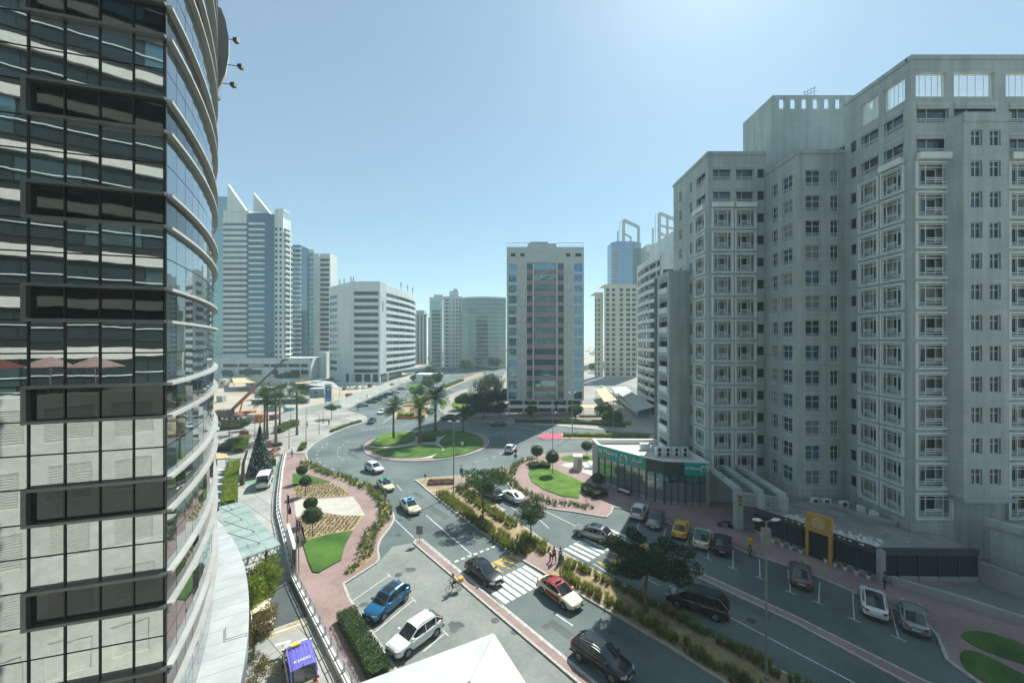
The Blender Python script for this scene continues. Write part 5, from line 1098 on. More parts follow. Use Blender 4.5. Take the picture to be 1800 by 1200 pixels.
def car(kind, label, pos, head, colour, group=None, roof=None, taxi=False, lite=False, cat='car', name=None, trunk=None, door=None, sunroof=False, glassroof=False):
    m = car_meshes(kind); K = KIND[kind]; nm = name or {'sedan': 'saloon_car', 'suv': 'sport_utility_car', 'van': 'people_carrier', 'bus': 'minibus'}[kind]
    t = thing(nm, label, cat, (pos[0], pos[1], .006), math.atan2(head[1], head[0]), group); C = PT[colour]; Rf = PT[roof] if roof else C
    bo = put('body', m['body'], t, mat=C); sub = bo.modifiers.new('round', 'SUBSURF'); sub.levels = 1; sub.render_levels = 1 if lite else 2
    put('roof', m['roof'], t, mat=Rf if not glassroof else M_cglass); put('windscreen', m['windscreen'], t); put('rear_window', m['rear_window'], t, mat=None)
    put('side_window', m['side_window_a'], t); put('side_window', m['side_window_b'], t); [put('pillar', m['pillar%d' % sg], t, mat=C if not roof else Rf) for sg in (-1, 1)]
    xr, xf, r = m['wheels']
    for x in (xr, xf):
        for sg in (-1, 1):
            a_ = put('wheel_arch', m['arch'], t, (x, sg*(m['hw']*.975), r*1.02)); w = put('wheel', m['wheel'], t, (x, sg*(m['hw']-.105), r), (0, 0, 0 if sg < 0 else math.pi))
            if not lite: put('rim', m['rim'], w, (0, -.075, 0))
    if lite: return t
    for sg in (-1, 1): put('headlight', m['hl%d' % sg], t); put('taillight', m['tl%d' % sg], t)
    put('grille', m['grille'], t); put('bumper', m['bumper'], t); put('number_plate', m['plate_f'], t); put('number_plate', m['plate_r'], t)
    for sg in (-1, 1): p = m['mpos']; put('mirror', m['mirror'], t, (p[0], sg*(p[1]-.04), p[2]), (0, 0, 0), (1, sg, 1), C)
    put('door_handle', m['handles'], t)
    gz = K['gh'][2][2]; gx = K['gh'][2][0]
    if taxi: q = MB(); q.box(-.1, .1, -.3, .3, 0, .14); put('taxi_sign', q.mesh('taxi_sign', M_plastic if taxi == 2 else M_amberl), t, (gx+.35, 0, gz+.02))
    if sunroof:
        q = MB(); g_ = K['gh']; zi = lambda x: (g_[1][2]+(g_[2][2]-g_[1][2])*(x-g_[1][0])/(g_[2][0]-g_[1][0])) if x > g_[2][0] else (g_[2][2]+(g_[3][2]-g_[2][2])*(x-g_[2][0])/(g_[3][0]-g_[2][0]))
        xs = [g_[1][0]-.1, g_[2][0], g_[3][0]+.3]
        for xa, xb in zip(xs[1:], xs[:-1]): q.quad((xa, -.44, zi(xa)+.04), (xb, -.44, zi(xb)+.04), (xb, .44, zi(xb)+.04), (xa, .44, zi(xa)+.04))
        put('sunroof', q.mesh('sunroof', M_cglass), t)
    if sunroof or kind == 'suv':
        for sg in (-1, 1): q = MB(); q.tube([(K['gh'][1][0]-.1, sg*.6, K['gh'][1][2]-.02), (K['gh'][2][0], sg*.62, gz+.02), (K['gh'][3][0], sg*.6, K['gh'][3][2]-.02)], .025, 5); put('roof_rail', q.mesh('roof_rail', PT['silver']), t)
    if door:
        for sg in (-1, 1): q = MB(); hw = m['hw']; z0, z1 = .42, K['gh'][1][1]-.14; q.box(-.95, .95, sg*hw*1.0-.012, sg*hw*1.0+.006*sg+.006, z0, z1); put('door_panel', q.mesh('door_panel', PT[door]), t)
    q = MB(); q.bar((K['gh'][3][0]+.1, 0, gz), (K['gh'][3][0]-.05, 0, gz+.18), .04); put('antenna', q.mesh('antenna', M_plastic), t)
    return t
def wheels_at(rear, front, side, shift=.78):            # wheel contacts on the visible flank -> centre and heading
    a, b_ = G(*rear), G(*front); h = (b_-a).normalized(); left = Vector((-h.y, h.x)); return (a+b_)/2-left*side*shift, h
L_, Rt = 1, -1
def vis(kind, label, rear, front, side, colour, **k): p, h = wheels_at(rear, front, side); return car(kind, label, p, h, colour, **k)
vis('suv', 'white crossover driving past the grass roundabout', (644.5, 827), (657, 832.5), Rt, 'white')
vis('sedan', 'cream taxi with teal roof following the white crossover', (664, 854.5), (674, 864.5), Rt, 'cream', roof='teal', taxi=2)
vis('sedan', 'cream taxi with sky-blue roof on the approach road', (705.5, 892), (717, 904), Rt, 'cream', roof='sky', taxi=2)
vis('sedan', 'black saloon crossing the zebra beside the cyclist', (827.5, 1010), (852, 1029), Rt, 'black')
vis('sedan', 'cream taxi with red roof and red doors just past the zebra', (954.7, 1043), (991.4, 1070), Rt, 'cream', roof='red', taxi=2, door='red')
vis('suv', 'black sport utility car in the building shadow beside the kerbed strip', (1021.7, 1163), (1074, 1198), Rt, 'black', sunroof=True)
vis('suv', 'metallic blue sport utility car with glass roof parked in a bay', (708.7, 1059), (675, 1088), L_, 'blue', sunroof=True)
vis('suv', 'white sport utility car parked beside the white roof ledge', (759, 1123), (722.7, 1150), L_, 'white')
van = car('van', 'cream people carrier with purple roof and yellow taxi lamp on the forecourt', (-15.3, 28.7), (-.576, .817), 'cream', roof='purple', taxi=False)
q = MB(); [q.box(-1.6, .5, y-.02, y+.02, 1.885, 1.905) for y in (-.5, -.25, 0, .25, .5)]; put('roof_rib', q.mesh('roof_rib', PT['purple']), van)
q = MB(); q.box(-.12, .12, -.3, .3, 0, .16); put('taxi_sign', q.mesh('taxi_sign', M_amberl), van, (.45, .2, 1.86))
put('lettering', text_mesh('K20092', .34, M_wtxt, .004, 'CENTER'), van, (-1.35, 0, 1.915), (0, 0, R(-90)))
car('sedan', 'cream car half hidden under the hedge tree on the forecourt', (-21.7, 34.2), (-.6, .8), 'cream', roof='cream')
car('bus', 'white minibus with dark rear window beside the decorated tree', (-41.4, 66.6), (-.42, .91), 'white', cat='minibus')
car('suv', 'white hatchback leaving the roundabout towards the flower bed', (-.3, 86.9), (.25, .97), 'white')
vis('sedan', 'white saloon waiting at the roundabout beside the curved flower border', (900, 884), (886, 876), L_, 'white')
car('suv', 'dark car half hidden behind the median tree', (-3.2, 61.2), (-.62, .78), 'grey')
car('sedan', 'yellow car glimpsed through the median tree', (-2.2, 70.0), (-.4, .9), 'yellow')
vis('suv', 'silver grey sport utility car leaving the far zebra', (1052, 954), (1022.5, 945), L_, 'silver', sunroof=True)
PK = Vector((.49, .87))
car('suv', 'white hatchback parked at the pavement corner before the pharmacy', (17.6, 54.9), PK, 'white')
car('sedan', 'bronze grey saloon parked nose out beside the white hatchback', (19.0, 52.6), -PK, 'bronze')
car('sedan', 'bright yellow saloon parked in front of the pharmacy', (21.2, 50.0), PK, 'yellow')
car('sedan', 'cream taxi with green roof parked beside the yellow saloon', (22.7, 47.6), PK, 'cream', roof='green')
car('sedan', 'black saloon parked beside the green-roofed taxi', (24.5, 46.3), PK, 'black')
car('sedan', 'bronze grey saloon parked alone in front of the amber portal', (29.2, 40.3), (.55, .83), 'bronze')
car('sedan', 'white saloon with black glass roof parked in the shade', (32.6, 35.9), (.62, .78), 'white', glassroof=True)
car('sedan', 'silver saloon parked in the last bay before the kerb', (34.3, 34.0), (.66, .75), 'silver')
vis('van', 'long black sport utility car under the big median tree', (1258, 1091), (1190, 1067), L_, 'black', name='sport_utility_car')
FG = 'cars parked along the far kerb'
car('sedan', 'dark teal saloon approaching the roundabout from the far road', (-41.3, 117.5), (.12, -1), 'navy')
car('sedan', 'white saloon behind the dark teal one on the far road', (-43.6, 133), (.1, -1), 'white')
car('sedan', 'white saloon farther up the far road behind the other white one', (-46.2, 152), (.05, -1), 'white', lite=True)
car('suv', 'white crossover in the lane beside the far median trees', (-42.3, 155), (.05, -1), 'white', lite=True)
for (px, py), c_, lb in (((637, 714.5), 'silver', 'silver saloon nearest the plaza in the far kerb row'), ((653, 708.5), 'grey', 'dark grey saloon second from the plaza in the far kerb row'), ((662, 704), 'black', 'black car third from the plaza in the far kerb row'), ((673, 699.5), 'navy', 'navy car fourth from the plaza in the far kerb row'), ((683, 695), 'navy', 'navy car fifth from the plaza in the far kerb row'), ((694, 690.5), 'white', 'white car sixth from the plaza in the far kerb row'), ((706, 685), 'silver', 'silver car last in the far kerb row')):
    p = G(px, py); car('sedan', lb, p, (.8, .6), c_, FG, lite=True)
car('suv', 'dark car rounding the far side of the roundabout', (-19.7, 122.6), (-1, .05), 'grey', lite=True)
car('sedan', 'dark blue saloon entering between the far median and the lawns', (-27.0, 134), (-.2, -1), 'navy', lite=True)
car('sedan', 'grey saloon on the shaded road in front of the office block', (-4, 113.5), (-1, 0), 'grey', lite=True)
car('sedan', 'white saloon parked beyond the tan car shade', (41.5, 218), (1, .1), 'white', lite=True)
random.seed(5)
for k, (px, py) in enumerate(((548, 660), (556, 659.5), (565, 660), (575, 663), (583, 667), (641, 682.5), (628, 683), (618, 684), (650, 680.5), (606, 684.5), (1040, 652), (1049, 655), (1060, 652), (1072, 655), (760, 651), (770, 654), (780, 650), (792, 652), (803, 655), (818, 650), (830, 654), (842, 649), (853, 656), (774, 646), (800, 645), (826, 644))):
    p = G(px, py); lbl, grp = (('small car parked by the white office block', 'cars by the white office block') if px < 600 else ('small car parked behind the site hoarding', 'cars behind the hoarding') if px < 700 else ('small car in the hazy car park behind the palms', 'cars in the hazy car park') if px < 900 else ('small car in the lot beside the cream residence', 'cars beside the cream residence'))
    car(random.choice(('sedan', 'suv')), lbl, p, (random.uniform(-.3, .3), random.choice((1, -1))), random.choice(('white', 'white', 'silver', 'grey', 'black', 'red')), grp, lite=True)
# box truck on the far road
tr = thing('box_truck', 'small white box truck on the road behind the palms', 'truck', (-30.5, 176, .01), R(100)); q = MB(); q.box(-3, 1.2, -1.1, 1.1, .9, 3.3); put('cargo_box', q.mesh('cargo_box', PT['white']), tr)
q = MB(); q.box(1.35, 2.7, -1, 1, .6, 2.3); put('cab', q.mesh('cab', PT['white']), tr); q = MB(); q.box(2.68, 2.74, -.9, .9, 1.4, 2.15); put('windscreen', q.mesh('windscreen', M_cglass), tr)
for x in (-2, 1.9):
    for y in (-.95, .95): put('wheel', car_meshes('van')['wheel'], tr, (x, y, .4))
# delivery motorbikes
def motorbike(label, loc, r_, box):
    t = thing('motorbike', label, 'motorbike', loc, r_); w = car_meshes('sedan')['wheel']
    for x in (-.62, .62): put('wheel', w, t, (x, 0, .3), None, (.9, .5, .9))
    q = MB(); q.tube([(-.5, 0, .55), (-.1, 0, .62), (.3, 0, .7), (.5, 0, .78)], [.1, .16, .18, .08], 8); put('tank', q.mesh('tank', M_plastic), t)
    q = MB(); q.tube([(-.75, 0, .75), (-.3, 0, .8), (.05, 0, .78)], [.08, .13, .1], 8); put('seat', q.mesh('seat', M_plastic), t)
    q = MB(); q.bar((.62, 0, .3), (.42, 0, .95), .06); q.bar((.42, -.33, .98), (.42, .33, .98), .04); put('fork', q.mesh('fork', M_rim), t)
    if box: q = MB(); q.box(-1.0, -.45, -.28, .28, .85, 1.4); put('delivery_box', q.mesh('delivery_box', box), t)
    q = MB(); q.box(-.25, .3, -.14, .14, .25, .6); put('engine', q.mesh('engine', M_rim), t)
motorbike('delivery motorbike with yellow box parked beyond the black saloon', (26.9, 45.0, 0), R(240), PT['yellow'])
motorbike('dark motorbike parked at the porch pillars', (27.4, 51.2, .12), R(160), None)
# ------------------------------------------------------------------ vegetation
random.seed(21)
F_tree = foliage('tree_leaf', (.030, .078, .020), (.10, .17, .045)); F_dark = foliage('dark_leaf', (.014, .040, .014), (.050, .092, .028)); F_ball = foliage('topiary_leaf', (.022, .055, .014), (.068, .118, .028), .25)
F_hedge = foliage('hedge_leaf', (.040, .09, .012), (.15, .215, .03)); F_lime = foliage('lime_leaf', (.13, .21, .012), (.30, .37, .04)); F_grass = foliage('tall_grass', (.085, .14, .02), (.32, .34, .085), .45, .9)
F_palm = foliage('palm_leaf', (.020, .060, .012), (.085, .135, .030)); F_red = foliage('red_leaf', (.20, .05, .03), (.42, .13, .06)); F_brown = foliage('dry_leaf', (.09, .085, .02), (.26, .19, .06))
F_bloom = foliage('bougainvillea', (.25, .02, .08), (.50, .06, .18)); F_shrub = foliage('border_leaf', (.045, .095, .014), (.18, .23, .04)); F_cone = foliage('fir_green', (.008, .022, .012), (.02, .045, .02), .1)
M_bark = mat('bark', (.16, .12, .085), .9, var=.3, scale=6, bump=.6); M_palmtrunk = mat('palm_trunk', (.22, .17, .12), .9, var=.25, scale=5, bump=.8)
F_seed = foliage('seedling_leaf', (.035, .05, .012), (.14, .13, .045))
def leaf(mb, p, s, n=None, asp=.5):
    d = Vector((random.gauss(0, 1), random.gauss(0, 1), random.gauss(0, .8))).normalized(); u = d.orthogonal().normalized(); u.rotate(Matrix.Rotation(random.uniform(0, 6.28), 3, d)) ; w = d.cross(u)
    a = p-u*s*.5; c = p+u*s*.5; mb.quad(a, p+w*s*asp*.5, c, p-w*s*asp*.5)
def blob_leaves(mb, c, r, n, s, shell=.55):
    for _ in range(n):
        d = Vector((random.gauss(0, 1), random.gauss(0, 1), random.gauss(0, 1))).normalized(); k = (shell+(1-shell)*random.random())
        leaf(mb, Vector((c[0]+d.x*r[0]*k, c[1]+d.y*r[1]*k, c[2]+d.z*r[2]*k)), s*random.uniform(.6, 1.3))
def tree(name, label, base, blobs, m, trunk_pts, trunk_r, limbs, leafn=420, ls=.22, cat='tree', group=None):
    t = thing(name, label, cat, (base[0], base[1], base[2] if len(base) > 2 else .1), 0, group)
    q = MB(); q.tube([Vector(p) for p in trunk_pts], trunk_r, 8)
    tip = Vector(trunk_pts[-1])
    for bl in blobs if limbs else []:
        c = Vector(bl[:3]); midp = tip.lerp(c, .5)+Vector((random.uniform(-.2, .2), random.uniform(-.2, .2), -.12*(c-tip).length)); q.tube([tip-Vector((0, 0, .25)), midp, c], [trunk_r[-1]*.75, trunk_r[-1]*.45, .02], 5)
    put('trunk', q.mesh('trunk', M_bark, True), t)
    q = MB()
    for bl in blobs: blob_leaves(q, bl[:3], bl[3:6], int(leafn*(bl[6] if len(bl) > 6 else 1)), ls)
    put('crown', q.mesh('crown', m), t); return t
def spread_blobs(n, rx, ry, rz_, z, br, flat=.55):
    out = []
    for _ in range(n):
        a = random.uniform(0, 6.28); k = math.sqrt(random.random()); out.append((math.cos(a)*rx*k, math.sin(a)*ry*k, z+random.uniform(-rz_, rz_)*(1.1-k*.4), br*random.uniform(.7, 1.2), br*random.uniform(.7, 1.2), br*flat*random.uniform(.7, 1.1)))
    return out
p = G(848, 908); tree('shade_tree', 'spreading airy tree on the grassy median near the roundabout', p, spread_blobs(34, 3.2, 3.0, 1.3, 4.9, .95), F_tree, [(0, 0, -.05), (.1, 0, 1.2), (-.05, .1, 2.4), (.0, .1, 3.2)], [.17, .13, .11, .1], True, 300, .2)
p = G(933, 952); tree('shade_tree', 'small rounded tree on the median beside the crossing refuge', p, spread_blobs(20, 1.6, 1.6, 1.2, 3.5, .8, .75), F_tree, [(0, 0, -.05), (.03, 0, 1.0), (0, 0, 2.2)], [.11, .09, .07], True, 330, .18)
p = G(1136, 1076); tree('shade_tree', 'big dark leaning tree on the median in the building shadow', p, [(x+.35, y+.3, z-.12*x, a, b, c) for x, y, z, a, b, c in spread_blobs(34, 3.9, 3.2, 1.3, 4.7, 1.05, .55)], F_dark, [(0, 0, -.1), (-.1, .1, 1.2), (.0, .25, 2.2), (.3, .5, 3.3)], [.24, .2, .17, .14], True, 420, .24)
def topiary(label, base, h, r, m=F_ball, group=None, flat=.85):
    t = thing('topiary_tree', label, 'tree', (base[0], base[1], .12), 0, group); q = MB(); q.tube([(0, 0, 0), (.03, 0, h*.5), (0, 0, h)], [.07, .055, .05], 7); put('trunk', q.mesh('trunk', M_bark), t)
    q = MB(); blob_leaves(q, (0, 0, h+r*flat*.5), (r, r, r*flat), 2200, .15, .74); [blob_leaves(q, (random.uniform(-.5, .5)*r, random.uniform(-.5, .5)*r, h+r*flat*.5+random.uniform(-.3, .5)*r), (r*.62, r*.62, r*.55), 260, .15, .7) for _ in range(5)]
    pr = [(.02, -r*flat*.85), (r*.5, -r*flat*.72), (r*.82, -r*flat*.25), (r*.84, r*flat*.2), (r*.55, r*flat*.68), (.02, r*flat*.85)]; q.lathe([(a, b+h+r*flat*.5) for a, b in pr], 12); put('crown', q.mesh('crown', m), t)
for px, py, h, r, lb in ((531, 849, 1.75, .9, 'clipped ball tree at the tip of the small triangular lawn'), (536.5, 872, 1.85, .9, 'clipped ball tree in the upper furrowed bed'), (546, 920, 2.2, .9, 'clipped ball tree on the gravel bed behind a larger one'), (549, 944, 2.1, 1.2, 'large clipped ball tree at the edge of the lower furrowed bed'),
                         (944, 812, 1.6, 1.3, 'clipped ball tree where the flower border begins by the yield sign'), (971, 834, 2.5, 1.3, 'clipped ball tree shading the bright curved lawn'), (1031.5, 802, 1.6, 1.2, 'clipped ball tree behind the white kiosk'), (1051, 862, 1.4, 1.05, 'clipped ball tree next to the pharmacy corner')): topiary(lb, G(px, py), h, r)
for px, py, hh in ((433, 757, 1.2),): topiary('clipped ball tree on the hedge strip by the building site', G(430, 757), 1.6, 1.5)
PALM = {}
def palm_crown(fan):
    if fan in PALM: return PALM[fan]
    q = MB(); random.seed(3)
    for k in range(34 if fan else 34):
        a = random.uniform(0, 6.28); el = random.uniform(-.75, 1.25) if fan else random.uniform(-.5, 1.1); L = random.uniform(1.5, 2.3) if fan else random.uniform(1.9, 2.6); d0 = Vector((math.cos(a)*math.cos(el), math.sin(a)*math.cos(el), math.sin(el))); pts = []
        p = Vector((0, 0, 0)); v = d0.copy(); n = 6
        for i in range(n+1): pts.append(p.copy()); p = p+v*L/n; v = (v+Vector((0, 0, -.13 if not fan else -.05))).normalized()
        side = d0.cross(Vector((0, 0, 1))).normalized()
        if fan:
            c = pts[3]; up = side.cross(d0)
            for j in range(11): t = -1.25+2.5*j/10; e = c+(d0*math.cos(t)+side*math.sin(t))*L*.62+Vector((0, 0, -.1-.18*abs(t))); w = (d0*-math.sin(t)+side*math.cos(t))*.05; m_ = c.lerp(e, .55); q.quad(c, m_+w, e, m_-w)
            q.bar(pts[0], c, .03)
        else:
            for i in range(1, n+1):
                for sg in (-1, 1):
                    for o_ in (0, .5): b0 = pts[i].lerp(pts[i-1], o_); ln = .55*math.sin(math.pi*(i-o_+.6)/(n+1.2))+.12; e = b0+side*sg*ln+(pts[i]-pts[i-1]).normalized()*ln*.5+Vector((0, 0, -.12)); w = (pts[i]-pts[i-1])*.16; q.quad(b0-w, b0+w, e+w*.2, e-w*.2)
    PALM[fan] = q.mesh('crown', F_palm); return PALM[fan]
def palm(label, base, h, fan=True, s=1.0, group=None, z=.1):
    t = thing('palm_tree', label, 'palm tree', (base[0], base[1], z), random.uniform(0, 6), group); q = MB(); q.tube([(0, 0, 0), (.05, 0, h*.3), (.02, .04, h*.7), (0, 0, h)], [.24*s, .17*s, .15*s, .17*s], 9); put('trunk', q.mesh('trunk', M_palmtrunk, True), t)
    put('crown', palm_crown(fan), t, (0, 0, h), (0, 0, random.uniform(0, 6)), (s, s, s))
for px, py, ptop, lb in ((465, 777, 701, 'palm on the planted island nearest the decorated tree'), (470, 772, 694, 'palm tight behind another on the planted island'), (485, 778, 705, 'palm at the front hedge of the planted island'), (492, 757, 690, 'palm behind the hedge on the planted island'), (522, 765, 692, 'lone palm at the far end of the planted hedge')):
    b0 = G(px, py); palm('tall fan '+lb, b0, (py-ptop)*24/(py-600), True, 1.45)
for px, py, ptop, lb, s in ((692, 774, 716, 'slim palm on the bright left lawn of the roundabout', 1.5), (738, 780, 718, 'palm beside the shrub patch on the roundabout', 1.9), (765.6, 760, 698, 'tall dark palm at the far edge of the roundabout', 1.9), (814, 760, 727, 'short palm at the right far edge of the roundabout', 1.4)):
    b0 = G(px, py); palm(lb, b0, (py-ptop)*24/(py-600), False, s, None, .3)
# hedges, borders, furrows
def border(name, label, line, w, h, m, cat='flower bed', z=.12, m2=None):
    """loose planting: uneven clumps of leaves with gaps"""
    c = line[len(line)//2]; t = thing(name, label, cat, (c.x, c.y, z)); q = MB()
    for i in range(len(line)-1):
        a, b = line[i]-c, line[i+1]-c; d = (b-a); L = d.length
        if L < 1e-4: continue
        d = d/L; n = Vector((-d.y, d.x))
        for _ in range(max(1, int(L*w*5.5))):
            p = a+d*(random.random()*L)+n*random.uniform(-w/2, w/2); hh = h*random.choice((.5, .8, 1, 1.3))*random.uniform(.8, 1.2); r = random.uniform(.18, .38); cm = 1 if random.random() < .12 else 0
            for _ in range(34):
                k = random.random(); o = Vector((random.gauss(0, .5), random.gauss(0, .5)))*r*(.5+k*.6); n0 = len(q.m); leaf(q, Vector((p.x+o.x, p.y+o.y, max(.03, hh*k))), .17*random.uniform(.7, 1.5), asp=.45)
                if cm and k > .75: q.m[-1] = 1
    put('leaves', q.mesh('leaves', [m, m2 or F_lime]), t); return t
def hedge(name, label, line, w, h, m, dens=260, ls=.16, z=.12, cat='hedge', group=None, jitter=.25, parent=None):
    c = line[len(line)//2]; t = thing(name, label, cat, (c.x, c.y, z), 0, group); q = MB(); tot = sum((line[i+1]-line[i]).length for i in range(len(line)-1))
    for i in range(len(line)-1):
        a, b = line[i]-c, line[i+1]-c; d = (b-a); L = d.length
        if L < 1e-4: continue
        d = d/L; n = Vector((-d.y, d.x))
        for _ in range(int(dens*L)):
            s = random.random(); o = random.uniform(-1, 1); zz_ = random.random()
            if random.random() < .6: (o, zz_) = random.choice(((math.copysign(random.uniform(.85, 1), o), zz_), (o, random.uniform(.88, 1))))
            hh = h*(1+jitter*math.sin((s*L+i)*2.3)*.5+random.uniform(-jitter, jitter)*.3); p = a+d*(s*L)+n*(o*w/2); leaf(q, Vector((p.x, p.y, max(.03, zz_*hh))), ls*random.uniform(.7, 1.4))
        core = .36*w; q.quad((*(a-n*core), h*.78), (*(b-n*core), h*.78), (*(b+n*core), h*.78), (*(a+n*core), h*.78)); q.quad((*(a-n*core), 0), (*(b-n*core), 0), (*(b-n*core), h*.78), (*(a-n*core), h*.78)); q.quad((*(b+n*core), 0), (*(a+n*core), 0), (*(a+n*core), h*.78), (*(b+n*core), h*.78))
    put('leaves', q.mesh('leaves', m), t); return t
border('flower_border', 'leafy flowering border curving between the pink path and the roundabout road', smooth_line(GL(g2([(650, 252), (780, 318), (900, 350), (1010, 395), (1130, 450), (1210, 540), (1232, 610), (1200, 690), (1120, 770), (1100, 850), (1080, 940)])), 4), 1.7, .62, F_shrub)
border('flower_border', 'sparse end of the leafy border by the parking bays', GL(g2([(1070, 950), (1000, 1000), (945, 1030)])), 1.1, .5, F_shrub)
hedge('box_hedge', 'thick dark hedge between the pink path and the parked cars', GL([(607, 1087), (630, 1128), (655, 1172), (668, 1196)]), 1.6, .85, F_ball, 900, .12)
border('flower_border', 'leafy border following the curved pavement by the bright lawn', smooth_line(GL(g5([(960, 100), (900, 120), (835, 150), (800, 200), (795, 260), (850, 330), (950, 375), (1100, 425), (1250, 440), (1370, 458)])), 4), 1.4, .55, F_hedge)
hedge('box_hedge', 'low dark clipped hedge behind the bright lawn', GL(g5([(930, 175), (1000, 165), (1070, 170)])), 2.0, .9, F_ball, 700, .14)
hedge('box_hedge', 'dark clipped shrub mass under the ball tree by the pharmacy', GL(g5([(1300, 350), (1370, 345), (1430, 385)])), 2.6, 1.0, F_dark, 900, .15)
hedge('box_hedge', 'low hedge strip along the far plaza kerb', GL([(582, 760), (610, 749), (634, 742)]), 1.0, .6, F_hedge, 160, .18)
hedge('box_hedge', 'small hedge by the lamp post where the plaza narrows', GL([(529, 793), (535, 782)]), 1.2, .7, F_hedge, 200, .18)
hedge('box_hedge', 'rounded hedge behind the palms on the planted island', GL([(488, 762), (505, 753), (521, 748)]), 2.4, 1.7, F_hedge, 420, .2)
hedge('box_hedge', 'low dark hedge in front of the planted island palms', GL([(466, 786), (480, 786), (494, 783)]), 1.6, .7, F_ball, 320, .18)
hedge('box_hedge', 'lime green clipped hedge beside the terrace tables', GL([(403, 892), (405, 860), (408, 835), (412, 818)]), 2.0, 1.2, F_lime, 700, .16)
hedge('box_hedge', 'lime hedge continuing behind the red tree', GL([(419, 797), (424, 784), (430, 772)]), 2.4, 1.3, F_lime, 380, .18)
hedge('box_hedge', 'dark hedge block against the glass tower edge', GL([(386, 796), (402, 790), (416, 780)]), 2.8, 1.5, F_ball, 400, .18)
hedge('box_hedge', 'dark hedge along the edge of the building site', GL([(386, 757), (410, 754.5), (428, 753)]), 2.0, 1.2, F_ball, 180, .2)
hedge('bougainvillea', 'pink bougainvillea at the end of the lime hedge', GL([(422, 769), (436, 768)]), 2.0, 1.6, F_bloom, 300, .18, cat='shrub')
hedge('box_hedge', 'dark shrub in a planter behind the minibus', GL([(474, 820), (482, 818)]), 1.8, 1.7, F_ball, 420, .17)
hedge('box_hedge', 'long mixed planting between far median kerbs', GL([(735, 712), (750, 700), (780, 682), (812, 669)]), 3.0, 1.0, F_hedge, 90, .3)
hedge('box_hedge', 'bright planter hedge at the near end of the far median', GL([(699, 733), (712, 733), (728, 732)]), 1.6, 1.1, F_lime, 170, .22)
hedge('red_planter', 'brick red planting at the tip of the far median', GL([(697, 737), (722, 736), (746, 734)]), 1.3, .6, F_red, 120, .2, cat='flower bed')
hedge('box_hedge', 'hedge on the shaded verge in front of the office block', GL([(905, 743), (960, 743), (1030, 746), (1100, 751)]), 1.2, .9, F_ball, 120, .24)
hedge('grass_border', 'spiky planting along the right road median', GL([(990, 767), (1060, 768), (1140, 769)]), 1.4, .8, F_grass, 120, .26, cat='shrub')
hedge('box_hedge', 'shrub patch between the lawns of the roundabout', g4([(575, 682), (640, 680), (735, 678)]), 2.6, .8, F_hedge, 220, .22, .3)
hedge('red_mulch_bed', 'dark red ground cover at the roundabout end of the median', GL([(752, 850), (775, 849), (798, 848)]), 2.6, .25, foliage('red_cover', (.07, .03, .03), (.16, .07, .06)), 360, .16, cat='flower bed')
# furrowed seedling rows
def seedlings(parent, poly, label):
    q = MB(); xs = [p.x for p in poly]; ys = [p.y for p in poly]; cnt = 0
    y = min(ys)
    while y < max(ys):
        x = min(xs)+((y*7) % 1)*.3
        while x < max(xs):
            p = Vector((x+random.uniform(-.08, .08), y+random.uniform(-.08, .08)))
            if inside(p, poly):
                for _ in range(10): leaf(q, Vector((p.x+random.uniform(-.13, .13), p.y+random.uniform(-.1, .1), .16+random.uniform(.02, .26))), .18)
                cnt += 1
            x += .55
        y += .42
    t = put('seedlings', q.mesh('seedlings', F_seed), None); t['kind'] = 'stuff'; t['label'] = label; t['category'] = 'seedlings'
seedlings(pave, offset(SOIL1 if area2(SOIL1) > 0 else SOIL1[::-1], .25), 'rows of dry seedlings in the upper furrowed bed')
seedlings(pave, offset(SOIL2 if area2(SOIL2) > 0 else SOIL2[::-1], .25), 'rows of dry seedlings in the lower furrowed bed')
# tall ornamental grass on the median
def grass_row(line, w, h, label, dens=10.0):
    q = MB(); n_ = 0
    for i in range(len(line)-1):
        a, b = line[i], line[i+1]; d = b-a; L = d.length; d = d/max(L, 1e-5); n = Vector((-d.y, d.x))
        for _ in range(int(L*dens*w)):
            c = a+d*random.uniform(0, L)+n*random.uniform(-w/2, w/2); hh = h*random.uniform(.65, 1.2)
            for _ in range(34):
                t = random.uniform(0, 6.28); k = random.uniform(.08, .6)*hh; o = Vector((math.cos(t), math.sin(t))); s_ = Vector((-o.y, o.x))*.016
                p0 = c+o*.05; p1 = c+o*(.05+k*.4); p2 = c+o*(.05+k)
                q.quad((*(p0-s_), .1), (*(p0+s_), .1), (*(p1+s_), .1+hh*.6), (*(p1-s_), .1+hh*.6)); q.tri((*(p1-s_), .1+hh*.6), (*(p1+s_), .1+hh*.6), (*p2, .1+hh*random.uniform(.85, 1)))
    o = put('ornamental_grass', q.mesh('ornamental_grass', F_grass), None); o['kind'] = 'stuff'; o['label'] = label; o['category'] = 'grass'
grass_row(GL([(772, 868), (800, 889), (830, 912), (870, 942), (905, 966), (930, 977)]), 1.7, .78, 'tall ornamental grass along the left kerb of the median')
grass_row(GL([(808, 860), (832, 880), (870, 905), (905, 928)]), 1.5, .78, 'tall ornamental grass along the right kerb of the median')
grass_row(GL([(915, 945), (945, 962), (965, 972)]), 1.6, .78, 'tall ornamental grass under the small median tree')
grass_row(GL([(985, 1010), (1010, 1024), (1050, 1050), (1110, 1083), (1180, 1125), (1290, 1195), (1380, 1250)]), 1.0, .78, 'tall ornamental grass on the left edge of the lower median')
grass_row(GL([(985, 1006), (1008, 996), (1070, 1026), (1130, 1056), (1200, 1094), (1300, 1150), (1390, 1202), (1450, 1236)]), .85, .78, 'tall ornamental grass on the right edge of the lower median')
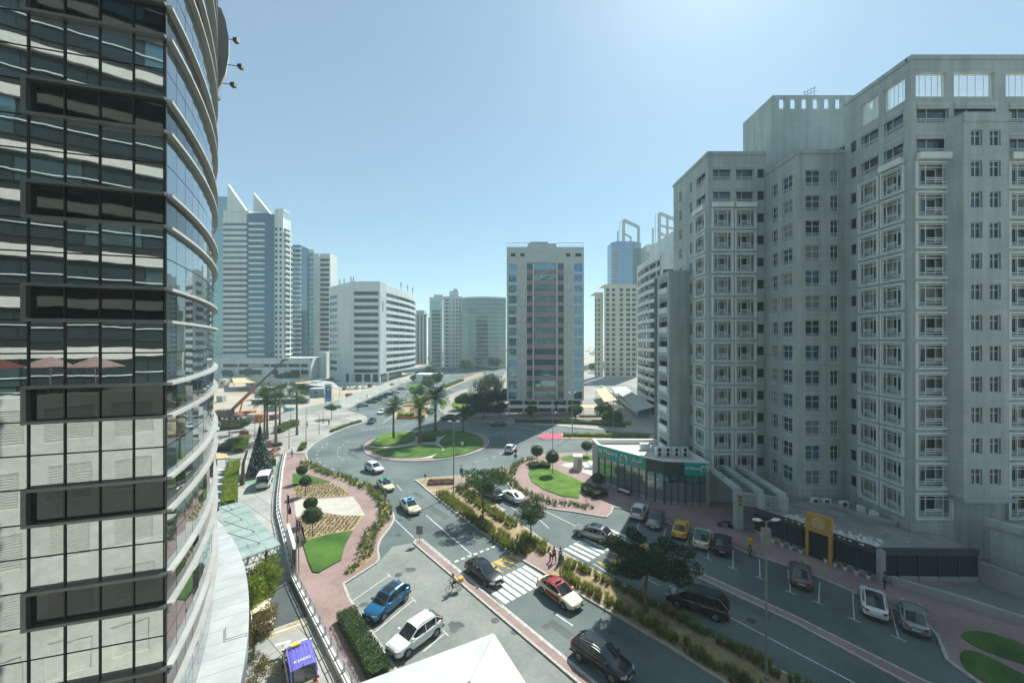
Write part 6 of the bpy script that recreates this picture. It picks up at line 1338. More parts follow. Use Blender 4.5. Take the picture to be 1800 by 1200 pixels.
# garden beside the glass tower
tree('garden_tree', 'bright green bushy tree between the glass tower and the forecourt', (-22.9, 35.2), [(random.uniform(-1.0, .8), random.uniform(-2.6, 2.8), 2.0+random.uniform(-.9, 1.2), .95, .95, .85) for _ in range(28)], F_lime, [(0, 0, -.1), (0, 0, 1.4)], [.12, .09], True, 720, .17)
tree('garden_tree', 'dry brownish bush beside the forecourt cars', (-19.6, 30.2), [(random.uniform(-.6, .6), random.uniform(-2.2, 2.6), 1.7+random.uniform(-.7, 1.0), .65, .65, .65) for _ in range(20)], F_brown, [(0, 0, -.1), (0, 0, 1.0)], [.08, .06], True, 300, .13)
tree('garden_tree', 'sparse bush leaning over the purple-roofed people carrier', (-17.2, 26.2), [(random.uniform(-.6, .9), random.uniform(-1.6, 1.8), 1.6+random.uniform(-.6, .8), .55, .55, .55) for _ in range(14)], F_brown, [(0, 0, -.1), (0, 0, 1.0)], [.08, .06], True, 220, .12)
tree('red_tree', 'feathery red leaved tree by the terrace hedge', (-45.6, 74), spread_blobs(16, 1.8, 1.8, .9, 3.4, .8, .6), F_red, [(0, 0, -.1), (.05, 0, 1.2), (0, 0, 2.4)], [.1, .08, .06], True, 200, .2)
tree('plaza_tree', 'small round tree in a planter on the plaza', G(583, 736), spread_blobs(14, 2.0, 2.0, .6, 3.6, 1.0, .6), F_tree, [(0, 0, -.05), (0, 0, 2.6)], [.12, .08], True, 260, .24)
tree('site_tree', 'flat topped tree at the edge of the building site', G(403, 766), spread_blobs(18, 2.8, 2.4, .5, 3.2, 1.1, .5), F_ball, [(0, 0, -.05), (0, 0, 2.2)], [.12, .08], True, 260, .24)
# trees further away
random.seed(9)
for px, py, h, r, lb in ((838, 727, 8, 4.5, 'dark broad tree on the lawn left of the office block'), (858, 722, 9, 4.5, 'dark tree against the office block corner'), (842, 705, 9, 5, 'dark tree behind the broad lawn trees'), (870, 700, 10, 4.5, 'dark tree beside the office block flank'), (826, 735, 4, 2.5, 'small dark tree at the lawn corner'), (878, 735, 5, 2.5, 'small dark tree before the office block shades'),
                         (735, 705, 7, 3.6, 'leafy tree in the far median'), (750, 690, 7, 3.5, 'leafy tree farther along the far median'), (768, 680, 8, 3.5, 'leafy tree at the top of the far median'), (757, 664, 9, 5, 'broad tree beside the far road'), (820, 655, 10, 6, 'tree mass at the edge of the hazy car park'), (847, 648, 10, 7, 'dark tree mass behind the hazy car park'), (765, 640, 11, 8, 'dark tree clump below the teal block'), (795, 637, 11, 8, 'dark tree clump below the slotted block'), (870, 650, 11, 6, 'tall tree by the office block corner'), (814, 720, 6, 3.2, 'dark tree at the path between the far lawns'), (850, 737, 6, 3.5, 'dark tree nearest the road before the office block'), (882, 722, 8, 4, 'dark tree touching the office block front'), (860, 690, 10, 5, 'dark tall tree behind the office block corner'),
                         (935, 735, 4, 2.2, 'small tree under the office block shade roof'), (1012, 737, 4.5, 2.2, 'small tree on the verge by the car park entrance'), (1075, 748, 5, 3.0, 'round tree on the verge by the curved balconies'), (1060, 738, 5, 2.8, 'tree behind the verge by the car park wall'), (1165, 745, 5, 3, 'dark tree beside the curved balcony block'), (1045, 655, 8, 5, 'hazy tree by the cream residence'), (1100, 660, 8, 5, 'hazy tree before the cream residence'),
                         (400, 668, 7, 3, 'tree before the podium car park'), (436, 667, 8, 2.5, 'thin tree before the podium car park'), (492, 668, 4, 3, 'shrubby tree at the podium corner'), (505, 667, 4.5, 3, 'shrubby tree along the podium'), (518, 667, 4.5, 3, 'shrubby tree near the podium end'), (572, 662, 4, 3, 'shrub tree by the white office block'), (738, 668, 6, 3, 'tree by the low kiosk'), (727, 672, 5, 2.2, 'small tree by the low kiosk')):
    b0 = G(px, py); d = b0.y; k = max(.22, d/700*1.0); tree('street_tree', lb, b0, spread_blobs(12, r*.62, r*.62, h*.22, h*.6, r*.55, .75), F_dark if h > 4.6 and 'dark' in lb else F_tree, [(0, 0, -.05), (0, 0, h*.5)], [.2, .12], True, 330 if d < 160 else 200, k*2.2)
# a far wooded belt that reads as one mass
q = MB()
for k in range(130):
    x = random.uniform(-900, 900); y = random.uniform(480, 1500); r = random.uniform(5, 10)
    blob_leaves(q, (x, y, r*.5), (r*1.6, r, r*.6), 26, r*.55, .3)
o = put('tree_belt', q.mesh('tree_belt', F_dark), None); o['kind'] = 'stuff'; o['label'] = 'hazy belt of distant trees along the horizon'; o['category'] = 'trees'
# ------------------------------------------------------------------ railing, signs, lamps, people, site
random.seed(33)
M_railw = mat('white_wall_paint', (.70, .71, .69), .7, var=.08, scale=1.0); M_steel = mat('brushed_steel', (.42, .43, .42), .35, metal=.8, var=.05); M_post = mat('grey_pole', (.26, .28, .27), .5, metal=.4, var=.05); M_sign = mat('sign_back', (.20, .22, .22), .5, var=.05)
rl = thing('railing', 'white low wall with steel railing between the pink path and the forecourt', 'railing', (RAIL[2].x, RAIL[2].y, 0)); ro2 = Vector((RAIL[2].x, RAIL[2].y))
RS = resample(RAIL, 1.55)
for k in range(len(RS)-1):
    a, b = RS[k]-ro2, RS[k+1]-ro2; q = MB(); d = (b-a).normalized(); n = Vector((-d.y, d.x)); M = Matrix.Translation((a.x, a.y, 0)) @ Matrix.Rotation(rz(d), 4, 'Z'); L = (b-a).length
    q.box(0, L-.01, -.02, .36, 0, .42, 0, M); put('wall_section', q.mesh('wall_section', M_railw), rl)
    q = MB(); q.box(-.05, .05, -.04, .04, .42, 1.15); q.box(-.06, .06, -.1, .18, .42, .6); put('post', FR.setdefault('rpost', q.mesh('post', M_steel)), rl, (*(a-n*-.08), 0), (0, 0, rz(d)))
    q = MB(); [q.bar((*(a+n*.08), z), (*(b+n*.08), z), .05) for z in (1.15, .85, .6)]; put('rail', q.mesh('rail', M_steel), rl)
bd = thing('sign_board', 'long white hotel sign board with a dark end standing along the railing', 'sign', (*G(506, 962), .4)); a, b = G(506, 965), G(519, 1016); d = (b-a).normalized()
q = MB(); M = Matrix.Rotation(rz(d), 4, 'Z'); L = (b-a).length; q.box(0, L*.78, -.12, .12, 0, 2.3, 0, M); put('panel', q.mesh('panel', mat('cream_board', (.55, .55, .48), .6)), bd); q = MB(); q.box(L*.78+.01, L, -.12, .12, 0, 2.3, 0, M); put('end_panel', q.mesh('end_panel', mat('maroon_board', (.08, .03, .03), .6)), bd); q = MB(); q.box(0, L, -.16, .16, 2.305, 2.4, 0, M); put('cap', q.mesh('cap', M_railw), bd)
def flag(label, base, h, cols, drop):
    t = thing('flag_pole', label, 'flag', (base.x, base.y, .12)); q = MB(); q.tube([(0, 0, 0), (0, 0, h)], [.07, .045], 8); q.lathe([(.02, h), (.08, h+.06), (.02, h+.14)], 8); put('pole', q.mesh('pole', M_steel), t)
    for i, c in enumerate(cols):
        q = MB(); n = 8; x0 = .06+i*.22
        for j in range(n): z0, z1 = h-.15-drop*j/n, h-.15-drop*(j+1)/n; w0 = .22; s0, s1 = math.sin(j*1.1)*.05, math.sin((j+1)*1.1)*.05; f0, f1 = (.35+.65*j/n), (.35+.65*(j+1)/n); q.quad((x0*f0, s0, z0), ((x0+w0)*f0, s0+.1*math.sin(i*2+j), z0), ((x0+w0)*f1, s1+.1*math.sin(i*2+j+1), z1), (x0*f1, s1, z1))
        put('cloth', q.mesh('cloth', mat('cloth_%s' % c[0], c[1], .85, var=.1)), t)
flag('flag pole with hanging maroon and navy flag by the railing', G(505, 945), 5.2, [('maroon', (.12, .02, .025)), ('navy', (.012, .025, .08))], 2.3)
flag('flag pole with hanging green and white flag beside the sign board', G(520.5, 1018), 6.1, [('green', (.01, .12, .07)), ('white', (.6, .6, .58))], 2.4)
flag('flag pole with hanging red flag beside the green one', G(525, 1010), 5.6, [('red', (.42, .02, .03)), ('white', (.6, .6, .58)), ('black', (.02, .02, .02))], 1.9)
# glazed entrance canopy
cv = thing('glass_canopy', 'green tinted glass entrance canopy on steel rods beside the glass tower', 'canopy', (-28, 42, 0)); vo = Vector((-28, 42)); CZ = 4.6
M_can = mat('canopy_glass', (.34, .44, .41), .12, var=.15, scale=.7); t_, b_ = nodes_of(M_can); b_.inputs['Alpha'].default_value = .88
c00, c10, c11, c01 = G(494, 956, CZ), G(424, 880, CZ), G(384, 890, CZ), G(416, 985, CZ)
for i in range(7):
    for j in range(3):
        def bl(u, v): return c00.lerp(c10, u).lerp(c01.lerp(c11, u), v)-vo
        q = MB(); qs = [bl(i/7+.004, j/3+.006), bl((i+1)/7-.004, j/3+.006), bl((i+1)/7-.004, (j+1)/3-.006), bl(i/7+.004, (j+1)/3-.006)]; q.prism(qs, CZ-.03, CZ); put('glass_pane', q.mesh('glass_pane', M_can), cv)
q = MB(); a, b = c00-vo, c01-vo
for k in range(7): p0, p1 = a.lerp(b, k/7), a.lerp(b, (k+1)/7); q.bar((*p0, CZ-.1), (*p1, CZ-.1), .07); q.bar((*p0, CZ-.75), (*p1, CZ-.75), .06); q.bar((*p0, CZ-.1), (*p0.lerp(p1, .5), CZ-.75), .05); q.bar((*p0.lerp(p1, .5), CZ-.75), (*p1, CZ-.1), .05)
put('truss', q.mesh('truss', M_post), cv)
for u, v in ((.85, .55), (.6, .45), (.32, .35), (.12, .4)): p0 = bl(u, v); q = MB(); e = bl(u+.0, 1.15); q.bar((*p0, CZ+.08), (e.x, e.y, CZ+2.0), .06); q.lathe([(.1, CZ), (.1, CZ+.1), (.02, CZ+.12)], 8, c=(p0.x, p0.y)); put('tie_rod', q.mesh('tie_rod', M_steel), cv)
for u in (.05, .55): p0 = bl(u, .3); q = MB(); q.tube([(*p0, 0), (*p0, CZ-.05)], .12, 8); put('column', q.mesh('column', M_post), cv)
# decorated tree
xt = thing('christmas_tree', 'tall dark conical decorated tree dotted with white baubles on the forecourt', 'christmas tree', (*G(457, 834), 0)); q = MB(); HH = 9.0
for _ in range(5200):
    z = HH*(1-math.sqrt(random.random()))*.985; r = (HH-z)/HH*2.1; a = random.uniform(0, 6.28); leaf(q, Vector((math.cos(a)*r*random.uniform(.85, 1.05), math.sin(a)*r*random.uniform(.85, 1.05), .3+z)), .3, asp=.3)
q.lathe([(2.0, .3), (1.0, 4.7), (.03, 9.1)], 20); put('branches', q.mesh('branches', F_cone), xt); q = MB()
for k in range(420):
    z = HH*(1-math.sqrt(random.random()))*.97; r = (HH-z)/HH*2.17; a = random.uniform(0, 6.28); c = (math.cos(a)*r, math.sin(a)*r); rr = random.choice((.05, .06, .09)); q.lathe([(rr*.3, .3+z-rr), (rr, .3+z), (rr*.3, .3+z+rr)], 5, c=c)
o = put('baubles', q.mesh('baubles', mat('bauble', (.75, .76, .72), .2, metal=.4, var=0)), xt); o['kind'] = 'stuff'
q = MB(); q.tube([(0, 0, 9.0), (0, 0, 9.8)], [.12, .3], 6); q.tube([(0, 0, 9.8), (0, 0, 10.5)], [.3, .05], 6); put('topper', q.mesh('topper', mat('gold', (.45, .28, .06), .3, metal=.8, var=0)), xt)
q = MB(); q.lathe([(2.3, 0), (2.3, .28), (2.1, .3)], 20); put('base', q.mesh('base', mat('tree_base', (.3, .2, .08), .6)), xt)
# lamp posts and signs
def lamp(label, base, h, arms=2, dark=False, z=.1, name='street_lamp', r=.09):
    t = thing(name, label, 'street lamp', (base.x, base.y, z)); m = M_dgrey if dark else M_post; q = MB(); q.tube([(0, 0, 0), (0, 0, h*.5), (0, 0, h)], [r, r*.85, r*.6], 8); q.lathe([(r*2, 0), (r*2, .25), (r, .3)], 10); put('pole', q.mesh('pole', m), t)
    for k in range(arms):
        s = 1 if k == 0 else -1; q = MB(); q.tube([(0, 0, h-.1), (s*.25, 0, h+.03), (s*.45, 0, h+.07)], .035, 6); put('arm', q.mesh('arm', m), t); q = MB(); q.tube([(s*.35, 0, h+.06), (s*.6, 0, h+.1), (s*.95, 0, h+.12)], [.06, .13, .07], 8); put('lamp_head', q.mesh('lamp_head', M_capw), t)
    return t
lamp('tall street lamp with two heads standing in the median near the roundabout', G(797.5, 867), 11.2, r=.1)
l2 = lamp('tall street lamp with two white heads standing on the lower median', G(1347, 1196), 11.2, r=.085); q = MB(); q.box(-.3, .25, -.15, .15, 9.6, 10.7); put('control_box', q.mesh('control_box', M_post), l2)
lamp('street lamp beside the pharmacy road', G(971.5, 796), 8.5, 1); lamp('tall street lamp on the right road median', G(1006, 768), 11, 2, r=.12); lamp('street lamp on the verge before the curved balconies', G(1078, 752), 9, 1)
for px, py, h, lb in ((538, 788, 9, 'tall dark lamp post on the plaza by the small hedge'), (561, 763, 5, 'dark lamp post on the plaza kerb side'), (508, 789, 4.5, 'short dark lamp post by the planted island'), (448, 786, 6, 'dark lamp post behind the decorated tree'), (511, 746, 5, 'dark lamp post before the site hoarding'), (568, 744, 4.5, 'dark lamp post at the hoarding corner'), (722, 738, 8, 'lamp post in the far median')): lamp(lb, G(px, py), h, 0, True, name='lamp_post', r=.07)
def signpost(label, base, h, panels, z=.12):
    t = thing('road_sign', label, 'sign', (base.x, base.y, z)); q = MB(); q.tube([(0, 0, 0), (0, 0, h)], .04, 6); put('post', q.mesh('post', M_post), t)
    for nm, shape, zc, sz, m in panels:
        q = MB()
        if shape == 'tri': pts = [(-sz, sz*.8), (sz, sz*.8), (0, -sz)]
        elif shape == 'disc': pts = [(sz*math.cos(2*math.pi*k/16), sz*math.sin(2*math.pi*k/16)) for k in range(16)]
        else: pts = [(-sz*.75, -sz), (sz*.75, -sz), (sz*.75, sz), (-sz*.75, sz)]
        f = [(x, -.06, y+zc) for x, y in pts]; g_ = [(x, -.03, y+zc) for x, y in pts]; q.poly(f); q.poly(g_[::-1]); [q.quad(f[i], g_[i], g_[(i+1) % len(f)], f[(i+1) % len(f)]) for i in range(len(f))]; put(nm, q.mesh(nm, m), t)
M_bsign = mat('blue_sign', (.02, .14, .42), .4, var=0); M_rsign = mat('red_sign', (.5, .02, .02), .4, var=0); M_wsign = mat('white_sign', (.7, .7, .68), .4, var=0)
signpost('yield sign above a round blue sign at the flower border', G(906, 818), 2.9, [('triangle', 'tri', 2.55, .45, M_rsign), ('triangle_face', 'tri', 2.56, .28, M_wsign), ('disc', 'disc', 1.75, .35, M_bsign)])
signpost('yield sign above a blue panel at the roundabout end of the median', G(811, 850), 3.2, [('triangle', 'tri', 2.9, .4, M_wsign), ('disc', 'panel', 2.1, .4, M_bsign)])
signpost('grey sign panel at the tip of the kerbed strip', G(737.5, 955), 1.9, [('panel', 'panel', 1.5, .5, M_sign)])
signpost('small grey sign on a post beside the curved border', G(677.5, 884), 2.2, [('panel', 'panel', 1.8, .32, M_sign), ('panel', 'panel', 1.15, .3, M_sign)])
signpost('small dark marker at the median tip', G(747.5, 846), 1.2, [('panel', 'panel', .95, .25, M_sign)])
signpost('white chevron board at the near edge of the roundabout', G(812.5, 797), 2.2, [('board', 'panel', 1.9, .35, M_wsign)], .3)
for px, py, lb in ((967, 987, 'grey bollard on the refuge beside the tall grass'), (990, 993, 'grey bollard on the refuge beside the walkers')):
    p = G(px, py); t = thing('bollard', lb, 'bollard', (p.x, p.y, .11)); q = MB(); q.tube([(0, 0, 0), (0, 0, .95)], .09, 8); put('post', q.mesh('post', M_bark), t); q = MB(); q.lathe([(.1, .95), (.09, 1.02), (.02, 1.05)], 8); put('cap', q.mesh('cap', M_capw), t)
# refuge paving over the planting soil, bare sandy strip
q = MB(); q.poly([(*p, .122) for p in GL([(905, 977), (962, 1011), (985, 1000), (990, 972), (974, 963), (950, 975)])]); put('refuge_paving', q.mesh('refuge_paving', M_pink), med)
q = MB(); q.poly([(*p, .124) for p in GL([(742, 846), (798, 841), (838, 839), (835, 846), (800, 853), (760, 858)])]); put('paving', q.mesh('paving', M_pink), med)
# ------------------------------------------------------------------ people
M_skin = mat('skin', (.33, .19, .13), .6, var=.05); M_hair = mat('hair', (.012, .010, .009), .6, var=.05)
def skin_mesh(verts, edges, radii, m, sub=1):
    me = bpy.data.meshes.new('figure'); me.from_pydata(verts, edges, []); o = bpy.data.objects.new('tmp_figure', me); COL.objects.link(o)
    md = o.modifiers.new('skin', 'SKIN'); md.use_smooth_shade = True
    for i, sv in enumerate(me.skin_vertices[0].data): sv.radius = (radii[i], radii[i]); sv.use_root = (i == 0)
    s = o.modifiers.new('sub', 'SUBSURF'); s.levels = sub; bpy.context.view_layer.update()
    r = bpy.data.meshes.new_from_object(o.evaluated_get(bpy.context.evaluated_depsgraph_get())); bpy.data.objects.remove(o); r.materials.clear(); r.materials.append(m); return r
def person(label, loc, head, cloth, H_=1.68, pose='walk', skirt=None, group=None, bag=None):
    t = thing('person', label, 'person', loc, math.atan2(head[1], head[0]), group); k = H_/1.72; J = {}
    st = .24 if pose == 'walk' else .03
    if pose == 'ride':
        J = dict(pelvis=(-.12, 0, .95), spine=(-.05, 0, 1.12), chest=(.05, 0, 1.33), neck=(.1, 0, 1.49), head=(.15, 0, 1.60), top=(.16, 0, 1.70), hl=(-.1, .1, .9), kl=(.28, .12, .78), al=(.12, .12, .40), tl=(.26, .12, .36), hr=(-.1, -.1, .9), kr=(.22, -.12, .62), ar=(.02, -.12, .24), tr=(.16, -.12, .22), sl=(.06, .19, 1.40), el=(.22, .24, 1.18), wl=(.44, .22, 1.08), pl=(.52, .21, 1.05), sr=(.06, -.19, 1.40), er=(.22, -.24, 1.18), wr=(.44, -.22, 1.08), pr=(.52, -.21, 1.05))
    else:
        J = dict(pelvis=(0, 0, .93), spine=(0, 0, 1.1), chest=(.01, 0, 1.32), neck=(.01, 0, 1.47), head=(.03, 0, 1.58), top=(.03, 0, 1.69), hl=(0, .09, .88), kl=(st*.6, .1, .49), al=(st, .1, .08), tl=(st+.16, .11, .03), hr=(0, -.09, .88), kr=(-st*.35, -.1, .48), ar=(-st, -.1, .09), tr=(-st+.15, -.11, .03), sl=(0, .18, 1.38), el=(-.08, .23, 1.12), wl=(-.02, .24, .88), pl=(0, .24, .80), sr=(0, -.18, 1.38), er=(.06, -.23, 1.12), wr=(.14, -.23, .90), pr=(.17, -.23, .83))
    J = {n: tuple(c*k for c in v) for n, v in J.items()}; RD = dict(pelvis=.125, spine=.11, chest=.13, neck=.05, head=.088, top=.07, hl=.085, kl=.055, al=.038, tl=.03, hr=.085, kr=.055, ar=.038, tr=.03, sl=.055, el=.038, wl=.026, pl=.03, sr=.055, er=.038, wr=.026, pr=.03)
    E = [('pelvis', 'spine'), ('spine', 'chest'), ('chest', 'neck'), ('neck', 'head'), ('head', 'top'), ('pelvis', 'hl'), ('hl', 'kl'), ('kl', 'al'), ('al', 'tl'), ('pelvis', 'hr'), ('hr', 'kr'), ('kr', 'ar'), ('ar', 'tr'), ('chest', 'sl'), ('sl', 'el'), ('el', 'wl'), ('wl', 'pl'), ('chest', 'sr'), ('sr', 'er'), ('er', 'wr'), ('wr', 'pr')]
    def build(sub, grow, m, extra=False):
        names = []; [names.append(n) for e in sub for n in e if n not in names]
        if 'pelvis' in names: names.remove('pelvis'); names.insert(0, 'pelvis')
        V = [Vector(J[n]) for n in names]; Rr = [(RD[n]*k+grow) for n in names]; ed = [(names.index(a), names.index(b)) for a, b in sub]
        if extra:
            for hnd, w in (('pl', 'wl'), ('pr', 'wr')):
                d = (Vector(J[hnd])-Vector(J[w])).normalized(); sd = d.cross(Vector((0, 1, 0))).normalized()
                for f in range(5):
                    o_ = (f-2)*.016; L = (.05, .075, .082, .075, .06)[f]; b0 = Vector(J[hnd])+sd*o_; tip = b0+d*L*(.7 if f == 0 else 1)+sd*(o_*.5-(.03 if f == 0 else 0)); i0 = len(V); V += [b0.lerp(tip, .55), tip+Vector((.01, 0, 0))]; Rr += [.009, .007]; ed += [(names.index(hnd), i0), (i0, i0+1)]
        return skin_mesh(V, ed, Rr, m)
    put('body', build(E, 0, M_skin, True), t)
    put('shirt', build([e for e in E if e[1] in ('spine', 'chest', 'sl', 'sr', 'el', 'er')], .018, mat('cloth_%s' % cloth[0][0], cloth[0][1], .85)), t)
    put('trousers', build([e for e in E if e[1] in ('hl', 'hr', 'kl', 'kr', 'al', 'ar')], .016, mat('cloth_%s' % cloth[1][0], cloth[1][1], .85)), t)
    q = MB(); c = Vector(J['head']).lerp(Vector(J['top']), .45); r = .112*k; q.lathe([(.085*k, c.z-.08), (r, c.z), (r*.9, c.z+.06), (r*.45, c.z+.11), (.01, c.z+.12)], 12, c=(c.x-.025, 0)); put('hair', q.mesh('hair', M_hair, True), t)
    q = MB(); q.tri((c.x+.085*k, 0, c.z+.02), (c.x+.115*k, 0, c.z-.03), (c.x+.085*k, .02, c.z-.035)); q.tri((c.x+.085*k, 0, c.z+.02), (c.x+.085*k, -.02, c.z-.035), (c.x+.115*k, 0, c.z-.03)); put('nose', q.mesh('nose', M_skin), t)
    if skirt: q = MB(); q.lathe([(.13*k, .98*k), (.19*k, .8*k), (.24*k, .5*k), (.29*k, .2*k), (.27*k, .2*k)], 14); put('skirt', q.mesh('skirt', mat('cloth_%s' % skirt[0], skirt[1], .85)), t)
    if bag: q = MB(); q.box(-.12, .14, -.36, -.26, .62, .9); put('bag', q.mesh('bag', mat('cloth_%s' % bag[0], bag[1], .7)), t)
    return t
BLK, GRY, BLU, WHT = ('black', (.02, .02, .022)), ('grey', (.33, .32, .31)), ('denim', (.05, .15, .25)), ('white', (.62, .62, .6))
p = G(974, 989); person('person in a grey top and black trousers walking across the refuge', (p.x, p.y, .12), (.35, -.9), (GRY, BLK), 1.66, bag=BLK)
p = G(985, 991); person('person in a white top and long blue skirt walking across the refuge', (p.x, p.y, .12), (.35, -.9), (WHT, BLU), 1.7, skirt=BLU)
p = G(513, 804.5); person('person in white and dark clothes riding a scooter past the railing end', (p.x, p.y, .12), (.2, .95), (WHT, BLK), 1.7)
for px, py, lb, c in ((578, 748, 'person in dark clothes walking on the plaza by the kerb', BLK), (540, 752, 'person in dark clothes standing by the lamp post on the plaza', BLK), (629, 724, 'person in dark clothes on the plaza near the parked row', BLK), (456, 760, 'person in dark clothes walking behind the decorated tree', BLK), (789.5, 711, 'person in dark clothes walking between the far lawns', BLK), (837, 717, 'person in white robe on the path by the dark trees', WHT), (1555, 1038, 'person in blue shirt standing at the restaurant corner', BLU), (645, 700, 'person in dark clothes on the pavement by the hoarding', BLK)):
    p = G(px, py); person(lb, (p.x, p.y, .13), (random.uniform(-1, 1), random.uniform(-1, 1)), (c if c is not BLU else BLU, BLK if c is not WHT else WHT), 1.72, 'stand' if 'stand' in lb else 'walk')
# cyclist
a, b = G(808, 1035.5), G(788.5, 1041.5); c = (a+b)/2; hd = (b-a).normalized(); bk = thing('bicycle', 'black delivery bicycle leaning beside the kerbed strip with a yellow box', 'bicycle', (c.x, c.y, .006), math.atan2(hd.y, hd.x))
for x in (-.52, .52):
    q = MB(); n = 24; q.tube([(x+.34*math.cos(2*math.pi*i/n), 0, .35+.34*math.sin(2*math.pi*i/n)) for i in range(n+1)], .022, 5, cap=False); w = put('wheel', q.mesh('wheel', M_tyre), bk); q = MB(); [q.bar((x, 0, .35), (x+.33*math.cos(2*math.pi*i/10), 0, .35+.33*math.sin(2*math.pi*i/10)), .008) for i in range(10)]; put('spokes', q.mesh('spokes', M_rim), w)
q = MB(); pts = dict(r=(-.52, 0, .35), f=(.52, 0, .35), s=(-.16, 0, .82), b=(-.05, 0, .33), h=(.38, 0, .88))
for x, y in (('r', 'b'), ('r', 's'), ('s', 'b'), ('s', 'h'), ('b', 'h'), ('h', 'f')): q.bar(pts[x], pts[y], .035)
q.bar((.38, 0, .88), (.36, 0, 1.02), .03); q.bar((.36, -.27, 1.03), (.36, .27, 1.03), .03); q.bar((-.16, 0, .82), (-.17, 0, .92), .03); put('frame', q.mesh('frame', M_plastic), bk)
q = MB(); q.box(-.3, -.05, -.07, .07, .91, .96); put('saddle', q.mesh('saddle', M_plastic), bk); q = MB(); q.box(-.85, -.45, -.22, .22, .78, 1.14); put('delivery_box', q.mesh('delivery_box', PT['yellow']), bk)
person('person in a yellow patterned shirt riding the delivery bicycle', (c.x, c.y, .006), hd, (('yellow', (.45, .42, .05)), BLK), 1.7, 'ride')
# ------------------------------------------------------------------ building site
M_orange = mat('crane_orange', (.40, .15, .055), .6, var=.12); M_cabin = mat('cabin_white', (.58, .58, .54), .7, var=.1, scale=.5); M_brown = mat('brown_cabin', (.16, .10, .09), .8, var=.15)
cr = thing('mobile_crane', 'mobile crane with long orange boom raised over the building site', 'crane', (*G(397, 737), 0)); base = Vector(cr.location); tip = AT(499, 633, 132)-base; q = MB(); A_ = Vector((1.5, 0, 2.6)); D_ = tip-A_
q.bar(A_, A_+D_*.46, .8, .9); put('boom', q.mesh('boom', M_orange), cr); q = MB(); q.bar(A_+D_*.44, A_+D_*.98, .5, .55); put('boom_tip', q.mesh('boom_tip', mat('crane_dark', (.10, .09, .085), .6)), cr); q = MB(); q.bar(A_+D_*.98+Vector((-.4, 0, .3)), tip+Vector((1.3, 0, .2)), .5); q.bar(tip, tip-Vector((0, 0, 1.4)), .1); put('hook', q.mesh('hook', M_dgrey), cr)
q = MB(); q.bar((4.3, 0, 2.2), A_+D_*.22, .35); put('ram', q.mesh('ram', M_orange), cr); q = MB(); q.box(-4, 5, -1.2, 1.2, .7, 1.6); q.box(-2.5, 1.4, -1.1, 1.1, 1.6, 3.0); put('carrier', q.mesh('carrier', M_brown), cr); q = MB(); q.box(1.2, 2.8, -1.4, -.2, 1.6, 3.2); put('cab', q.mesh('cab', M_dglass), cr)
for x in (-3, -1.2, 2, 3.8):
    for y in (-1.1, 1.1): put('wheel', car_meshes('van')['wheel'], cr, (x, y, .55), None, (1.5, 1.5, 1.5))
def cabin(label, px0, px1, py, h, m, dp=4, ribs=0, cat='cabin', name='site_cabin', group=None):
    a, b = G(px0, py), G(px1, py); L = b.x-a.x; t = thing(name, label, cat, (a.x, a.y, 0), 0, group); q = MB(); q.box(0, L, 0, dp, .1, h); put('body', q.mesh('body', m), t); q = MB(); q.box(-.1, L+.1, -.1, dp+.1, h, h+.15); put('roof', q.mesh('roof', M_cabin), t)
    for i in range(ribs): q = MB(); q.box(-.06, .06, -.08, 0, .1, h); put('rib', q.mesh('rib', M_grey), t, (L*(i+.5)/ribs, -.001, 0))
    for i in range(max(1, int(L/5))): pane(t, (L*(i+.35)/max(1, int(L/5)), -.03, h*.4), X_, 1.1, h*.35, M_dglass, 'window')
    return t
for a_ in (('long white ribbed site cabin before the podium', 461, 511, 683, 4.6, M_cabin, 4, 6), ('white site cabin beside the long ribbed one', 432, 460, 683, 3.6, M_cabin, 4, 0), ('cream site cabin near the tower edge', 384, 396, 681, 4.0, M_cream, 4, 0), ('dark brown site shed behind the palms', 509, 558, 688, 4.6, M_brown, 5, 0), ('light white cabin abutting the brown shed', 495, 510, 686, 5.0, M_cabin, 4, 0), ('blue grey cabin beside the tall advertising board', 544, 569, 698, 3.6, mat('bluegrey', (.20, .28, .32), .7), 4, 0), ('pale tented store behind the palms', 448, 500, 702, 4.6, M_cabin, 6, 3), ('blue covered cabin by the tented store', 500, 516, 700, 4.2, mat('tarp_blue', (.30, .38, .42), .8), 5, 0)): cabin(*a_)
for k in range(9): cabin('dark tank in a row on the site behind the palms', 442+k*10.5+(6 if k > 1 else 0), 450+k*10.5+(6 if k > 1 else 0), 711-k*.25, 1.9, mat('tank_grey', (.10, .14, .15), .7), 1.8, 0, 'tank', 'site_tank', 'row of tanks on the site')
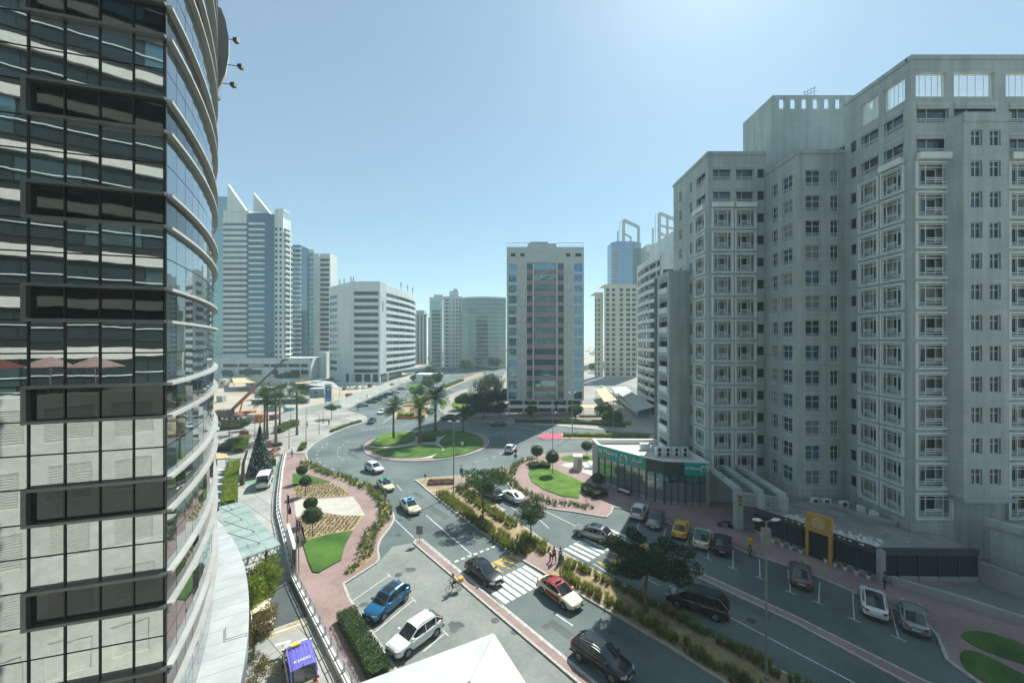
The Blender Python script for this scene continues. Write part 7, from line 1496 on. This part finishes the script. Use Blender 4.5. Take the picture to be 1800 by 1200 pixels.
for px0, px1, py, h, m, lb in ((382, 393, 706, 2.4, M_grey, 'stack of grey pipes at the tower edge'), (404, 422, 733, 1.6, M_orange, 'orange timber stack near the crane'), (428, 446, 730, 1.5, M_orange, 'orange formwork stack beside the crane'), (450, 465, 741, 2.2, M_orange, 'orange brown crate by the hoarding'), (436, 450, 739, 2.0, M_grey, 'grey bundle beside the orange crate'), (500, 520, 724, 1.6, mat('netting', (.22, .36, .36), .9), 'teal netted bundle on the sand'), (468, 490, 722, 1.6, mat('netting', (.22, .36, .36), .9), 'teal netted bundle behind the palm trunks'), (546, 568, 719, 1.0, M_orange, 'low heap of orange boards by the board sign'), (531, 545, 722, .9, M_brown, 'low heap of scrap near the hoarding'), (508, 523, 691, 1.8, PT['red'], 'red tarpaulin stack by the brown shed'), (608, 618, 699, 1.8, PT['red'], 'red covered barrow behind the hoarding'), (475, 487, 737, 1.5, M_brown, 'dark timber pallet by the hoarding')):
    a, b = G(px0, py), G(px1, py); t = thing('material_stack', lb, 'stack', (a.x, a.y, 0)); L = b.x-a.x
    for j in range(3): q = MB(); e = random.uniform(-.15, .15); q.box(e, L-.1*j+e, -.5-.1*j, 1.6, h*j/3+.02, h*(j+1)/3-.02); put('layer', q.mesh('layer', m), t)
ad = thing('advertising_board', 'tall advertising board with blue panel and white frame on the site', 'sign', (*G(571, 710), 0), R(-12)); sA = G(571, 710).y/FOC; Wb = 14*sA; Hb = 36*sA
q = MB(); q.box(0, .35, -.2, .3, 0, Hb); q.box(Wb-.2, Wb, -.2, .3, 0, Hb); q.box(.35, Wb-.2, -.2, .3, Hb*.86, Hb); put('frame', q.mesh('frame', M_wpanel), ad)
for z0, z1, c, nm in ((.62, .86, (.05, .08, .09), 'dark_panel'), (.32, .615, (.01, .12, .33), 'blue_panel'), (.12, .315, (.17, .24, .42), 'picture_panel')): q = MB(); q.box(.36, Wb-.21, -.12, .2, Hb*z0, Hb*z1); put(nm, q.mesh(nm, mat('ad_'+nm, c, .5, var=.2, scale=.8)), ad)
for z0, w in ((.93, .7), (.895, .5), (.74, .6), (.69, .45)): q = MB(); q.box(Wb*.5-Wb*w*.4, Wb*.5+Wb*w*.4, -.225 if z0 > .86 else -.135, -.2 if z0 > .86 else -.12, Hb*z0-.08, Hb*z0+.08); put('lettering_line', q.mesh('lettering_line', M_dgrey if z0 > .86 else M_wtxt), ad)
hl = thing('site_hoarding', 'white corrugated hoarding panels along the building site', 'fence', (*G(595, 715), 0)); ho = G(595, 715); HP = resample(GL([(494, 741), (542, 727.5), (596, 714), (640, 697), (684, 678.5), (700, 672)]), 2.4)
M_hoard = mat('hoarding_sheet', (.52, .55, .52), .6, var=.1)
for k in range(len(HP)-1): a, b = HP[k]-ho, HP[k+1]-ho; q = MB(); d = (b-a).normalized(); q.box(0, (b-a).length-.08, -.04, .04, 0, 2.5+random.uniform(-.05, .05), 0, Matrix.Rotation(rz(d), 4, 'Z')); put('panel', q.mesh('panel', M_hoard), hl, (*a, 0))
# shades, walls and kiosks beyond
M_tan = mat('tan_fabric', (.55, .42, .22), .8, var=.12); M_tanl = mat('pale_fabric', (.58, .54, .44), .8, var=.08)
def shade(label, pts, z, m, slope=.3, cat='shade'):
    c = sum(pts, Vector((0, 0)))/len(pts); t = thing('car_shade', label, cat, (c.x, c.y, 0)); q = MB(); n = len(pts); f = [(p.x-c.x, p.y-c.y, z+(slope if i in (1, 2) else 0)) for i, p in enumerate(pts)]; g_ = [(x, y, z_-.12) for x, y, z_ in f]; q.poly(f); q.poly(g_[::-1]); [q.quad(f[i], g_[i], g_[(i+1) % n], f[(i+1) % n]) for i in range(n)]; put('roof', q.mesh('roof', m), t)
    for x, y, z_ in g_: q = MB(); q.bar((x*.94, y*.94, .0), (x*.94, y*.94, z_+.05), .15); put('post', q.mesh('post', M_grey), t)
V2 = lambda *a: [Vector(p) for p in a]
shade('pale roof over the parking in front of the office block', V2((-1.3, 127), (-1.3, 131), (14, 131), (14, 127)), 2.9, M_tanl); shade('second pale roof before the office block', V2((14.6, 127), (14.6, 131), (22, 131), (22, 127)), 2.9, M_tanl); shade('tan roof over the car park entrance', V2((22.5, 127), (22.5, 131.5), (36, 131.5), (36, 127)), 2.8, M_tan)
shade('tan sail shade sloping in the car park right of the office block', GL([(1062, 706), (1047, 688), (1063, 685), (1085, 703)], 3), 3, M_tan, 1.0); shade('dark grey shed roof below the curved balconies', GL([(1120, 722), (1086, 690), (1103, 685), (1152, 714)], 3.4), 3.4, M_grey, .2); shade('pale shed roof at the head of the car park wall', GL([(1083, 691), (1076, 682), (1100, 680), (1110, 688)], 3.4), 3.4, M_capw, .2)
shade('wide tan roof over parking before the podium', GL([(410, 673), (408, 666), (470, 664), (472, 672)], 4), 4, M_tan, .5); shade('dark roof over parking by the white office block', GL([(515, 673), (530, 664), (585, 672), (600, 683)], 4), 4, M_grey, .3); shade('tan roof behind the brown shed', GL([(520, 674), (516, 667), (543, 666), (547, 673)], 4.5), 4.5, M_tan, .5)
wall_thing('car_park_wall', 'white wall running back from the verge beside the dark shed', GL([(1122, 729), (1090, 705), (1057, 682)]), 1.6, .3, M_railw); wall_thing('forecourt_wall', 'long grey retaining wall before the white office block', [Vector((-100, 222)), Vector((-64, 216)), Vector((-62, 226))], 1.6, .4, M_wpanel)
kb = thing('kiosk', 'white boxy utility kiosk with grey door beside the curved lawn', 'kiosk', (12.4, 75, .12), R(-8)); q = MB(); q.box(-.85, .85, -.9, .9, 0, 2.5); put('body', q.mesh('body', M_capw), kb); q = MB(); q.box(-.1, .7, -.93, -.9, .2, 2.1); put('door', q.mesh('door', M_alu), kb)
t = thing('concrete_plinth', 'low white concrete plinth between the kiosk and the pharmacy', 'plinth', (15.0, 75.5, .12)); q = MB(); q.box(-1.4, -.3, -1, 1.6, 0, .45); q.box(-.3, .8, -1, 1.6, 0, .8); put('block', q.mesh('block', M_capw), t)
t = thing('bench', 'dark bench with pale cushions outside the pharmacy door', 'bench', (19.0, 62.0, .12), rz(dd) if True else 0); t.location = (17.6, 62.6, .12)
q = MB(); q.box(-1.1, 1.1, -.35, .35, .3, .42); put('seat', q.mesh('seat', M_dgrey), t); q = MB(); q.box(-1.1, 1.1, .3, .42, .42, .85); put('backrest', q.mesh('backrest', M_dgrey), t); q = MB(); q.box(-.95, .95, -.3, .28, .42, .55); put('cushion', q.mesh('cushion', M_capw), t); [put('leg', FR.setdefault('bleg', (lambda z: (z.box(-.05, .05, -.3, .3, 0, .3), z.mesh('leg', M_dgrey))[1])(MB())), t, (x, 0, 0)) for x in (-.95, .95)]
low = thing('low_kiosk', 'low white building with a purple panel by the far road', 'building', (-48, 232, 0)); q = MB(); q.box(-8, 6, 0, 9, 0, 5); put('wall', q.mesh('wall', M_capw), low); q = MB(); q.box(2, 6.2, -.4, -.01, .5, 4.4); put('panel', q.mesh('panel', mat('purple_panel', (.13, .06, .12), .6)), low); q = MB(); q.box(-4, 1, -.2, -.01, .3, 3.8); put('door', q.mesh('door', M_dglass), low)
# terrace beside the tower: tables, sail, planters
for k, (px, py) in enumerate(((390, 832), (390, 846), (390, 858), (389, 872), (388, 888))):
    p = G(px, py); t = thing('terrace_table', 'white terrace table beside the lime hedge', 'table', (p.x, p.y, .01), .2, 'terrace tables'); q = MB(); q.box(-.7, .7, -.4, .4, .7, .76); put('tabletop', q.mesh('tabletop', M_capw), t); q = MB(); q.tube([(0, 0, 0), (0, 0, .7)], .06, 8); q.lathe([(.3, 0), (.3, .04)], 10); put('leg', q.mesh('leg', M_capw), t)
shade('tan shade sail over the terrace', GL([(380, 806), (380, 798), (398, 800), (404, 804)], 3), 3, M_tan, .3)
tk = thing('tree_trunk_post', 'thick weathered post at the end of the terrace hedge', 'post', (*G(426, 852), 0)); q = MB(); q.tube([(0, 0, 0), (.1, 0, 1.8), (.1, .1, 3.6), (.3, .8, 5.6)], [.4, .28, .26, .16], 9); put('post', q.mesh('post', M_bark), tk)
for k in range(4): ac_unit('air_conditioner', 'white air conditioner beside the tower podium under the garden bushes', (-19.9+.2*k, 28.2-1.0*k, 0.1 if k else .2), R(80), 'air conditioners beside the podium', k == 0)
for x, y in ((-17.6, 30.6), (-20.3, 33.2)): t = thing('parking_sign', 'white plate lying beside the forecourt bushes', 'sign', (x, y, .8), R(25), 'plates beside the forecourt bushes'); q = MB(); q.box(-.5, .5, -.15, .15, 0, .04); put('plate', q.mesh('plate', M_capw), t); q = MB(); q.bar((0, 0, -.8), (0, 0, 0), .05); put('post', q.mesh('post', M_steel), t)
# umbrellas on the own block's terrace, seen mirrored in the tower glass
for x, c in ((-27.5, 'red'), (-25.2, 'red'), (-22.5, 'rose'), (-20.2, 'rose')):
    t = thing('parasol', '%s parasol mirrored in the tower glass' % ('dark red' if c == 'red' else 'pale rose'), 'parasol', (x, -3.0, 20.3), 0, '%s parasols on the terrace' % c); q = MB(); q.tube([(0, 0, 0), (0, 0, 2.3)], .04, 6); put('pole', q.mesh('pole', M_steel), t); q = MB(); q.lathe([(1.5, 1.9), (.8, 2.25), (.03, 2.6)], 8); put('canopy', q.mesh('canopy', mat('canopy_'+c, (.10, .02, .02) if c == 'red' else (.26, .16, .145), .8)), t)
# ------------------------------------------------------------------ haze
hm = bpy.data.materials.new('haze_air'); hm.use_nodes = True; hn = hm.node_tree; hn.nodes.remove(hn.nodes['Principled BSDF']); pv = hn.nodes.new('ShaderNodeVolumePrincipled'); pv.inputs['Color'].default_value = (.70, .92, .98, 1); pv.inputs['Density'].default_value = .00042; pv.inputs['Anisotropy'].default_value = .0; hn.links.new(pv.outputs[0], hn.nodes['Material Output'].inputs['Volume'])
q = MB(); q.box(-7500, 7500, -200, 14500, -1.5, 160); hz = put('haze', q.mesh('haze', hm)); hz['kind'] = 'stuff'
